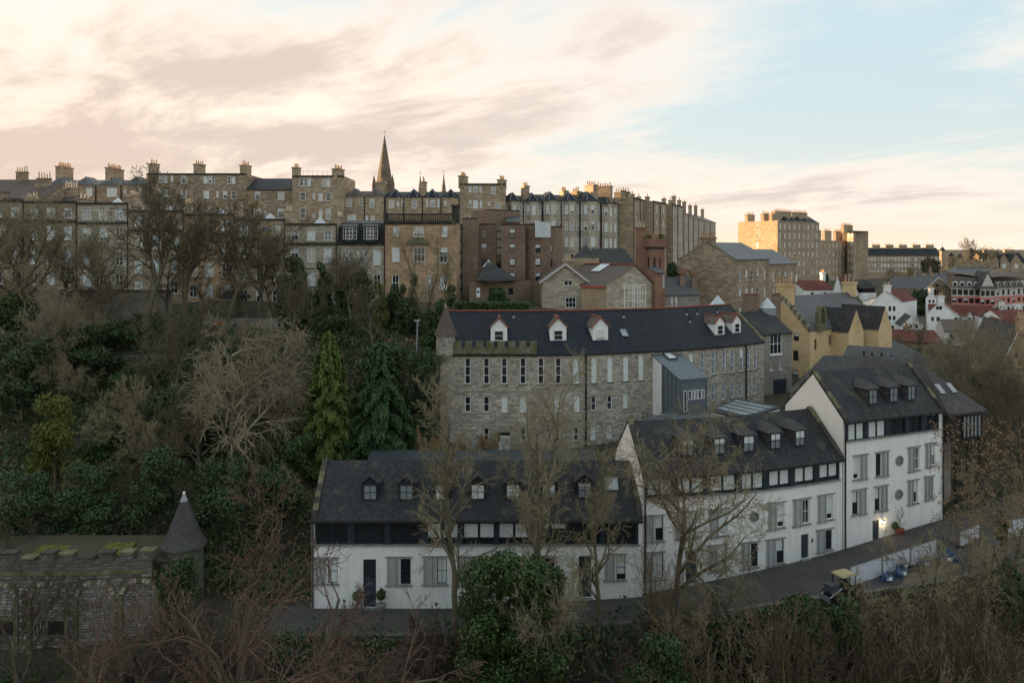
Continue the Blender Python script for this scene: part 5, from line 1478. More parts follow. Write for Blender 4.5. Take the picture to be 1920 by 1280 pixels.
# ---------------------------------------------------------------- tall tenement row curving away to the right
def qwins(rows, hh=2.2, sp=3.75, bayw=True):
    def fn(f_, ze_, n):
        r = []
        nseg = len(f_.c) - 1
        for i in range(nseg):
            L_ = f_.c[i + 1] - f_.c[i]
            if L_ < .62: continue
            wd = min(1.15, L_ * .62)
            k = 1 if L_ < 3.4 else (2 if L_ < 6.5 else 3)
            for j in range(k):
                s = f_.c[i] + L_ * (j + .5) / k
                for q_ in range(rows): z = ze_ - .9 - hh - q_ * sp; r.append((s - wd / 2, s + wd / 2, z, z + hh, 1, 2))
        return r
    return fn
g_ = 'tall tenements curving along the skyline'
kw = dict(name='bay_tenement', cat='tenement', group=g_)
pyr_row('first bay tenement of the curved row, partly behind the brick flats', 945, 1017, 174, 377, 2, 'ashlar_grey', qwins(5), 2.1, 16, ((1010, 349, 3.4, 1),), 'slate_blue', Y1=176, bay=1.0, **kw)
pyr_row('second bay tenement of the curved row with two dark pointed roofs', 1017, 1087, 176, 376, 2, 'ashlar_grey', qwins(5), 2.2, 16, ((1068, 358, 2.6, 1),), 'slate_blue', Y1=179, bay=1.0, **kw)
pyr_row('third bay tenement of the curved row, single bay beside the tall lit stack', 1087, 1126, 179, 377, 1, 'ashlar_grey', qwins(5), 2.4, 16, ((1122, 347, 3.6, .5), (1105, 359, 2.6, 3)), 'slate_blue', Y1=182, bay=1.1, **kw)
pyr_row('fourth bay tenement of the curved row, turning away', 1127, 1187, 183, 381, 2, 'ashlar_grey', qwins(5), 2.1, 16, ((1150, 349, 4.0, 0), (1172, 360, 4.0, 0)), 'slate_blue', Y1=198, bay=1.0, **kw)
def qflat(label, x0, Y0, x1, Y1, yt, rows, cols, chims=(), mat='ashlar_tan', zb=15, sp=3.7, gp=g_, roof='flat', yr=None, endm=None, dp=11, wd=1.05, hh=2.1):
    f_ = Facade(P2(x0, Y0), P2(x1, Y1)); zt_ = ZY(yt, Y0)
    ws = [(f_.len * c - wd / 2, f_.len * c + wd / 2, zt_ - .9 - hh - r * sp, zt_ - .9 - r * sp, 1, 2) for c in cols for r in range(rows)]
    T = block('tenement', label, 'tenement', f_, dp, zb, zt_, ws, mat, roof, ZY(yr, Y0 + dp / 2) if yr else None, 'slate_grey', gp, th=.13, pbl=(.25, .5), endmat=endm)
    for fr, h, wd_ in chims: p = f_.pt(f_.len * fr, 0, -3); chimney(p[:2], (p.x, p.y), wd_, 1.2, zt_ - .5, zt_ + h, T, 'ashlar_tan', int(wd_ / .65), 'clay_pot', .9)
    for fr in (.02, .5): pipe(f_, f_.len * fr + .1, zb, zt_, T, .1)
    return T
qflat('flat topped tenement with paired windows in the curved row', 1187, 190, 1211, 204, 370, 5, (.25, .5, .78), ((.15, 1.8, 5), (.8, 1.6, 4)))
qflat('narrow set back tenement in the curved row behind the red tower', 1211, 206, 1224, 212, 376, 5, (.3, .7), ((.5, 1.3, 2.5),))
qflat('projecting flat topped tenement right of the red tower', 1224, 200, 1249, 212, 377, 5, (.3, .55, .8), ((.4, 1.5, 3),), 'ashlar_tan')
qflat('tenement with dark blank left flank in the curved row', 1259, 214, 1280, 230, 382, 6, (.2, .42, .62, .84), ((.25, 1.7, 4), (.8, 1.8, 4)), 'ashlar_grey', endm='ashlar_dark', dp=14)
for k, (x0, Y0, x1, Y1, yt) in enumerate(((1281, 234, 1299, 252, 400), (1299, 252, 1319, 274, 408), (1319, 274, 1342, 302, 413))):
    qflat(('third', 'second', 'farthest')[k] + ' tenement from the right end of the curved row', x0, Y0, x1, Y1, yt, 4, (.16, .36, .64, .86), ((.05, 5.2, 7), (.55, 4.6, 5)), 'ashlar_grey', 14, gp=g_, roof='gable', yr=yt - 11)
# sunlit tenements farther off
g2 = 'sunlit tenements on the far bank'
def sun_ten(label, pts, zt_, zb, cols, rows, mat='ashlar_tan', dp=12, chims=(), sp=4.0):
    f_ = Facade(*pts); ws = []
    for i in range(len(f_.c) - 1):
        L_ = f_.c[i + 1] - f_.c[i]; n = cols[i]
        for j in range(n):
            s = f_.c[i] + L_ * (j + .5) / n; wd = 1.15
            for r in range(rows): z = zt_ - 3.4 - r * sp; ws.append((s - wd / 2, s + wd / 2, z, z + 2.3, 1, 2))
    T = block('sunlit_tenement', label, 'tenement', f_, dp, zb, zt_, ws, mat, 'flat', group=g2, th=.16, pbl=(.2, .6), corn='dressed_stone')
    for s, h, wd_ in chims: p = f_.pt(f_.len * s, 0, -4); chimney(p[:2], (.8, .6), wd_, 1.6, zt_ - 1, zt_ + h, T, 'ashlar_tan', int(wd_ / .8), 'clay_pot', 1.1)
    return T, f_
T_, f_ = sun_ten('large tenement with golden sunlit end wall and rows of chimney pots', (P2(1384, 345), P2(1458, 325), P2(1536, 352)), 40.5, 13, (1, 9), 6, mat='ashlar_tan', chims=((.05, 3.5, 5), (.2, 3.5, 5), (.42, 3.2, 3), (.55, 4.5, 12), (.8, 4.5, 12)))
q = MB(); 
for k in range(5):
    a = f_.pt(f_.len * (.5 + k * .1), 40.6, 0); b = f_.pt(f_.len * (.5 + (k + .9) * .1), 40.6, 0); mid = (a + b) / 2 + V(-2, 4, 3); q.face(a, b, mid); q.face(b, b + V(-4, 8, 0), mid); q.face(a, mid, a + V(-4, 8, 0))
q.build('slate_peaks', 'slate_blue', T_)
sun_ten('middle far tenement with stepped roofline beside the sunlit one', (P2(1536, 356), P2(1552, 372), P2(1592, 392)), 32.5, 12, (2, 6), 5, mat='ashlar_tan', chims=((.3, 5, 5), (.6, 5, 6), (.9, 5, 6)))
sun_ten('end far tenement with turret bay at the right of the sunlit row', (P2(1588, 385), P2(1600, 380), P2(1612, 392)), 37.5, 12, (2, 2), 6, chims=((.3, 3, 5), (.7, 3, 5)))
# very far terrace and villas
def far_row(label, x0, x1, Y, yt, yr, n, zb=10, Y1=None, rows=3, mat='ashlar_tan', rm='slate_blue', every=6):
    f_ = Facade(P2(x0, Y), P2(x1, Y1 or Y)); zt_ = ZY(yt, Y)
    ws = [(f_.len * (j + .5) / n - .65, f_.len * (j + .5) / n + .65, zt_ - 3.4 - r * 4, zt_ - 1.1 - r * 4, 1, 2) for j in range(n) for r in range(rows)]
    T = block('far_terrace', label, 'terrace', f_, 12, zb, zt_, ws, mat, 'gable', ZY(yr, Y + 6), rm, th=.2, pbl=(.2, .6))
    for k in range(max(2, n // every)):
        p = f_.pt(f_.len * (k + .5) / max(2, n // every), 0, -6); chimney(p[:2], (1, 0), 5, 1.6, zt_, ZY(yr - 6, Y), T, 'ashlar_tan', 6, 'clay_pot', 1.2)
    return T
far_row('distant terrace with a line of chimney stacks on the horizon', 1612, 1765, 480, 479, 465, 24, every=4)
far_row('distant stone villa row with gables at the right horizon', 1845, 1925, 400, 492, 474, 10, every=5)
for k, px in enumerate((1862, 1880, 1903)):
    p = P2(px, 399); c_ = thing('far_gable', (*p, 14), 'pointed stone gable of the villa row, ' + ('left', 'middle', 'right')[k] + ' one', 'gable'); q = MB(); z = ZY(492, 399); q.box((p.x - 3, p.y - 1, 14), (6, 0, 0), (0, 3, 0), (0, 0, z - 14)); q.face((p.x - 3, p.y - 1, z), (p.x + 3, p.y - 1, z), (p.x, p.y - 1, z + 4.5)); q.build('wall', 'ashlar_tan', c_)
    r = MB(); r.face((p.x - 3.2, p.y - 1.2, z), (p.x, p.y - 1.2, z + 4.8), (p.x, p.y + 8, z + 4.8), (p.x - 3.2, p.y + 8, z)); r.face((p.x + 3.2, p.y - 1.2, z), (p.x, p.y - 1.2, z + 4.8), (p.x, p.y + 8, z + 4.8), (p.x + 3.2, p.y + 8, z)); r.build('roof', 'slate_dark', c_)
    f2 = Facade((p.x - 2, p.y - 1.0), (p.x + 2, p.y - 1.0)); window(f2, 1.1, 2.9, z - 3, z - .8, c_, 2, 1, 'white_paint', .18, 'glass_sky', 1, dep=-.05)
for k, (px, py) in enumerate(((1767, 470), (1783, 480), (1800, 482), (1822, 472), (1838, 478))):
    p = P2(px, 460); z = ZY(py, 460); c_ = thing('far_turret', (*p, 14), 'distant domed turret on the horizon, number ' + ('one', 'two', 'three', 'four', 'five')[k] + ' from the left', 'turret'); q = MB(); q.cyl(p, 1.6, 1.6, 12, z, 8); q.build('drum', 'ashlar_tan', c_); MB().cyl(p, 1.9, .2, z + .01, z + 2.4, 8).build('dome', 'slate_blue', c_); MB().cyl(p, .12, .12, z + 2.4, z + 4.5, 5).build('finial', 'lead', c_)
# ---------------------------------------------------------------- village at the right
def cottage(name, label, x0, Y0, x1, Y1, ye, yr, zb, depth, mat, rm, wins=(), chims=(), roof='gable', group='village roofs at the right', fr='black_beam', endm=None, over=.2):
    f_ = Facade(P2(x0, Y0), P2(x1, Y1)); Ym = (Y0 + Y1) / 2
    ze_ = ZY(ye, Ym); zr_ = ZY(yr, Ym + depth / 2)
    T = block(name, label, 'house', f_, depth, zb, ze_, [w_ for w_ in pw(f_, list(wins), 1, 2)], mat, roof, zr_, rm, group, fr=fr, th=.11, pbl=(.8, .1), sillm='sill_grey', endmat=endm, over=over)
    for fr_, h, wd in chims: p = f_.pt(f_.len * fr_, 0, -depth / 2); chimney(p[:2], (-(f_.p[1] - f_.p[0]).y, (f_.p[1] - f_.p[0]).x), wd, .9, zr_ - 1.2, zr_ + h, T, mat, 3, 'clay_pot', .9)
    return T
def gablet(name, label, x0, x1, Y, ye, ya, zb, back, mat, rm, wins=(), group='village roofs at the right', cat='house', beams=False, chim=None, sh=0.):
    """house seen gable-on; back = plan vector the ridge runs along"""
    f_ = Facade(P2(x0, Y), P2(x1, Y)); ze_, za_ = ZY(ye, Y), ZY(ya, Y); bk = V(back[0], back[1], 0)
    T = thing(name, (f_.p[0].x, Y, zb), label, cat, group)
    ws = pw(f_, list(wins), 1, 2)
    m = MB(); wall_mesh(m, f_, zb, ze_, [w_[:4] for w_ in ws if w_[3] < ze_]); L_ = f_.len; ap = f_.pt(L_ * (.5 + sh), za_); m.face(f_.pt(0, ze_), f_.pt(L_, ze_), ap)
    for s in (0, L_): p = f_.pt(s, 0); m.face((p.x, p.y, zb), (p.x + bk.x, p.y + bk.y, zb), (p.x + bk.x, p.y + bk.y, ze_), (p.x, p.y, ze_))
    m.build('wall', mat, T)
    for w_ in ws: window(f_, *w_[:4], T, w_[4], w_[5], 'black_beam', .09, 'glass_dark', 0, dep=.1 if w_[3] < ze_ else -.03)
    r = MB(); A, B = f_.pt(-.15, ze_ - .1, .12), f_.pt(L_ + .15, ze_ - .1, .12); C_ = ap + V(0, -.12, .14)
    r.face(A, C_, C_ + bk, A + bk); r.face(B, C_, C_ + bk, B + bk); r.build('roof', rm, T)
    q = MB()
    for e in (A, B): q.box(e + V(0, -.06, -.1), C_ - e, (0, .1, 0), (0, 0, .22))
    q.build('barge_boards', 'black_beam' if beams else 'white_paint', T)
    if beams:
        q = MB(); H = za_ - ze_
        for s0_, s1_, z0_, z1_ in ((.06, .94, ze_ - .05, ze_ + .12), (.47, .53, ze_ + .12, za_ - .4), (.28, .72, ze_ + H * .45, ze_ + H * .45 + .15)):
            A_ = f_.pt(L_ * s0_, z0_, .05); q.box(A_, (L_ * (s1_ - s0_), 0, 0), (0, -.05, 0), (0, 0, z1_ - z0_))
        for sx in (-1, 1): a_, b_ = f_.pt(L_ * .5 + sx * L_ * .3, ze_ + .1, .05), f_.pt(L_ * .5, ze_ + H * .5, .05); q.box(a_, b_ - a_, (0, -.05, 0), (.12, 0, .1))
        q.build('timber_frame', 'black_beam', T)
    if chim: p = ap + bk * chim[0]; chimney(p[:2], (1, 0), chim[2], .9, za_ - 1, za_ + chim[1], T, mat, 3, 'clay_pot', .8)
    return T
cottage('red_roof_cottage', 'long white cottage with red tiled roof left of the slate lantern tower', 1506, 205, 1565, 208, 543, 526, 6, 9, 'harling', 'tile_red', [(1520, 548, 1526, 556), (1545, 548, 1550, 556)], ((.05, 1.6, 1.5), (.98, 2.2, 1.2)))
gablet('crow_gable_house', 'tall narrow white gable left of the lantern tower', 1563, 1578, 200, 545, 520, 6, (6, 8), 'harling', 'tile_red', [(1568, 550, 1572, 558)])
gablet('slate_gable_house', 'white house with grey slate roof just left of the lantern tower', 1586, 1608, 196, 548, 530, 6, (5, 8), 'harling', 'slate_grey', [(1594, 548, 1600, 558), (1596, 565, 1600, 573)])
lt = thing('lantern_tower', (*P2(1620, 198), 6), 'white square tower with glazed lantern and dark pyramid roof', 'tower')
p = P2(1620, 198); a_ = 15.5 * 198 / F
MB().obox(p, (1, .25), a_ * 1.9, a_ * 1.9, 6, ZY(548, 198)).build('shaft', 'harling', lt)
MB().obox(p, (1, .25), a_ * 1.7, a_ * 1.7, ZY(548, 198) + .002, ZY(540, 198)).build('glazed_lantern', 'glass_dark', lt)
q = MB(); tv = Vector((1, .25)).normalized(); nv = Vector((-tv.y, tv.x)); e = a_ * 1.08; pyramid(q, [p - tv * e - nv * e, p + tv * e - nv * e, p + tv * e + nv * e, p - tv * e + nv * e], (*p, ZY(522, 198)), ZY(540, 198) + .01); q.build('roof', 'slate_dark', lt)
for k, py in enumerate((566, 573)): c = W(1626, py, 195.2); MB().box(c, (.5, .12, 0), (0, .1, 0), (0, 0, .6)).build('window', 'glass_dark', lt)
gablet('white_gable_house', 'large plain white gabled house with dark windows and red roof behind', 1636, 1690, 185, 566, 546, 6, (9, 10), 'harling', 'tile_red', [(1645, 574, 1650, 583), (1666, 574, 1671, 583), (1674, 574, 1679, 583), (1645, 592, 1650, 600), (1666, 592, 1671, 600), (1674, 592, 1679, 600), (1660, 610, 1664, 616), (1671, 610, 1676, 617)], chim=(.1, 1.4, 1.4), sh=-.05)
f_ = Facade(P2(1684, 186), P2(1701, 194))
block('white_wing', 'white wing with grey slate roof at the right of the plain white house', 'house', f_, 8, 6, ZY(568, 186), pw(f_, [(1688, 575, 1690, 583), (1694, 574, 1696, 582), (1688, 592, 1690, 600)]), 'harling', 'gable', ZY(556, 190), 'slate_grey', 'village roofs at the right', fr='black_beam', pbl=(.8, .1))
for k, (x0, Y0, x1, Y1, ye, yr) in enumerate(((1716, 250, 1776, 246, 530, 512), (1704, 240, 1752, 236, 545, 523), (1724, 228, 1785, 226, 551, 524))):
    if k < 2: cottage('mews_house', 'grey mews row with stepped slate roofs, ' + ('upper' if k == 0 else 'lower') + ' one', x0, Y0, x1, Y1, ye, yr, 6, 10, 'ashlar_dark', 'slate_grey', (), ((.15, 1.2, 2), (.5, 1.2, 2), (.85, 1.2, 2)))
gablet('mews_gable', 'grey stone mews gable with pale roof edges and paired windows', 1735, 1785, 226, 542, 521, 6, (-7, 12), 'ashlar_dark', 'slate_grey', [(1751, 544, 1756, 553), (1757, 544, 1761, 553), (1755, 532, 1759, 538)])
for k in range(6):
    x = 1770 + k * 13; Y = 330 - k * 6
    cottage('mews_terrace', 'long stone mews roof running up to the villas, ' + ('first', 'second', 'third', 'fourth', 'fifth', 'sixth')[k] + ' from the left', x, Y, x + 13, Y - 6, 512 - (k % 2), 500, 8, 9, 'ashlar_tan', 'slate_grey', (), ((.5, 2.2, 2.5),), group='far mews roofs')
# pink and white hotel with brown mansard
hf = Facade(P2(1784, 220), P2(1838, 216), P2(1838.2, 213), P2(1866, 213), P2(1866.2, 217), P2(1925, 224))
zh = ZY(539, 218); hz0 = 5
ht = thing('pink_hotel', (*P2(1784, 220), hz0), 'pink and white building with brown mansard roof and arched dormers', 'building')
hw = []
for i, n in ((0, 5), (2, 3), (4, 6)):
    for j in range(n):
        s = hf.c[i] + (hf.c[i + 1] - hf.c[i]) * (j + .5) / n
        for (ya, yb) in ((543, 553), (559, 568), (576, 585)): hw.append((s - .55, s + .55, ZY(yb, 218), ZY(ya, 218), 1, 2))
ws_u = [w_ for w_ in hw if w_[3] > ZY(556, 218)]; ws_l = [w_ for w_ in hw if w_ not in ws_u]; zm = ZY(555, 218)
m = MB(); wall_mesh(m, hf, zm, zh, [w_[:4] for w_ in ws_u]); m.build('upper_wall', 'pale_wall', ht)
zl = ZY(571, 218); m = MB(); wall_mesh(m, hf, zl, zm, [w_[:4] for w_ in ws_l if w_[2] > zl]); m.build('pink_wall', 'pink_wall', ht)
m = MB(); wall_mesh(m, hf, hz0, zl, [w_[:4] for w_ in ws_l if w_[3] < zl]); m.build('lower_wall', 'pale_wall', ht)
for w_ in hw: window(hf, *w_[:4], ht, 1, 2, 'black_metal', .1, 'glass_dark', random.choice((0, 0, .5)))
m = MB(); ho, hi_, hb = hf.off(-.5), hf.off(1.6), hf.off(11); zt1 = ZY(520, 220)
hrl = [Facade(*F_.p) for F_ in (ho, hi_, hb)]
ribbon(m, ho, zh, hi_, zt1); ribbon(m, hi_, zt1, hb, zt1 + 1.2); m.build('mansard', 'slate_brown', ht)
for i, n in ((0, 4), (4, 5)):
    for j in range(n):
        s = hf.c[i] + (hf.c[i + 1] - hf.c[i]) * (j + .5) / n; p, t, n_ = hf.at(s); T3, N3 = V(t.x, t.y, 0), V(n_.x, n_.y, 0); c = V(p.x, p.y, zh + .35) + N3 * .25
        ring = [c + T3 * (.62 * math.cos(a)) + V(0, 0, .75 + .62 * math.sin(a)) for a in np.linspace(0, math.pi, 9)]
        poly = [c + T3 * .62] + ring + [c - T3 * .62]
        q = MB(); q.face(*poly)
        for a, b in zip(poly, poly[1:]): q.face(a, b, b - N3 * 1.6, a - N3 * 1.6)
        d_ = q.build('arched_dormer', 'white_paint', ht)
        sm_ = [c + N3 * .03 + (x - c) * .74 + V(0, 0, .08) for x in poly]; MB().face(*sm_).build('pane', 'glass_dark', d_)
gb = hf.c[2]; q = MB(); ga, gb_ = hf.pt(hf.c[2] + .01, zh, .03), hf.pt(hf.c[3] - .01, zh, .03); q.face(ga, gb_, (ga + gb_) / 2 + V(0, 0, 4.4)); q.build('white_gable', 'pale_wall', ht)
q = MB(); ap = (ga + gb_) / 2 + V(0, -.2, 4.7)
for e in (ga + V(-.4, -.2, -.2), gb_ + V(.4, -.2, -.2)): q.face(e, ap, ap + V(1, 7, 0), e + V(1, 7, 0))
q.build('gable_roof', 'slate_dark', ht)
# half timbered group in front of it
cottage('red_roof_cottage', 'white cottage with long red roof and arched dormers below the pink building', 1742, 192, 1866, 186, 597, 572, 5, 9, 'harling', 'tile_red', [(1790, 600, 1796, 608), (1842, 600, 1848, 608)], ())
gablet('white_gable_house', 'white gabled cottage end at left of the long red roof', 1738, 1790, 184, 588, 567, 5, (5, 8), 'harling', 'tile_red', [(1755, 574, 1760, 580), (1761, 574, 1766, 580), (1746, 594, 1751, 602), (1756, 594, 1762, 603)], chim=(.05, 1.6, 1.2))
gablet('half_timber_gable', 'small half timbered gable with paired windows at right of the red roof', 1838, 1860, 183, 594, 585, 5, (2, 6), 'harling', 'tile_red', [(1842, 596, 1848, 603), (1851, 596, 1857, 603)], beams=True)
for k, px in enumerate((1793, 1818)):
    gablet('arched_dormer_house', 'little white dormer gable on the long red roof, ' + ('left' if k == 0 else 'right'), px - 5, px + 5, 184.2, 594, 588, 9, (1, 4), 'harling', 'tile_red', [(px - 3, 595, px + 3, 599)])
gablet('half_timber_gable', 'half timbered gable with dark red roof at the right edge', 1868, 1890, 168, 612, 600, 4, (3, 9), 'harling', 'tile_red', [(1874, 613, 1878, 619)], beams=True)
gablet('half_timber_gable', 'second half timbered gable close to the right edge', 1905, 1935, 166, 612, 598, 4, (3, 9), 'harling', 'tile_red', [(1912, 612, 1917, 619)], beams=True)
cottage('red_roof_cottage', 'dark red roof at the right edge above the half timbered gables', 1880, 176, 1960, 176, 600, 582, 4, 9, 'harling', 'tile_red')
cottage('pantile_house', 'brown tiled house with two pale dormer windows amid bare trees', 1770, 160, 1832, 158, 622, 600, 4, 9, 'pale_wall', 'slate_brown', [(1780, 625, 1786, 632), (1800, 625, 1806, 632)])
cottage('pantile_house', 'rusty brown roofed house behind the bare trees right of the yellow house', 1662, 150, 1768, 148, 641, 619, 5, 10, 'ashlar_dark', 'tile_red', (), ((.5, .9, 1.5),))
gablet('white_gable_house', 'small white gable between the big white house and the brown roofs', 1690, 1730, 170, 612, 594, 5, (3, 9), 'harling', 'slate_dark', [(1705, 608, 1710, 615), (1716, 608, 1721, 615)])
gablet('timber_porch', 'small dark timbered porch at the right foot of the yellow house', 1636, 1654, 140, 626, 610, 6, (3, 8), 'ashlar_tan', 'tile_red', [(1643, 628, 1648, 636)], beams=True)
for k in range(2):
    f_ = Facade(P2(1640 + 25 * k, 118 + 3 * k), P2(1690 + 25 * k, 126 + 3 * k))
    block('outbuilding', 'low slate outbuilding behind the hall, ' + ('left' if k == 0 else 'right'), 'building', f_, 8, 5, ZY(672, 120), [], 'rubble_dark', 'gable', ZY(647, 124), 'slate_dark', 'village roofs at the right')
for k, (x0, x1, Y, ye, ya, rm, lb) in enumerate(((1704, 1732, 205, 583, 569, 'tile_red', 'small white gable with red roof right of the dark evergreen clump'), (1868, 1892, 205, 590, 574, 'tile_red', 'small white gable under the pink building'), (1898, 1922, 198, 592, 578, 'slate_dark', 'small white gable with dark roof at the right edge'), (1652, 1672, 165, 624, 610, 'tile_red', 'tiny white gable left of the rusty brown roof'), (1736, 1756, 200, 560, 548, 'tile_red', 'small white gable below the grey mews'))):
    gablet('small_gable_house', lb, x0, x1, Y, ye, ya, 5, (4, 8), 'harling', rm, [((x0 + x1) / 2 - 5, ye + 2, (x0 + x1) / 2 - 1, ye + 8), ((x0 + x1) / 2 + 2, ye + 2, (x0 + x1) / 2 + 6, ye + 8)], chim=(.3, 1.0, 1.1))
# hall with dark roof and pink gable at the right edge
gablet('pink_stone_hall', 'pinkish stone gable of a dark roofed hall at the right edge', 1884, 1945, 120, 672, 612, 3, (4, 16), 'ashlar_orange', 'slate_dark', [(1903, 660, 1907, 672)], chim=(.0, 1.5, 1.2), cat='hall')
cottage('dark_roof_hall', 'dark slate roof of the hall at the right edge, left slope', 1850, 130, 1900, 128, 650, 617, 3, 10, 'ashlar_orange', 'slate_dark')

# ---------------------------------------------------------------- arched old stone wall at lower left
fA2 = Facade((-46, 57.5), (-32, 57.8), (-27.3, 58.3))
aw = thing('arched_wall', (-40, 57.5, -3), 'old battlemented stone wall with three blind arches at lower left', 'wall')
zt_ = ZY(1078, 57.6); zb_ = -7
ar = []
for cx_, hw in ((25 - 30, 32), (91, 31), (178, 31), (262, 30)):
    ar.append((fA2.hit(cx_), hw * 57.6 / F, ZY(1092 + 4, 57.6)))
m = MB(); wall_mesh(m, fA2, zb_, zt_, []); m.build('wall', 'rubble_old', aw)
rn2 = random.Random(9); K_ = []
ops2 = []
for s, hw, za in ar:
    n = 6
    for k in range(n):
        a0 = math.pi / 2 * k / n; top = za - hw + hw * math.cos(a0) * 1.0
        x1 = hw * math.sin(math.pi / 2 * (k + 1) / n) + .28
        x0 = hw * math.sin(a0) + .28 if k else 0
        ops2 += [(s + x0, s + x1, -9, top + .25), (s - x1, s - x0, -9, top + .25)]
v, f = stones(fA2, -5.2, zt_ - .1, ops2, rn2, hmin=.22, hmax=.42, wmin=.35, wmax=.9, proud=.14, gap=.012)
v2, f2 = [], []
for s, hw, za in ar:
    vv_, ff_ = stones(fA2, -5.2, za - hw * .05, [], rn2, hmin=.14, hmax=.28, wmin=.25, wmax=.6, proud=.05, s0=s - hw, s1=s + hw, gap=.015)
    keep = []
    for q in ff_.reshape(-1, 5, 4):
        c = vv_[q[0]].mean(0); sc = fA2.hit(CX + F * c[0] / c[1]) - s; dz = c[2] - (za - hw)
        if dz < 0 or sc * sc + dz * dz < (hw - .12) ** 2: keep.append(q)
    if keep: K_.append((vv_, np.concatenate(keep)))
allv, allf, off = [v], [f], len(v)
for a, b in K_: allv.append(a); allf.append(b + off); off += len(a)
o = link_mesh('wall_stones', mesh_np('wall_stones', np.concatenate(allv) - np.array(ORG[aw.name]), np.concatenate(allf), 'old_stone'), aw); tag(o, kind='stuff')
for s, hw, za in ar:
    n = 13
    for k in range(n):
        a0, a1 = math.pi * k / n + .02, math.pi * (k + 1) / n - .02
        P = []
        for out in (-.02, .17):
            for a, r in ((a0, hw), (a0, hw + .3), (a1, hw + .3), (a1, hw)): P.append(fA2.pt(s - r * math.cos(a), za - hw + r * math.sin(a), out))
        q = MB(); q.face(*P[4:])
        for i in range(4): j = (i + 1) % 4; q.face(P[i], P[j], P[4 + j], P[4 + i])
        q.build('voussoir', 'dressed_stone' if k % 3 else 'mossy_stone', aw)
    for sx in (-1, 1): A = fA2.pt(s + sx * (hw + .15) - .16, -5, 0); MB().box(A, (.32, 0, 0), (0, -.16, 0), (0, 0, za - hw + 5)).build('jamb', 'mossy_stone', aw)
for s, hw, za in ar[:2]:
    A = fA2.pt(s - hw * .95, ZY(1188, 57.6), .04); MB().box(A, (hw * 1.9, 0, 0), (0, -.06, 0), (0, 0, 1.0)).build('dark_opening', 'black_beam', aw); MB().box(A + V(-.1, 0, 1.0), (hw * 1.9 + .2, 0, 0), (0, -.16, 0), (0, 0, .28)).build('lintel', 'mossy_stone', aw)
    for k in range(5): MB().box(A + V(.15 + k * .24, -.065, 0), (.06, 0, 0), (0, -.04, 0), (0, 0, 1.0)).build('bar', 'shutter_grey', aw)
q = MB(); band(q, fA2, zt_, zt_ + .22, .25); q.build('string_course', 'mossy_stone', aw)
q = MB(); band(q, fA2, zt_ + .221, zt_ + .95, .05, 0, fA2.len, .6); q.build('parapet', 'rubble_old', aw)
for k in range(13):
    s = .5 + k * 1.45; hgt = random.choice((.25, .55, .6))
    if s > fA2.len - .8: break
    A = fA2.pt(s, zt_ + .951, .1); MB().box(A, (.92, 0, 0), (0, .7, 0), (0, 0, hgt)).build('merlon', 'rubble_old', aw); MB().box(A + V(-.06, -.08, hgt), (1.04, 0, 0), (0, .84, 0), (0, 0, .12)).build('merlon_cap', random.choice(('rubble_old', 'mossy_stone', 'sooty_stone')), aw)
tz = zt_ + .7
tag(MB().face((-47, 58, tz), (-26, 58.4, tz), (-26, 63, tz + .3), (-47, 63, tz + .3)).build('wall_terrace', 'soil'), kind='structure')
for k, (xa, xb, xc, xd, ya, yb) in enumerate(((50, 105, 138, 82, 1045, 1019), (176, 233, 256, 205, 1041, 1015))):
    Y0, Y1 = 58.8, 61.4
    sl_ = thing('mossy_slab', W(xa, ya, Y0), 'large flat stone slab with bright moss above the arched wall, ' + ('left one' if k == 0 else 'right one'), 'slab')
    P = [W(xa, ya, Y0), W(xb, ya, Y0), W(xc, yb, Y1), W(xd, yb, Y1)]
    q = MB(); q.face(*P)
    for i in range(4): j = (i + 1) % 4; q.face(P[i] - V(0, 0, .5), P[j] - V(0, 0, .5), P[j], P[i])
    q.build('slab', 'moss', sl_)
tr2 = thing('conical_turret', (XP(345, 60), 60, 0), 'small round turret with tall slate cone and pale tip at lower left', 'turret')
c = P2(345, 60.3); q = MB(); q.cyl(c, 1.42, 1.42, -4, ZY(1022, 60), 20); q.build('wall', 'rubble_old', tr2)
q = MB(); pr = [(1.72, ZY(1022, 60)), (1.36, ZY(1008, 60)), (.98, ZY(985, 60)), (.56, ZY(958, 60)), (.27, ZY(941, 60))]
for (r0, a0), (r1, a1) in zip(pr, pr[1:]): q.cyl(c, r0, r1, a0, a1, 22, cap=False)
q.build('slate_cone', 'slate_mid', tr2)
MB().cyl(c, .31, .08, ZY(941, 60), ZY(928, 60), 12).build('lead_tip', 'lead', tr2); MB().cyl(c, .1, .1, ZY(928, 60), ZY(924, 60), 8).build('ball', 'white_paint', tr2)

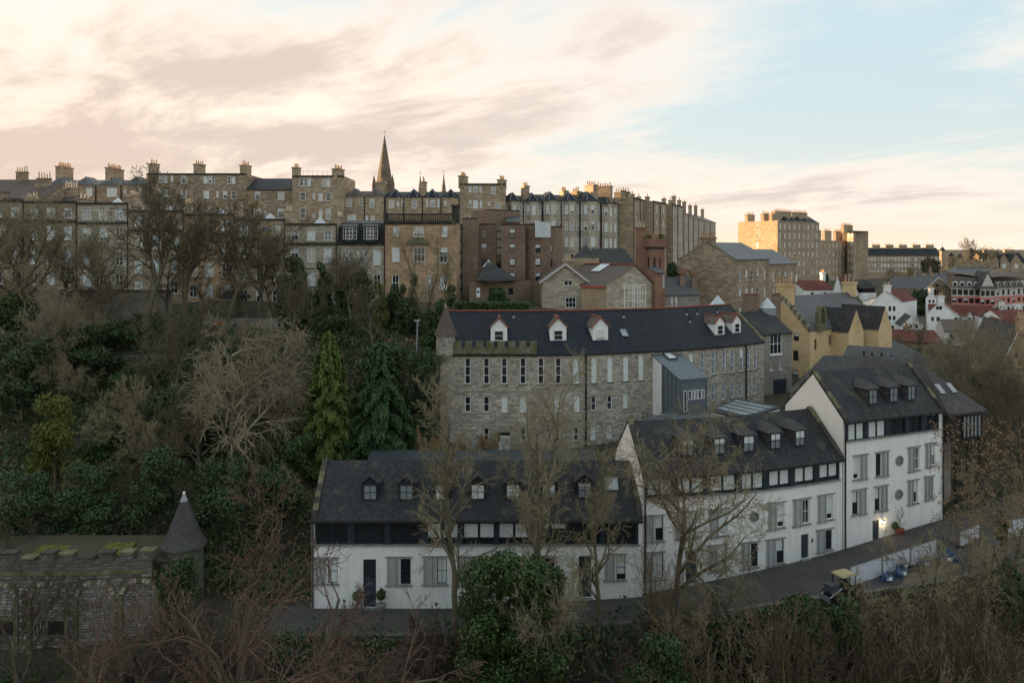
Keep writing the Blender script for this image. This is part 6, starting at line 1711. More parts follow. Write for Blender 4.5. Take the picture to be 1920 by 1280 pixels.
# retaining walls and arch on the left slope
for k, (x0, x1, yt, yb, Y, lab) in enumerate(((55, 320, 546, 600, 112, 'long dark rubble retaining wall below the terrace street'), (180, 330, 664, 712, 98, 'old rubble wall with a dark arch on the wooded slope'), (380, 520, 595, 625, 108, 'low retaining wall with painted doorway among trees'))):
    f_ = Facade(P2(x0, Y), P2(x1, Y)); T = thing('slope_wall', (f_.p[0].x, Y, ZY(yb, Y)), lab, 'wall')
    MB().box((f_.p[0].x, Y, ZY(yb, Y) - 2), (f_.len, 0, 0), (0, .8, 0), (0, 0, ZY(yt, Y) - ZY(yb, Y) + 2)).build('wall', 'rubble_dark', T)
    MB().box((f_.p[0].x - .1, Y - .12, ZY(yt, Y) + .001), (f_.len + .2, 0, 0), (0, 1.05, 0), (0, 0, .18)).build('coping', 'sooty_stone', T)
    if k == 1:
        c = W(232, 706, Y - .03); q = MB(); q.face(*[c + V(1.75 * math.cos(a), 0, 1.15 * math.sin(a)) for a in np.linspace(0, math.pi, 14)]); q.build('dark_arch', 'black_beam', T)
        for j in range(11):
            a0 = math.pi * j / 11; a1 = math.pi * (j + .93) / 11
            P = [c + V(r * math.cos(a) * 1.75, -.1, r * math.sin(a) * 1.15) for a, r in ((a0, 1), (a0, 1.2), (a1, 1.2), (a1, 1))]; q = MB(); q.face(*P)
            for i in range(4): jj = (i + 1) % 4; q.face(P[i], P[jj], P[jj] + V(0, .12, 0), P[i] + V(0, .12, 0))
            q.build('voussoir', 'dressed_stone', T)
    if k == 2:
        a = W(402, 621, Y - .04); MB().box(a, (1.15, 0, 0), (0, .03, 0), (0, 0, 1.25)).build('orange_graffiti', 'graffiti_orange', T); a = W(408, 620, Y - .07)
        q = MB(); q.face(*[a + V(.25 + .38 * math.cos(x) * (1 + .2 * math.sin(3 * x)), 0, .45 + .4 * math.sin(x)) for x in np.linspace(0, 6.1, 14)]); q.build('teal_graffiti', 'graffiti_teal', T)
        a = W(417, 621, Y - .04); MB().box(a, (1.5, 0, 0), (0, .03, 0), (0, 0, .9)).build('blue_graffiti', 'graffiti_teal', T)
lp = thing('lamp_post', W(780, 666, 98), 'slender grey lamp post on the wooded bank left of the mill turret', 'lamp post')
a, b = W(780.5, 668, 98), W(783, 602, 98); MB().tube(a - V(0, 0, 1), b, .11, 8).build('post', 'grey_metal', lp); MB().abox(b.x - .45, b.x + .35, b.y - .15, b.y + .15, b.z, b.z + .16).build('lamp_head', 'grey_metal', lp)
# parked car on the terrace street
def car(label, c, t, col):
    T = thing('parked_car', c, label, 'car'); t = Vector((t[0], t[1], 0)).normalized(); n = V(-t.y, t.x, 0)
    def ext(prof, hw, name, mat, hw2=None):
        q = MB(); A = [c + t * x + n * -hw + V(0, 0, z) for x, z in prof]; B = [c + t * x + n * hw + V(0, 0, z) for x, z in prof]
        q.face(*A); q.face(*B)
        for i in range(len(A)): j = (i + 1) % len(A); q.face(A[i], A[j], B[j], B[i])
        return q.build(name, mat, T)
    ext([(-2.1, .3), (2.1, .3), (2.15, .7), (1.9, .9), (1.1, .98), (-1.7, 1.0), (-2.1, .85)], .86, 'body', col)
    ext([(1.1, .98), (.45, 1.42), (-1.0, 1.45), (-1.7, 1.0)], .74, 'cabin', 'glass_dark'); ext([(.42, 1.421), (.3, 1.47), (-.95, 1.48), (-1.0, 1.451)], .72, 'roof', col)
    for x in (-1.3, 1.3):
        for sx in (-.8, .8):
            q = MB(); p = c + t * x + n * sx; q.tube(p - n * .1 + V(0, 0, .32), p + n * .1 + V(0, 0, .32), .32, 12); q.build('wheel', 'rubber', T)
car('dark blue car parked on the terrace street behind bare trees', W(440, 563, 116), (1, 0), 'car_blue')

# ---------------------------------------------------------------- small things on the lane
def panel_fence(label, pts, h, zf):
    T = thing('fence_panel', (*pts[0], zf[0]), label, 'fence', 'white sheeted site fence panels')
    A, B = V(*pts[0], zf[0]), V(*pts[1], zf[1]); n = int(max(2, (B - A).length / .3)); q = MB(); t = (B - A).normalized(); nr = V(t.y, -t.x, 0)
    for k in range(n):
        a, b = A.lerp(B, k / n), A.lerp(B, (k + 1) / n); wa, wb = .04 * math.sin(k * 1.7), .04 * math.sin((k + 1) * 1.7)
        q.face(a + nr * wa + V(0, 0, .12), b + nr * wb + V(0, 0, .12), b + nr * wb * .4 + V(0, 0, h), a + nr * wa * .4 + V(0, 0, h))
    q.build('sheet', 'hoarding', T)
    m = MB()
    for e in (A, B): m.tube(e, e + V(0, 0, h + .08), .035, 6)
    m.tube(A + V(0, 0, h + .04), B + V(0, 0, h + .04), .03, 6); m.tube(A + V(0, 0, .1), B + V(0, 0, .1), .03, 6); m.build('frame', 'grey_metal', T)
    m = MB()
    for e in (A, B): m.obox(e[:2], (1, 0), .6, .25, e.z, e.z + .12)
    m.build('foot_block', 'rubber', T)
def lz(x): return float(np.interp(x, RX, RZ))
def gp_(px, py):
    """point on the lane under a photo position"""
    Y = 62.0
    for _ in range(20): Y = (CH - lz(XP(px, Y))) * F / (py - HY)
    return P2(px, Y)
fp = [gp_(1594, 1101), gp_(1655, 1080), gp_(1708, 1062), gp_(1757, 1046)]
for k in range(3): panel_fence(('nearest', 'middle', 'farthest')[k] + ' white sheeted fence panel of three along the lane', (fp[k], fp[k + 1] - (fp[k + 1] - fp[k]) * .03), 1.5, (lz(fp[k].x), lz(fp[k + 1].x)))
a, b = gp_(1800, 1026), gp_(1836, 1010); panel_fence('short white fence panel behind the seedy bare tree', (a, b), 1.2, (lz(a.x), lz(b.x)))
a, b = gp_(1886, 1010), gp_(1945, 1000); panel_fence('white fence panel at the right edge of the lane', (a, b), 1.5, (lz(a.x), lz(b.x)))
def bundle(px, py, label, seed, sz=.75):
    r = random.Random(seed); p = gp_(px, py); z = lz(p.x); T = thing('blue_sack', (*p, z), label, 'sack', 'blue sacks by the fence'); q = MB(); nu, nv = 10, 6; g = []
    ph = [r.uniform(0, 6) for _ in range(6)]
    for j in range(nv + 1):
        th_ = math.pi / 2 * j / nv; row = []
        for i in range(nu):
            a = 2 * math.pi * i / nu; rad = sz * math.cos(th_) ** .6 * (1 + .22 * math.sin(2 * a + ph[0]) + .14 * math.sin(3 * a + ph[1] + j)); row.append(V(p.x + rad * math.cos(a), p.y + rad * .8 * math.sin(a), z + sz * 1.15 * math.sin(th_) * (1 + .2 * math.sin(a + ph[2]))))
        g.append(row)
    for j in range(nv):
        for i in range(nu): q.face(g[j][i], g[j][(i + 1) % nu], g[j + 1][(i + 1) % nu], g[j + 1][i])
    q.build('sack', 'tarp_blue', T)
    m = MB(); m.cyl((p.x + .1, p.y), .09, .2, z + sz * 1.1, z + sz * 1.45, 6); m.build('tied_neck', 'tarp_blue', T)
    m = MB(); m.box((p.x - .25, p.y - sz * .82, z + sz * .35), (.42, .05, 0), (0, -.03, 0), (.05, .12, .22)); m.build('pale_print', 'hoarding', T)
for px, py, lb, sd, sz in ((1665, 1088, 'blue sack at the foot of the nearest fence panel', 1, .5), (1690, 1078, 'fuller blue sack between the first two fence panels', 2, .6), (1735, 1060, 'blue and white sack before the farthest fence panel', 3, .52), (1775, 1052, 'large crumpled blue sack right of the fence panels', 4, .68)): bundle(px, py, lb, sd, sz)
# compact tractor
p = gp_(1580, 1120); z = lz(p.x); td = Vector((-.9, -.42)); tn = Vector((.42, -.9))
tk = thing('small_tractor', (*p, z), 'small dark utility tractor with yellow canopy parked on the lane', 'tractor')
def at_(u_, v_, w_): return V(p.x + td.x * u_ + tn.x * v_, p.y + td.y * u_ + tn.y * v_, z + w_)
def tb(n, mat, u0, u1, v0, v1, w0, w1, tp=0.):
    q = MB(); lo_ = [at_(u, v, w0) for u, v in ((u0, v0), (u1, v0), (u1, v1), (u0, v1))]; hi_ = [at_(u, v, w1) for u, v in ((u0 + tp, v0 + tp), (u1 - tp, v0 + tp), (u1 - tp, v1 - tp), (u0 + tp, v1 - tp))]
    q.face(*lo_[::-1]); q.face(*hi_)
    for i in range(4): j = (i + 1) % 4; q.face(lo_[i], lo_[j], hi_[j], hi_[i])
    return q.build(n, mat, tk)
tb('chassis', 'black_metal', -1.1, 1.5, -.35, .35, .35, .75); tb('bonnet', 'zinc_dark', .5, 1.6, -.38, .38, .75, 1.25, .06); tb('seat', 'rubber', -.5, 0, -.28, .28, .75, 1.3, .04)
tb('canopy', 'yellow_paint', -.85, .6, -.6, .6, 1.8, 1.92, .1)
for u in (-.75, .5):
    for v in (-.5, .5): MB().tube(at_(u, v, .6), at_(u, v, 1.81), .045).build('canopy_post', 'black_metal', tk)
for u, r, v in ((-.75, .55, .62), (-.75, .55, -.62), (1.15, .36, .55), (1.15, .36, -.55)):
    q = MB(); a, b = at_(u, v - .14, r), at_(u, v + .14, r); q.tube(a, b, r, 16)
    for e in (a, b): d = (b - a).normalized(); x = d.orthogonal().normalized(); y = d.cross(x); q.face(*[e + (x * math.cos(k) + y * math.sin(k)) * r for k in np.linspace(0, 2 * math.pi, 17)[:-1]])
    wo = q.build('wheel', 'rubber', tk); q = MB(); e = b if v > 0 else a; d = (b - a).normalized() * (1 if v > 0 else -1); x = d.orthogonal().normalized(); y = d.cross(x); q.face(*[e + d * .01 + (x * math.cos(k) + y * math.sin(k)) * r * .5 for k in np.linspace(0, 2 * math.pi, 13)[:-1]]); q.build('hub', 'yellow_paint', wo)
tb('front_loader', 'zinc', 1.7, 1.95, -.45, .45, .15, .5, .05)
for v in (-.42, .42): MB().tube(at_(.4, v, 1.0), at_(1.8, v, .45), .05).build('loader_arm', 'grey_metal', tk)
q = [gp_(1690, 1100), gp_(1800, 1068), gp_(1790, 1048), gp_(1700, 1076)]
tag(MB().face(*[(c_.x, c_.y, lz(c_.x) + .012) for c_ in q]).build('paved_verge', 'paving_warm'), kind='structure')
# plant pots by doors
def potted(px, py, label, ht, leafy=True, pot='terracotta', r=.38):
    p = gp_(px, py); z = lz(p.x); T = thing('potted_plant', (*p, z), label, 'plant', 'potted plants by the doors'); q = MB(); q.cyl(p, r * .7, r, z, z + .5, 12); q.cyl(p, r * 1.1, r * 1.1, z + .45, z + .53, 12); q.build('pot', pot, T)
    return T, V(p.x, p.y, z + .5)
POTS = [potted(1687, 1001, 'terracotta pot with a thin leafless sapling by the tall white house', 3.2, False), potted(670, 1146, 'clipped ball bush in a pot left of the dark door', 1.3, pot='sill_grey'), potted(714, 1144, 'clipped ball bush in a pot right of the dark door', 1.5, pot='sill_grey')]
# walker on the lane
p = gp_(774, 1189); z = lz(p.x)
pe = thing('person', (*p, z), 'person in dark clothes with a pack walking on the lane', 'person')
ske = bpy.data.meshes.new('body')
H_ = 1.62; jt = {'pel': (0, 0, .92), 'che': (0, .02, 1.25), 'nek': (0, -.02, 1.43), 'hed': (0, -.05, 1.55), 'top': (0, -.04, 1.66), 'shl': (-.17, .01, 1.37), 'ell': (-.24, .03, 1.1), 'hal': (-.22, -.12, .9), 'shr': (.17, .01, 1.37), 'elr': (.24, .05, 1.1), 'har': (.23, -.06, .88), 'hil': (-.09, 0, .86), 'knl': (-.1, -.12, .48), 'fol': (-.1, -.02, .08), 'tol': (-.1, -.17, .05), 'hir': (.09, 0, .86), 'knr': (.1, .02, .46), 'for': (.1, .2, .1), 'tor': (.1, .1, .04)}
ed = [('pel', 'che'), ('che', 'nek'), ('nek', 'hed'), ('hed', 'top'), ('che', 'shl'), ('shl', 'ell'), ('ell', 'hal'), ('che', 'shr'), ('shr', 'elr'), ('elr', 'har'), ('pel', 'hil'), ('hil', 'knl'), ('knl', 'fol'), ('fol', 'tol'), ('pel', 'hir'), ('hir', 'knr'), ('knr', 'for'), ('for', 'tor')]
rad = {'pel': .15, 'che': .16, 'nek': .055, 'hed': .095, 'top': .07, 'shl': .075, 'ell': .05, 'hal': .04, 'shr': .075, 'elr': .05, 'har': .04, 'hil': .095, 'knl': .065, 'fol': .045, 'tol': .035, 'hir': .095, 'knr': .065, 'for': .045, 'tor': .035}
ks = list(jt); ske.from_pydata([jt[k] for k in ks], [(ks.index(a), ks.index(b)) for a, b in ed], []); ske.materials.append(M['cloth_black'])
bo = link_mesh('body', ske, pe); md = bo.modifiers.new('skin', 'SKIN')
for k, sv in zip(ks, ske.skin_vertices[0].data): sv.radius = (rad[k], rad[k]); sv.use_root = (k == 'pel')
bo.modifiers.new('sub', 'SUBSURF').levels = 2; bo.modifiers['sub'].render_levels = 2
MB().abox(p.x - .16, p.x + .16, p.y + .12, p.y + .32, z + 1.0, z + 1.42).build('backpack', 'rubber', pe)
MB().cyl((p.x, p.y - .13), .07, .05, z + 1.50, z + 1.62, 8).build('face', 'skin', pe)
# ---------------------------------------------------------------- vegetation
def tubes(p0, p1, r0, r1, k):
    d = p1 - p0; ln = np.linalg.norm(d, axis=1, keepdims=True); d = d / np.maximum(ln, 1e-6)
    ref = np.where(np.abs(d[:, 2:3]) > .9, np.array([[1., 0, 0]]), np.array([[0, 0, 1.]]))
    u_ = np.cross(d, ref); u_ /= np.maximum(np.linalg.norm(u_, axis=1, keepdims=True), 1e-6); w_ = np.cross(d, u_)
    n = len(p0); V_ = np.empty((n, 2 * k, 3))
    for i in range(k):
        a = 2 * math.pi * i / k; o = u_ * math.cos(a) + w_ * math.sin(a)
        V_[:, i] = p0 + o * r0[:, None]; V_[:, k + i] = p1 + o * r1[:, None]
    b = (np.arange(n) * 2 * k)[:, None]
    Fc = np.concatenate([np.stack([b[:, 0] + i, b[:, 0] + (i + 1) % k, b[:, 0] + k + (i + 1) % k, b[:, 0] + k + i], 1) for i in range(k)])
    return V_.reshape(-1, 3), Fc
def grow(seed, height, levels=4, kids=(9, 7, 6, 5), ang=(45, 45, 45, 50), ratio=(.55, .5, .5, .5), up=(.05, .12, .08, .02), wig=.16, r0=.28, rmin=.012, start=.3, lean=(0, 0), trunk_frac=.75, segs=(9, 6, 5, 4), multi=1, spread=.0, rpow=.72):
    rs = np.random.default_rng(seed)
    seg = []
    st = []
    for q in range(multi):
        a = rs.uniform(0, 6.28); d = np.array([math.cos(a) * spread + lean[0], math.sin(a) * spread + lean[1], 1.0]); d /= np.linalg.norm(d)
        st.append((np.array([.25 * math.cos(a) * (multi > 1), .25 * math.sin(a) * (multi > 1), -.6]), d, height * trunk_frac * rs.uniform(.8, 1.1), r0 / multi ** .4, 0))
    while st:
        p, d, ln, r, lv = st.pop()
        n = segs[lv]; step = ln / n
        for i in range(n):
            t = (i + 1) / n
            d = d + rs.normal(0, wig, 3) * (.5 if lv == 0 else 1); d[2] += up[lv]; d /= np.linalg.norm(d)
            p2 = p + d * step
            ra = max(r * (1 - (i / n) * .75), rmin); rb = max(r * (1 - t * .75), rmin * .8)
            seg.append((*p, *p2, ra, rb, lv)); p = p2
            if lv < levels - 1 and t >= (start if lv == 0 else .2):
                m = kids[lv] / n / (1 - (start if lv == 0 else .2)); m = int(m) + (rs.random() < m - int(m))
                for _ in range(m):
                    a = rs.uniform(0, 6.28); o = d.copy(); perp = np.cross(d, [math.cos(a), math.sin(a), .3]); perp /= np.linalg.norm(perp) + 1e-9
                    th_ = math.radians(ang[lv] * rs.uniform(.6, 1.3)); nd = d * math.cos(th_) + perp * math.sin(th_)
                    st.append((p.copy(), nd, ln * ratio[lv] * rs.uniform(.65, 1.2) * (1.15 - .55 * t), max(rb * rpow, rmin), lv + 1))
    return np.array(seg)
TREES = {}
def tree_meshes(key, seg, tmat, cmat, split=2):
    lv = seg[:, 8]; out = []
    for sel, k, mt, nm in ((lv < split, 6, tmat, 'trunk'), (lv >= split, 3, cmat, 'crown')):
        s = seg[sel]; v, f = tubes(s[:, :3], s[:, 3:6], s[:, 6], s[:, 7], k); out.append(mesh_np(nm, v, f, mt, True))
    TREES[key] = out
    return out
def leaves(pts, nrm, size, rs, stretch=1.6, jit=.7, droop=0.):
    n = len(pts)
    nr = nrm + rs.normal(0, jit, (n, 3)); nr /= np.linalg.norm(nr, axis=1, keepdims=True)
    a = rs.normal(0, 1, (n, 3)); a[:, 2] -= droop; a -= nr * (a * nr).sum(1, keepdims=True); a /= np.linalg.norm(a, axis=1, keepdims=True)
    b = np.cross(nr, a); sz = size * rs.uniform(.6, 1.4, (n, 1))
    V_ = np.stack([pts - a * sz * stretch * .5, pts + b * sz * .5 + nr * sz * .12, pts + a * sz * stretch * .5, pts - b * sz * .5 + nr * sz * .12], 1).reshape(-1, 3)
    return V_, np.arange(n * 4).reshape(-1, 4)
def blob_points(rs, n, blobs):
    """points through the outer shells of several rough clumps: (cx,cy,cz,rx,ry,rz)"""
    bl = np.array(blobs, float); wgt = (bl[:, 3] * bl[:, 5]); idx = rs.choice(len(bl), n, p=wgt / wgt.sum())
    d = rs.normal(0, 1, (n, 3)); d /= np.linalg.norm(d, axis=1, keepdims=True)
    b = bl[idx]
    lump = 1 + .16 * np.sin(d[:, 0] * 5 + idx) * np.cos(d[:, 2] * 6 + idx * 2) + .1 * np.sin(d[:, 1] * 11 + idx * 3)
    rr = (rs.uniform(.62, 1.04, n) ** .7 * lump)[:, None]
    return b[:, :3] + d * b[:, 3:6] * rr, d
def tree(name, label, loc, meshes, rz=0., sc=1., group=None, cat='tree', sz=None):
    T = thing(name, loc, label, cat, group)
    for nm, me in zip(('trunk', 'crown'), meshes): o = link_mesh(nm, me, T)
    T.rotation_euler = (0, 0, rz); T.scale = (sc, sc, sz or sc)
    return T
def leafy(name, label, loc, blobs, n, size, mat, seed, cat='tree', group=None, stems=(), smat='bark_dark', twigs=None, lname='foliage', droop=.3):
    rs = np.random.default_rng(seed); T = thing(name, loc, label, cat, group)
    p, d = blob_points(rs, n, blobs); v, f = leaves(p, d, size, rs, droop=droop)
    link_mesh(lname, mesh_np(lname, v, f, mat), T)
    if stems:
        a = np.array(stems, float); v, f = tubes(a[:, :3], a[:, 3:6], a[:, 6], a[:, 7], 6); link_mesh('trunk', mesh_np('trunk', v, f, smat, True), T)
    if twigs is not None:
        v, f = tubes(twigs[:, :3], twigs[:, 3:6], twigs[:, 6], twigs[:, 7], 3); link_mesh('twigs', mesh_np('twigs', v, f, 'twig_olive', True), T)
    return T
def gp3(px, py, Y): p = W(px, py, Y); return p

# --- kinds of bare tree
big = dict(levels=5, segs=(9, 7, 5, 4, 3))
K5 = (10, 8, 6, 5); A5 = (42, 45, 48, 50); R5 = (.62, .52, .5, .55)
tree_meshes('ash1', grow(1, 20, 5, K5, A5, R5, (.02, .12, .10, .06, .03), .14, .34, .022, .28, segs=(9, 7, 5, 4, 3)), 'bark_grey', 'twig_dark')
tree_meshes('ash2', grow(2, 20, 5, (8, 7, 5, 5), A5, R5, (.02, .14, .12, .06, .03), .15, .32, .022, .22, segs=(9, 7, 5, 4, 3), multi=2, spread=.18), 'bark_grey', 'twig_dark')
tree_meshes('ash3', grow(3, 18, 5, (11, 8, 6, 5), A5, R5, (.0, .10, .08, .05, .03), .18, .3, .02, .25, segs=(9, 7, 5, 4, 3)), 'bark_dark', 'twig_olive')
tree_meshes('ash4', grow(14, 20, 5, (8, 7, 6, 4), (36, 40, 46, 50), R5, (.02, .16, .12, .08, .03), .14, .3, .022, .2, segs=(9, 7, 5, 4, 3), multi=2, spread=.22), 'bark_grey', 'twig_tan')
tree_meshes('weep', grow(5, 13, 5, (15, 8, 6, 4), (62, 45, 42, 40), (.62, .55, .55, .55), (.0, -.03, -.10, -.12, -.08), .14, .32, .018, .3, segs=(8, 8, 6, 5, 3), trunk_frac=.8), 'bark_grey', 'twig_tan', 1)
tree_meshes('birch', grow(6, 15, 5, (17, 6, 5, 4), (36, 42, 45, 48), (.34, .5, .5, .5), (.03, .12, .06, .02, 0), .15, .2, .013, .22, segs=(12, 6, 5, 4, 3), trunk_frac=.95), 'bark_grey', 'twig_olive')
tree_meshes('birch2', grow(16, 15, 5, (13, 6, 5, 3), (34, 42, 45, 48), (.36, .5, .5, .5), (.03, .12, .06, .02, 0), .17, .2, .013, .2, segs=(12, 6, 5, 4, 3), trunk_frac=.95, multi=2, spread=.16), 'bark_grey', 'twig_olive')
tree_meshes('spread', grow(7, 15, 5, (9, 8, 7, 4), (58, 48, 46, 50), (.75, .55, .5, .5), (.0, .05, .04, .03, .0), .17, .3, .014, .3, segs=(8, 8, 6, 4, 3), trunk_frac=.6), 'bark_dark', 'twig_gorge')
tree_meshes('spread2', grow(27, 14, 5, (8, 7, 6, 4), (54, 48, 46, 50), (.75, .55, .5, .5), (.0, .06, .03, .03, .0), .19, .26, .014, .25, segs=(8, 8, 6, 4, 3), trunk_frac=.6, multi=2, spread=.3), 'bark_dark', 'twig_gorge')
tree_meshes('copp', grow(8, 10, 4, (9, 5, 4), (24, 32, 38), (.5, .5, .5), (.05, .12, .1, .05), .1, .24, .013, .25, segs=(9, 6, 4, 3), multi=9, spread=.26, trunk_frac=.9), 'stem_olive', 'twig_gorge', 1)
tree_meshes('copp2', grow(18, 10, 4, (9, 5, 4), (26, 32, 38), (.5, .5, .5), (.05, .12, .1, .05), .11, .24, .013, .25, segs=(9, 6, 4, 3), multi=8, spread=.3, trunk_frac=.85), 'stem_olive', 'twig_red', 1)
tree_meshes('shrub', grow(9, 5, 4, (7, 6, 5), (40, 45, 48), (.55, .5, .5), (.0, .06, .04, .0), .2, .12, .012, .1, segs=(6, 5, 4, 3), multi=8, spread=.7, trunk_frac=.8), 'bark_dark', 'twig_tan', 1)
tree_meshes('rust', grow(10, 4, 4, (9, 8, 5), (24, 26, 30), (.5, .45, .5), (.1, .14, .12, .05), .1, .1, .012, .1, segs=(6, 5, 4, 3), multi=6, spread=.8, trunk_frac=.85), 'twig_rust', 'twig_rust', 1)
tree_meshes('seedy', grow(12, 13, 5, (10, 7, 6, 4), (48, 48, 48, 50), (.6, .52, .5, .5), (.02, .08, .05, .02, 0), .19, .24, .014, .25, segs=(9, 7, 5, 4, 3)), 'bark_dark', 'twig_olive')

tree_meshes('fan1', grow(61, 20, 5, (10, 8, 7, 4), (44, 40, 44, 48), (.95, .5, .48, .5), (.02, .10, .08, .05, .03), .13, .40, .021, .52, segs=(8, 8, 5, 4, 3), trunk_frac=.52, rpow=.8), 'bark_grey', 'twig_dark')
tree_meshes('fan2', grow(62, 20, 5, (10, 8, 7, 4), (48, 42, 46, 48), (.9, .5, .48, .5), (.02, .09, .07, .05, .03), .15, .38, .021, .45, segs=(8, 8, 5, 4, 3), trunk_frac=.52, rpow=.8), 'bark_grey', 'twig_olive')
tree_meshes('bigred', grow(63, 16, 5, (11, 10, 7, 4), (62, 44, 44, 48), (1.35, .48, .5, .5), (.02, .03, .04, .03, .0), .13, .5, .012, .4, segs=(6, 11, 6, 4, 3), trunk_frac=.42, rpow=.66), 'bark_dark', 'twig_maroon')
TR = [  # key, px, base py (None = on the ground), Y, scale, rz, name, label
 ('fan2', 60, 105, 1.25, .4, 'bare_tree', 'wide bare tree with olive twigs at the left edge before the terrace'),
 ('fan2', -30, 100, 1.2, 2.2, 'bare_tree', 'bare tree partly cut off by the left edge'),
 ('fan1', 125, 111, .8, 3.3, 'bare_tree', 'smaller bare tree right of the wide olive one'),
 ('fan1', 274, 100, 1.3, 1.0, 'bare_tree', 'tall bare tree with straight pale trunk before the terrace'),
 ('fan2', 185, 107, .95, 2.0, 'bare_tree', 'thin twin stemmed bare tree left of the tall straight one'),
 ('fan1', 350, 104, 1.12, .2, 'bare_tree', 'twin stemmed bare tree right of the tall straight one'),
 ('fan1', 425, 106, 1.1, 1.4, 'bare_tree', 'many stemmed bare tree near the painted doorway'),
 ('fan2', 485, 109, .98, 4.2, 'bare_tree', 'dense dark bare tree left of the ivy columns'),
 ('fan1', 515, 112, .7, 5.0, 'bare_tree', 'low bare tree in front of the flagged terrace house'),
 ('birch2', 785, 108, 1.05, .7, 'bare_tree', 'ivy footed bare tree before the orange end house'),
 ('birch', 835, 110, .75, 2.7, 'bare_tree', 'slim bare tree between end house and brick flats'),
 ('birch', 690, 110, .7, 1.9, 'bare_tree', 'slim bare tree among the ivy columns'),
 ('fan2', 140, 92, .75, 1.1, 'bare_tree', 'bare tree standing among evergreens on the left slope'),
 ('fan1', 320, 90, .72, 2.1, 'bare_tree', 'bare tree behind the domed tree, left of it'),
 ('fan1', 540, 98, .75, .5, 'bare_tree', 'bare tree behind the bright conifer'),
 ('fan2', 235, 79, .62, 4.1, 'bare_tree', 'lower bare tree left of the domed tree'),
 ('fan1', 655, 104, .7, 3.3, 'bare_tree', 'bare tree rising among the ivy columns'),
 ('seedy', 1800, 52, 1.2, 2.0, 'bare_tree', 'golden brown bare tree at lower right below the blue sacks'),
 ('seedy', 1690, 50, 1.0, .9, 'bare_tree', 'golden brown bare tree below the fence panels'),
 ('weep', 432, 75, 1.35, .6, 'weeping_tree', 'domed pale tree with drooping bare branches on the slope'),
 ('weep', 505, 82, 1.0, 2.8, 'weeping_tree', 'smaller drooping bare tree behind the domed one'),
 ('ash3', 265, 74, .68, 2.0, 'bare_tree', 'thin bare tree on the dark slope left of the domed one'),
 ('ash2', 330, 70, .55, 3.0, 'bare_tree', 'low bare tree above the conical turret'),
 ('spread', 20, 64, .62, 1.0, 'bare_tree', 'pale bare tree low at the left edge above the arched wall'),
 ('ash4', 80, 86, .7, 2.2, 'bare_tree', 'bare tree half hidden by evergreens on the left slope'),
 ('birch', 862, 56, 1.3, .3, 'bare_tree', 'tall yellowish bare tree rising before the left white house roof'),
 ('birch2', 975, 55.8, 1.35, 1.3, 'bare_tree', 'forked yellowish bare tree before the middle of the left white house'),
 ('birch', 1120, 56, .95, 2.3, 'bare_tree', 'slight bare tree left of the gable of the curved house'),
 ('seedy', 1262, 56, 1.25, 3.9, 'bare_tree', 'dark forked bare tree in front of the curved white house'),
 ('seedy', 1365, 56, .85, 1.2, 'bare_tree', 'small bare tree before the round window of the curved house'),
 ('seedy', 1868, 59, 1.35, 5.0, 'bare_tree', 'bare tree hung with brown seed clusters at right'),
 ('bigred', 480, 39, 1.75, .9, 'bare_tree', 'large reddish bare tree sprawling across the lower left foreground'),
 ('bigred', 640, 46, .95, 2.6, 'bare_tree', 'reddish bare tree below the left end of the white house'),
 ('bigred', 230, 48, .9, 3.6, 'bare_tree', 'reddish bare tree before the arched wall'),
 ('spread2', 60, 43, 1.1, 5.2, 'bare_tree', 'dark bare thicket tree in the lower left corner'),
 ('spread2', 745, 45, .95, 1.6, 'bare_tree', 'low reddish bare tree left of the ivy covered tree'),
 ('spread2', 1180, 52, 1.15, .5, 'bare_tree', 'tangled tan bare bush below the curved white house'),
 ('spread', 1125, 47, .95, 2.5, 'bare_tree', 'lower tan tangle right of the ivy covered tree'),
 ('copp2', 1400, 46, 1.3, .4, 'coppice', 'clump of pale upright stems at lower right of centre'),
 ('copp', 1530, 45, 1.35, 1.9, 'coppice', 'clump of olive upright stems before the tractor'),
 ('copp', 1650, 47, 1.3, 3.1, 'coppice', 'reddish stem clump below the white fence panels'),
 ('copp2', 1760, 44, 1.3, 4.4, 'coppice', 'pale stem clump below the blue sacks'),
 ('copp', 1850, 46, 1.45, 5.2, 'coppice', 'tall reddish stem clump in the lower right corner'),
 ('copp2', 1930, 50, 1.3, .8, 'coppice', 'stem clump cut by the right edge'),
 ('copp', 1310, 43, .9, 2.7, 'coppice', 'short stem clump at the bottom right of the tan tangle'),
 ('shrub', 1590, 56, 1.1, 1.7, 'bare_tree', 'low tan bush at the lane edge left of the tractor'),
 ('shrub', 1480, 55.5, 1.1, .1, 'bare_tree', 'low tan bush at the lane edge below the curved house door'),
 ('shrub', 1800, 60.5, 1.2, 2.9, 'bare_tree', 'low rusty bush behind the blue sacks'),
 ('ash4', 1800, 98, .6, .3, 'bare_tree', 'feathery pale bare tree behind the dark timber hall'),
 ('ash4', 1870, 92, .62, 1.7, 'bare_tree', 'broad pale bare tree at right above the hall'),
 ('ash3', 1925, 88, .9, 2.9, 'bare_tree', 'bare tree at the right edge above the lane end'),
 ('ash3', 1735, 118, .5, 4.0, 'bare_tree', 'bare tree with olive twigs behind the slate hall ridge'),
 ('ash4', 1840, 120, .42, 5.1, 'bare_tree', 'farther bare tree before the brown tiled house'),
 ('ash4', 1900, 108, .45, .9, 'bare_tree', 'bare tree before the pinkish stone gable'),
 ('ash3', 1700, 122, .42, 2.1, 'bare_tree', 'low bare tree between outbuildings and rusty roof'),
 ('ash2', 1855, 78, .6, 2.0, 'bare_tree', 'dark bare tree right of the timber hall wall'),
 ('ash2', 1910, 80, .75, 3.0, 'bare_tree', 'dark bare tree near the lane end at right'),
]
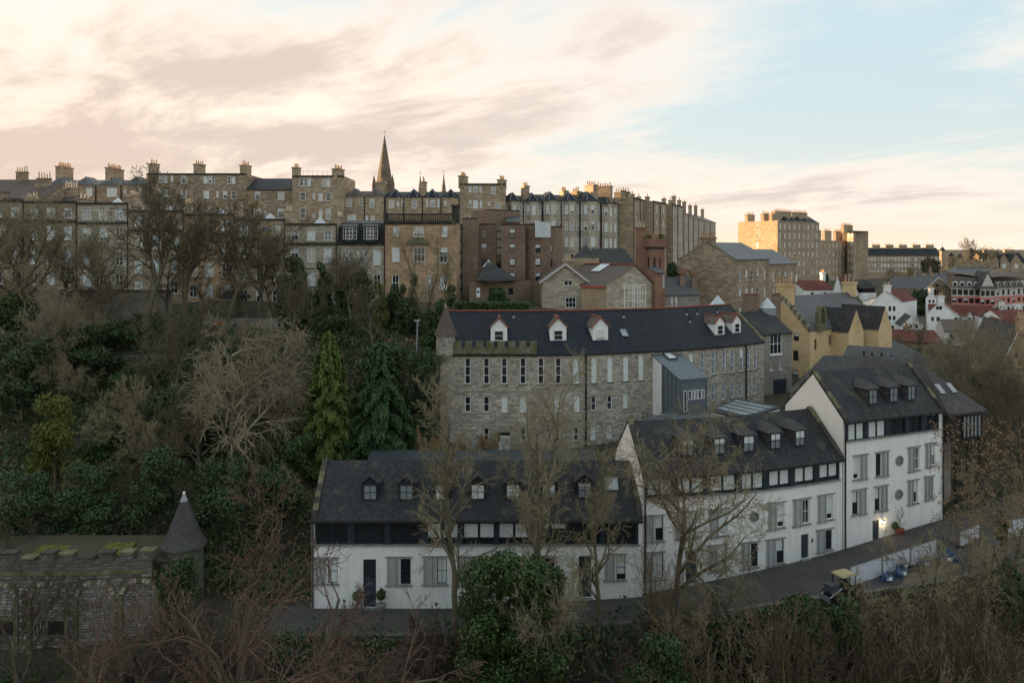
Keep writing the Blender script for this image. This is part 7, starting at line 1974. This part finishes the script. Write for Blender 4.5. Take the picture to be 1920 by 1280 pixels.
for key, px, Y, sc, rz, nm, lb in TR:
    x = XP(px, Y); z = gz(x, Y)
    tree(nm, lb, (x, Y, z), TREES[key], rz, sc, 'bare winter trees')
for px, Y, sc, key, lb in ((1668, 330, .9, 'ash3', 'left one'), (1700, 340, .95, 'ash3', 'middle one'), (1735, 330, .9, 'ash1', 'right one')):
    tree('far_tree', 'brown far tree before the distant terrace, ' + lb, (XP(px, Y), Y, 8), TREES[key], px, sc, 'far bare trees')
for px, Y, sc, key, lb, zb_ in ((1790, 385, 1.0, 'ash3', 'broad bare tree on the right skyline, left one', 11), (1815, 380, 1.15, 'ash1', 'broad bare tree on the right skyline, middle one', 11), (1838, 376, 1.3, 'ash3', 'tallest bare tree on the right skyline', 11), (1365, 330, 1.0, 'ash3', 'bare tree in the gap between the curved row and the sunlit tenement', 15)):
    tree('skyline_tree', lb, (XP(px, Y), Y, zb_), TREES[key], px * .7, sc, 'far bare trees')
ORD = ('first', 'second', 'third', 'fourth', 'fifth', 'sixth', 'seventh', 'eighth', 'ninth', 'tenth', 'eleventh', 'twelfth', 'thirteenth', 'fourteenth')
def row(rowname, Y, xs_, sc, keys, group, nm='bare_sapling', dY=3.0, seed=0, zadd=0.):
    r = random.Random(seed)
    for k, px in enumerate(xs_):
        y = Y + r.uniform(-dY, dY); x = XP(px, y); s_ = sc * r.uniform(.8, 1.2)
        tree(nm, ORD[k] + ' bare sapling from the left ' + rowname, (x, y, gz(x, y) + zadd), TREES[keys[k % len(keys)]], r.uniform(0, 6.28), s_, group)
row('in the top row under the terrace wall', 111, (20, 160, 310, 385, 450, 640), .55, ('ash3', 'ash2', 'ash1'), 'saplings on the slope', seed=1)
row('in the upper row on the wooded slope', 98, (175, 450, 700), .5, ('ash2', 'ash3', 'ash1', 'ash4'), 'saplings on the slope', seed=2)
row('in the middle row on the wooded slope', 87, (130, 290, 540), .5, ('ash3', 'ash1', 'ash2'), 'saplings on the slope', seed=3)
row('in the lower row above the old wall', 73, (180, 245, 380, 545), .5, ('ash3', 'ash2', 'ash1'), 'saplings on the slope', seed=4)
row('in the thicket below the old arched wall', 52, (40, 300, 345, 420, 560, 690), .85, ('spread', 'spread2', 'copp2'), 'saplings in the gorge', seed=5)
row('in the thicket along the lane edge', 53.5, (810, 1090, 1210, 1310, 1450, 1550, 1600, 1670, 1750, 1820), .66, ('copp', 'spread2', 'copp2', 'shrub'), 'saplings in the gorge', seed=6, dY=1.5)
row('rooted at the foot of the lane wall', 56, (1240, 1340, 1420, 1580, 1700, 1790), .7, ('copp2', 'shrub', 'copp', 'seedy'), 'saplings in the gorge', seed=16, dY=.8)
row('along the bottom of the gorge', 43, (90, 330, 700, 820, 1190, 1380, 1460, 1700, 1890), .7, ('spread2', 'copp', 'spread', 'copp2'), 'saplings in the gorge', seed=7, dY=2)
row('on the bank right of the timber hall', 90, (1790, 1830, 1860, 1890, 1915), .5, ('ash4', 'ash3', 'ash1'), 'saplings on the right bank', seed=8)
row('among the village roofs', 140, (1690, 1725, 1780, 1815, 1860), .42, ('ash3', 'ash4'), 'saplings on the right bank', seed=9, dY=6)
# seed clusters on the tree at right and on the forked tree
for (px, Y, zlo, zhi, spr, n, sd) in ((1868, 59, 6.5, 15.5, 4.6, 520, 3), (1290, 56, 10.0, 13.8, 2.4, 240, 4)):
    rs = np.random.default_rng(sd); x = XP(px, Y); a = rs.uniform(0, 6.28, n); r = spr * np.sqrt(rs.uniform(0, 1, n)); z = rs.uniform(zlo, zhi, n); c = np.stack([x + r * np.cos(a), Y + r * np.sin(a) * .8, z], 1)
    P = np.repeat(c, 9, 0) + rs.normal(0, .13, (n * 9, 3)); v, f = leaves(P, rs.normal(0, 1, P.shape), .1, rs)
    T = thing('seed_clusters', (x, Y, zlo), 'brown hanging seed clusters on the ' + ('right hand' if px > 1500 else 'dark forked') + ' bare tree', 'seed clusters'); link_mesh('seeds', mesh_np('seeds', v - np.array(ORG[T.name]), f, 'seed_brown'), T); tag(T.children[0], kind='stuff')
# russet hedge in front of the mill
for k, (px, Y, sc) in enumerate(((800, 79, 1.05), (845, 78.5, .9), (905, 80, .95), (960, 79, .85), (1010, 79, .9), (1060, 80, .75))):
    x = XP(px, Y); tree('russet_shrub', 'russet leafless shrub before the mill wall, ' + ('first', 'second', 'third', 'fourth', 'fifth', 'sixth')[k] + ' from the left', (x, Y, gz(x, Y)), TREES['rust' if k < 3 else 'shrub'], k * 1.1, sc, 'shrubs before the mill', 'shrub')
# --- conifers
def conifer(name, label, px, pyb, Y, ht, rad, mat, seed, droop, nb, pw_=.85, hang=.3, size=.13):
    """whorls of boughs, each bough a drooping spine hung with sprays"""
    rs = np.random.default_rng(seed); b = W(px, pyb, Y); T = thing(name, b, label, 'tree', 'conifers beside the mill')
    P, D = [], []; sg_ = []
    for k in range(nb):
        t = (k + rs.uniform(0, 1)) / nb * .97 + .01; a = k * 2.4 + rs.uniform(-.4, .4); L_ = rad * min(1., ((1 - t) ** pw_) * 1.08 + .05) * rs.uniform(.72, 1.12); z = t * ht + rs.uniform(-.1, .1)
        out = np.array([math.cos(a), math.sin(a), 0.]); side = np.array([-out[1], out[0], 0]); m = max(8, int(L_ * 11))
        u_ = np.linspace(.12, 1, m)[:, None]; spine = out * L_ * u_ + np.array([0, 0, 1.]) * (z + .12 * L_ * u_ - droop * L_ * u_ ** 2)
        sg_.append((0, 0, z, *spine[m // 2], .05 * (1 - t) + .02, .02)); sg_.append((*spine[m // 2], *spine[-1], .02, .008))
        for j in range(9):
            w_ = (1.05 - u_ * .75) * L_ * .30
            q = spine + side * rs.uniform(-1, 1, (m, 1)) * w_ + rs.normal(0, .03, (m, 3)); q[:, 2:] -= np.abs(rs.uniform(0, hang, (m, 1))) * (.4 + u_); P.append(q); D.append(np.tile(out * .7 + np.array([0, 0, .6]), (m, 1)))
    P, D = np.concatenate(P), np.concatenate(D); v, f = leaves(P, D, size, rs, 2.8, .4, 2.2); link_mesh('needles', mesh_np('needles', v, f, mat), T)
    sg_.append((0, 0, -1, 0, 0, ht * .97, .28, .03)); a = np.array(sg_); v, f = tubes(a[:, :3], a[:, 3:6], a[:, 6], a[:, 7], 5); link_mesh('trunk', mesh_np('trunk', v, f, 'bark_dark'), T)
conifer('cypress_tree', 'bright green dense conifer left of the darker drooping one', 617, 866, 78, 13.6, 3.0, 'needle_bright', 31, .3, 190, .62, .45, .15)
conifer('cedar_tree', 'blue green conifer with drooping layered boughs by the mill', 715, 850, 79, 11.6, 4.6, 'needle_blue', 32, .45, 130, .75, .5, .15)
conifer('cedar_tree', 'low dark conifer skirt right of the drooping one', 752, 850, 79.5, 5.4, 2.3, 'needle_blue', 33, .5, 60, .5, .4, .13)
# --- ivy columns and evergreen shrubs
def col(px, pt, pb, Y, hw, n=4, j=.25, sd=0):
    rs = random.Random(sd); zt_, zb2 = ZY(pt, Y), ZY(pb, Y); r = hw * Y / F; out = []; h = (zt_ - zb2)
    for k in range(n):
        f_ = (k + .5) / n; out.append((rs.uniform(-j, j) * r, rs.uniform(-j, j) * r, h * f_, r * rs.uniform(.75, 1.1) * (1.05 - .45 * f_ ** 2), r * rs.uniform(.7, 1), h / n * .85))
    return W(px, pb, Y), out, [(0, 0, -1.5, 0, 0, h * .9, .2, .05)]
EV = [
 (535, 520, 640, 110, 24, 5, 5000, .26, 'leaf_dark', 'ivy_tree', 'dark evergreen at the left end of the ivy column row'),
 (640, 530, 650, 108, 22, 5, 5000, .26, 'leaf_ivy', 'ivy_tree', 'ivy covered tree left of the broad one below the black mansard'),
 (742, 535, 660, 108, 22, 5, 5000, .25, 'leaf_dark', 'ivy_tree', 'dark ivy tree right of the yellow green column'),
 (810, 575, 670, 104, 24, 4, 5000, .24, 'leaf_ivy', 'ivy_tree', 'ivy covered tree right of the lamp post'),
 (345, 1030, 1180, 56.8, 34, 3, 6000, .17, 'leaf_dark', 'evergreen_shrub', 'dark shrub crowding the foot of the conical turret'),
 (250, 680, 760, 90, 60, 3, 9000, .26, 'leaf_ivy', 'evergreen_mass', 'ivy covered mound below the dark arch'),
 (385, 770, 850, 82, 46, 3, 7000, .24, 'leaf_ivy', 'evergreen_mass', 'ivy mound at the foot of the domed tree'),
 (215, 780, 860, 78, 52, 3, 8000, .22, 'leaf_green', 'evergreen_mass', 'greener laurel right of the yellow green shrub'),
 (30, 560, 640, 100, 52, 3, 7000, .28, 'leaf_ivy', 'evergreen_mass', 'green holly below the wide olive tree at the left edge'),
 (330, 600, 660, 101, 50, 2, 6000, .26, 'leaf_ivy', 'evergreen_mass', 'low ivy bank between the tall bare trunks'),
 (640, 590, 660, 103, 56, 3, 7000, .26, 'leaf_ivy', 'evergreen_mass', 'green bank at the foot of the ivy columns'),
 (755, 560, 660, 106, 34, 3, 5000, .25, 'leaf_dark', 'evergreen_mass', 'dark bank left of the lamp post'),
 # px, ytop, ybottom, Y, half width, clumps, leaves, size, material, name, label
 (560, 492, 612, 113, 28, 5, 7000, .26, 'leaf_ivy', 'ivy_tree', 'dark ivy covered tree before the pale terrace house, left one'),
 (612, 498, 612, 112, 18, 5, 4500, .25, 'leaf_ivy', 'ivy_tree', 'narrow ivy covered tree, second of the row before the terrace'),
 (600, 545, 640, 108, 14, 4, 3000, .24, 'leaf_green', 'ivy_tree', 'fresh green ivy column in the middle of the row'),
 (668, 512, 660, 109, 32, 6, 8000, .26, 'leaf_ivy', 'ivy_tree', 'broad ivy covered tree below the black mansard house'),
 (714, 528, 668, 106, 13, 6, 3500, .22, 'leaf_yellow', 'ivy_tree', 'yellow green ivy column left of the lamp post'),
 (775, 520, 668, 107, 14, 6, 3000, .22, 'leaf_ivy', 'ivy_tree', 'slim ivy clad trunk below the orange end house'),
 (845, 538, 572, 114, 13, 3, 1800, .22, 'leaf_green', 'evergreen_shrub', 'small round green shrub left of the brick flats'),
 (932, 544, 566, 118, 20, 2, 2500, .2, 'leaf_green', 'evergreen_shrub', 'rounded green shrub before the brick pavilion'),
 (1262, 494, 530, 124, 13, 2, 1500, .24, 'leaf_dark', 'evergreen_shrub', 'dark evergreen right of the red tower'),
 (790, 668, 812, 83, 38, 4, 12000, .2, 'leaf_dark', 'evergreen_mass', 'dark evergreen hedge mass against the mill corner'),
 (720, 652, 700, 95, 70, 2, 7000, .24, 'leaf_ivy', 'evergreen_mass', 'ivy bank behind the two conifers'),
 (460, 640, 700, 96, 60, 2, 6000, .26, 'leaf_dark', 'evergreen_mass', 'dark laurel bank behind the domed tree'),
 (140, 610, 690, 92, 66, 3, 12000, .26, 'leaf_dark', 'evergreen_mass', 'large dark evergreen on the upper left slope'),
 (190, 605, 640, 98, 60, 2, 6000, .24, 'leaf_ivy', 'evergreen_mass', 'ivy covered bank below the long retaining wall'),
 (40, 640, 760, 84, 56, 3, 10000, .26, 'leaf_dark', 'evergreen_mass', 'dark evergreen at the left edge of the slope'),
 (104, 752, 905, 74, 44, 4, 9000, .2, 'leaf_yellow', 'evergreen_shrub', 'yellow green shrub standing out on the dark left slope'),
 (170, 880, 985, 66, 62, 3, 12000, .19, 'leaf_dark', 'evergreen_mass', 'dark ivy bank above the mossy slabs'),
 (60, 900, 1000, 65, 50, 3, 8000, .19, 'leaf_dark', 'evergreen_mass', 'dark laurel above the left end of the arched wall'),
 (290, 860, 985, 66, 50, 3, 9000, .19, 'leaf_dark', 'evergreen_mass', 'dark evergreen left behind the conical turret'),
 (420, 880, 1000, 65, 50, 3, 8000, .19, 'leaf_dark', 'evergreen_mass', 'dark evergreen right behind the conical turret'),
 (545, 820, 900, 74, 40, 3, 7000, .2, 'leaf_ivy', 'evergreen_mass', 'ivy mound left of the bright conifer'),
 (520, 880, 960, 68, 44, 3, 7000, .2, 'leaf_dark', 'evergreen_mass', 'dark bank left of the long white house gable'),
 (300, 740, 860, 80, 60, 3, 8000, .24, 'leaf_dark', 'evergreen_mass', 'shadowy evergreen behind the domed tree, left side'),
 (1235, 1195, 1300, 47, 48, 3, 8000, .16, 'leaf_dark', 'evergreen_shrub', 'dark evergreen bush below the tan tangle'),
 (1500, 1118, 1290, 49, 36, 5, 9000, .16, 'leaf_ivy', 'ivy_tree', 'ivy clad stump below the tractor, left one'),
 (1590, 1135, 1290, 49.5, 36, 4, 8000, .16, 'leaf_ivy', 'ivy_tree', 'ivy clad stump below the tractor, right one'),
 (1905, 1060, 1200, 52, 26, 4, 5000, .17, 'leaf_dark', 'ivy_tree', 'dark ivy tree at the lower right edge'),
 (1880, 960, 1010, 64, 12, 3, 1800, .16, 'leaf_ivy', 'ivy_tree', 'ivy on the trunk near the end of the lane'),
 (1752, 950, 972, 72.2, 13, 2, 1800, .14, 'leaf_green', 'evergreen_shrub', 'green shrub at the right foot of the tall white house'),
 (1725, 548, 585, 205, 22, 3, 3000, .5, 'leaf_dark', 'far_evergreen', 'dark evergreen clump right of the big white village house'),
 (1742, 489, 510, 380, 18, 2, 2500, .7, 'leaf_dark', 'far_evergreen', 'dark far evergreen below the horizon terrace'),
 (1468, 505, 525, 300, 8, 2, 1500, .6, 'leaf_dark', 'far_evergreen', 'dark evergreen at the foot of the sunlit tenement'),
 (1548, 515, 526, 300, 6, 2, 900, .5, 'leaf_dark', 'far_evergreen', 'small evergreen at the foot of the far tenement'),
]
for k, (px, yt, yb, Y, hw, nb, nl, sz, mt, nm, lb) in enumerate(EV):
    loc, bl, stm = col(px, yt, yb, Y, hw, nb, .28, k)
    if nm not in ('far_evergreen',):
        rs = random.Random(k); extra = []
        for (a, b, c, d, e, f_) in bl:
            for q in range(6): k_ = rs.uniform(.35, .72); extra.append((a + rs.uniform(-.75, .75) * d, b + rs.uniform(-.5, .5) * e, c + rs.uniform(-.6, .6) * f_, d * k_, e * k_, min(f_, d * 1.6) * k_ * 1.1))
        bl = extra
    leafy(nm, lb, loc, bl, int(nl * (1.5 if nm == 'ivy_tree' else 1.0)), sz * (.74 if nm == 'ivy_tree' else .8), mt, 100 + k, 'shrub' if 'shrub' in nm or 'mass' in nm else 'tree', 'evergreens', stm)
# rounded ivy smothered tree in front of the long white house
rs = random.Random(4); bl = []; o_ = W(962, 1290, 50)
for k in range(46):
    fx = rs.uniform(-1, 1); topy = 982 + 70 * abs(fx) ** 2.2 + (22 if -.25 < fx < .12 else 0); pyk = topy + 26 + rs.random() ** .8 * (1290 - topy)
    p = W(960 + fx * 88, pyk, 50 + rs.uniform(-1.6, 1.6)) - o_; r = rs.uniform(.55, 1.15); bl.append((*p, r * rs.uniform(.9, 1.3), r, r * rs.uniform(.8, 1.2)))
for hx, hy, hr in ((915, 1120, 1.0), (935, 1165, 1.1), (960, 1090, 1.0), (905, 1180, 1.0), (985, 1140, 1.1), (1010, 1180, 1.0), (940, 1060, .9)):
    bl.append((*(W(hx, hy, 50) - o_), hr, hr, hr))
leafy('ivy_tree', 'rounded ivy smothered tree before the left white house', o_, bl, 45000, .13, 'leaf_ivy', 301, 'tree', 'evergreens', [(-.6, 0, -1, -.8, 0, 7.5, .22, .06), (.6, 0, -1, .9, 0, 7.8, .22, .06)])
tree('bare_tree', 'bare lichened branches poking out of the ivy smothered tree', (XP(1000, 49.5), 49.5, 3.0), TREES['shrub'], .4, .9, 'bare winter trees', sz=1.5)
# hedge behind the mill
hd = thing('clipped_hedge', (-6, 112, 19), 'long low clipped hedge behind the mill ridge', 'hedge')
rs = np.random.default_rng(77); n = 9000; a, b = XP(852, 112), XP(992, 112); P = np.stack([rs.uniform(a, b, n), 112 + rs.uniform(-.9, .9, n), rs.uniform(19.0, ZY(566, 112), n)], 1); v, f = leaves(P, np.tile([[0, -.6, .6]], (n, 1)), .2, rs); link_mesh('foliage', mesh_np('foliage', v - np.array(ORG[hd.name]), f, 'leaf_green'), hd)
# pots' plants
for (T, c), kind in zip(POTS, ('bare', 'ball', 'ball')):
    rs = np.random.default_rng(5)
    if kind == 'ball':
        P, D = blob_points(rs, 700, [(0, 0, .75, .36, .36, .36)]); v, f = leaves(P, D, .09, rs); o = link_mesh('foliage', mesh_np('foliage', v, f, 'leaf_ivy'), T); o.location = (0, 0, .5); MB().tube(c, c + V(0, 0, .6), .03).build('stem', 'bark_dark', T)
    else:
        s_ = grow(44, 3.0, 3, (9, 4), (30, 35), (.5, .5), (.05, .1, .05), .12, .04, .01, .25, segs=(6, 4, 3)); v, f = tubes(s_[:, :3], s_[:, 3:6], s_[:, 6], s_[:, 7], 3); o = link_mesh('stem', mesh_np('stem', v, f, 'twig_dark'), T); o.location = (0, 0, .6)
        P, D = blob_points(rs, 250, [(-.4, 0, .5, .3, .3, .3)]); v, f = leaves(P, D, .09, rs); o = link_mesh('foliage', mesh_np('foliage', v, f, 'leaf_ivy'), T); o.location = (0, 0, .3)
# --- ground cover and bramble on the slopes
rs = np.random.default_rng(8)
def cover(name, label, n, box, size, mat, clump=.35, seed=1, lift=.5):
    rs = np.random.default_rng(seed); x = rs.uniform(box[0], box[1], n); y = rs.uniform(box[2], box[3], n)
    k = np.sin(x * .55 + 1.3 * np.sin(y * .4)) * np.sin(y * .5 + seed) + rs.normal(0, .5, n); m = k > -clump; x, y = x[m], y[m]
    z = ground_z(x, y) + np.abs(rs.normal(0, lift, len(x))) + np.clip(np.sin(x * .9) * np.sin(y * .8), 0, 1) * lift * 1.5
    P = np.stack([x, y, z], 1); v, f = leaves(P, np.tile([[0, -.5, .8]], (len(P), 1)), size, rs)
    o = link_mesh(name, mesh_np(name, v, f, mat)); return tag(o, label, 'ground cover', kind='stuff')
cover('ivy_ground_cover', 'dark ivy covering the wooded slope at left', 75000, (-75, -14, 63, 114), .27, 'leaf_ivy', .25, 1, .55)
cover('leaf_litter', 'brown leaf litter and dead bramble on the slopes', 40000, (-75, -12, 62, 116), .2, 'seed_brown', .3, 2, .25)
cover('gorge_cover', 'dark undergrowth filling the gorge below the lane', 50000, (-40, 50, 40, 57), .2, 'leaf_dark', .2, 3, .7)
cover('right_slope_cover', 'undergrowth on the bank beyond the lane at right', 22000, (42, 95, 72, 150), .24, 'leaf_dark', .1, 4, .5)
def wall_growth(name, label, n, mat, size, seed, twig=False):
    rs = np.random.default_rng(seed); x = rs.uniform(-18, 62, n); ne = np.interp(x, [p[0] for p in NE], [p[1] for p in NE]); rz_ = np.interp(x, RX, RZ)
    keep = (np.sin(x * .8 + seed) + np.sin(x * .37 + 2 * seed) + rs.normal(0, .8, n)) > -.5; x, ne, rz_ = x[keep], ne[keep], rz_[keep]; n = len(x)
    h = rs.uniform(0, 1, n); z = -6.5 + (rz_ + 6.9) * h; y = ne - .5 - np.abs(rs.normal(0, .5, n)) - (1 - h) * 1.6
    P = np.stack([x, y, z], 1); v, f = leaves(P, np.tile([[0, -.8, .5]], (n, 1)), size, rs, droop=1.); return tag(link_mesh(name, mesh_np(name, v, f, mat)), label, 'ground cover', kind='stuff')
wall_growth('wall_ivy', 'ivy hanging over the wall below the lane', 30000, 'leaf_dark', .2, 41)
wall_growth('wall_litter', 'dead bracken on the wall below the lane', 26000, 'seed_brown', .16, 42)
def bramble(name, label, n, box, ht, mat, seed):
    rs = np.random.default_rng(seed); x = rs.uniform(box[0], box[1], n); y = rs.uniform(box[2], box[3], n); z = ground_z(x, y)
    P0, P1, R0 = [], [], []; p = np.stack([x, y, z - .1], 1); d = rs.normal(0, .45, (n, 3)); d[:, 2] = 1
    for k in range(5):
        d2 = d + rs.normal(0, .3, (n, 3)); d2[:, 2] -= .12 * k; d2 /= np.linalg.norm(d2, axis=1, keepdims=True); q = p + d2 * (ht / 5) * rs.uniform(.6, 1.4, (n, 1)); P0.append(p); P1.append(q); R0.append(np.full(n, .022 - .003 * k))
        e = p + (d2 + rs.normal(0, .8, (n, 3))) * (ht / 6); P0.append(p); P1.append(e); R0.append(np.full(n, .012)); p = q; d = d2
    P0, P1, R0 = np.concatenate(P0), np.concatenate(P1), np.concatenate(R0); v, f = tubes(P0, P1, R0, R0 * .7, 3); return tag(link_mesh(name, mesh_np(name, v, f, mat)), label, 'undergrowth', kind='stuff')
bramble('slope_bramble', 'tangled bare bramble and saplings over the left slope', 1500, (-72, -14, 62, 112), 2.6, 'twig_dark', 21)
bramble('gorge_bramble', 'tangled reddish bramble filling the lower foreground', 1000, (-36, 44, 40, 56), 3.6, 'twig_gorge', 22)
bramble('right_bramble', 'brown scrub on the bank at right', 1300, (42, 90, 76, 135), 3.2, 'twig_dark', 23)
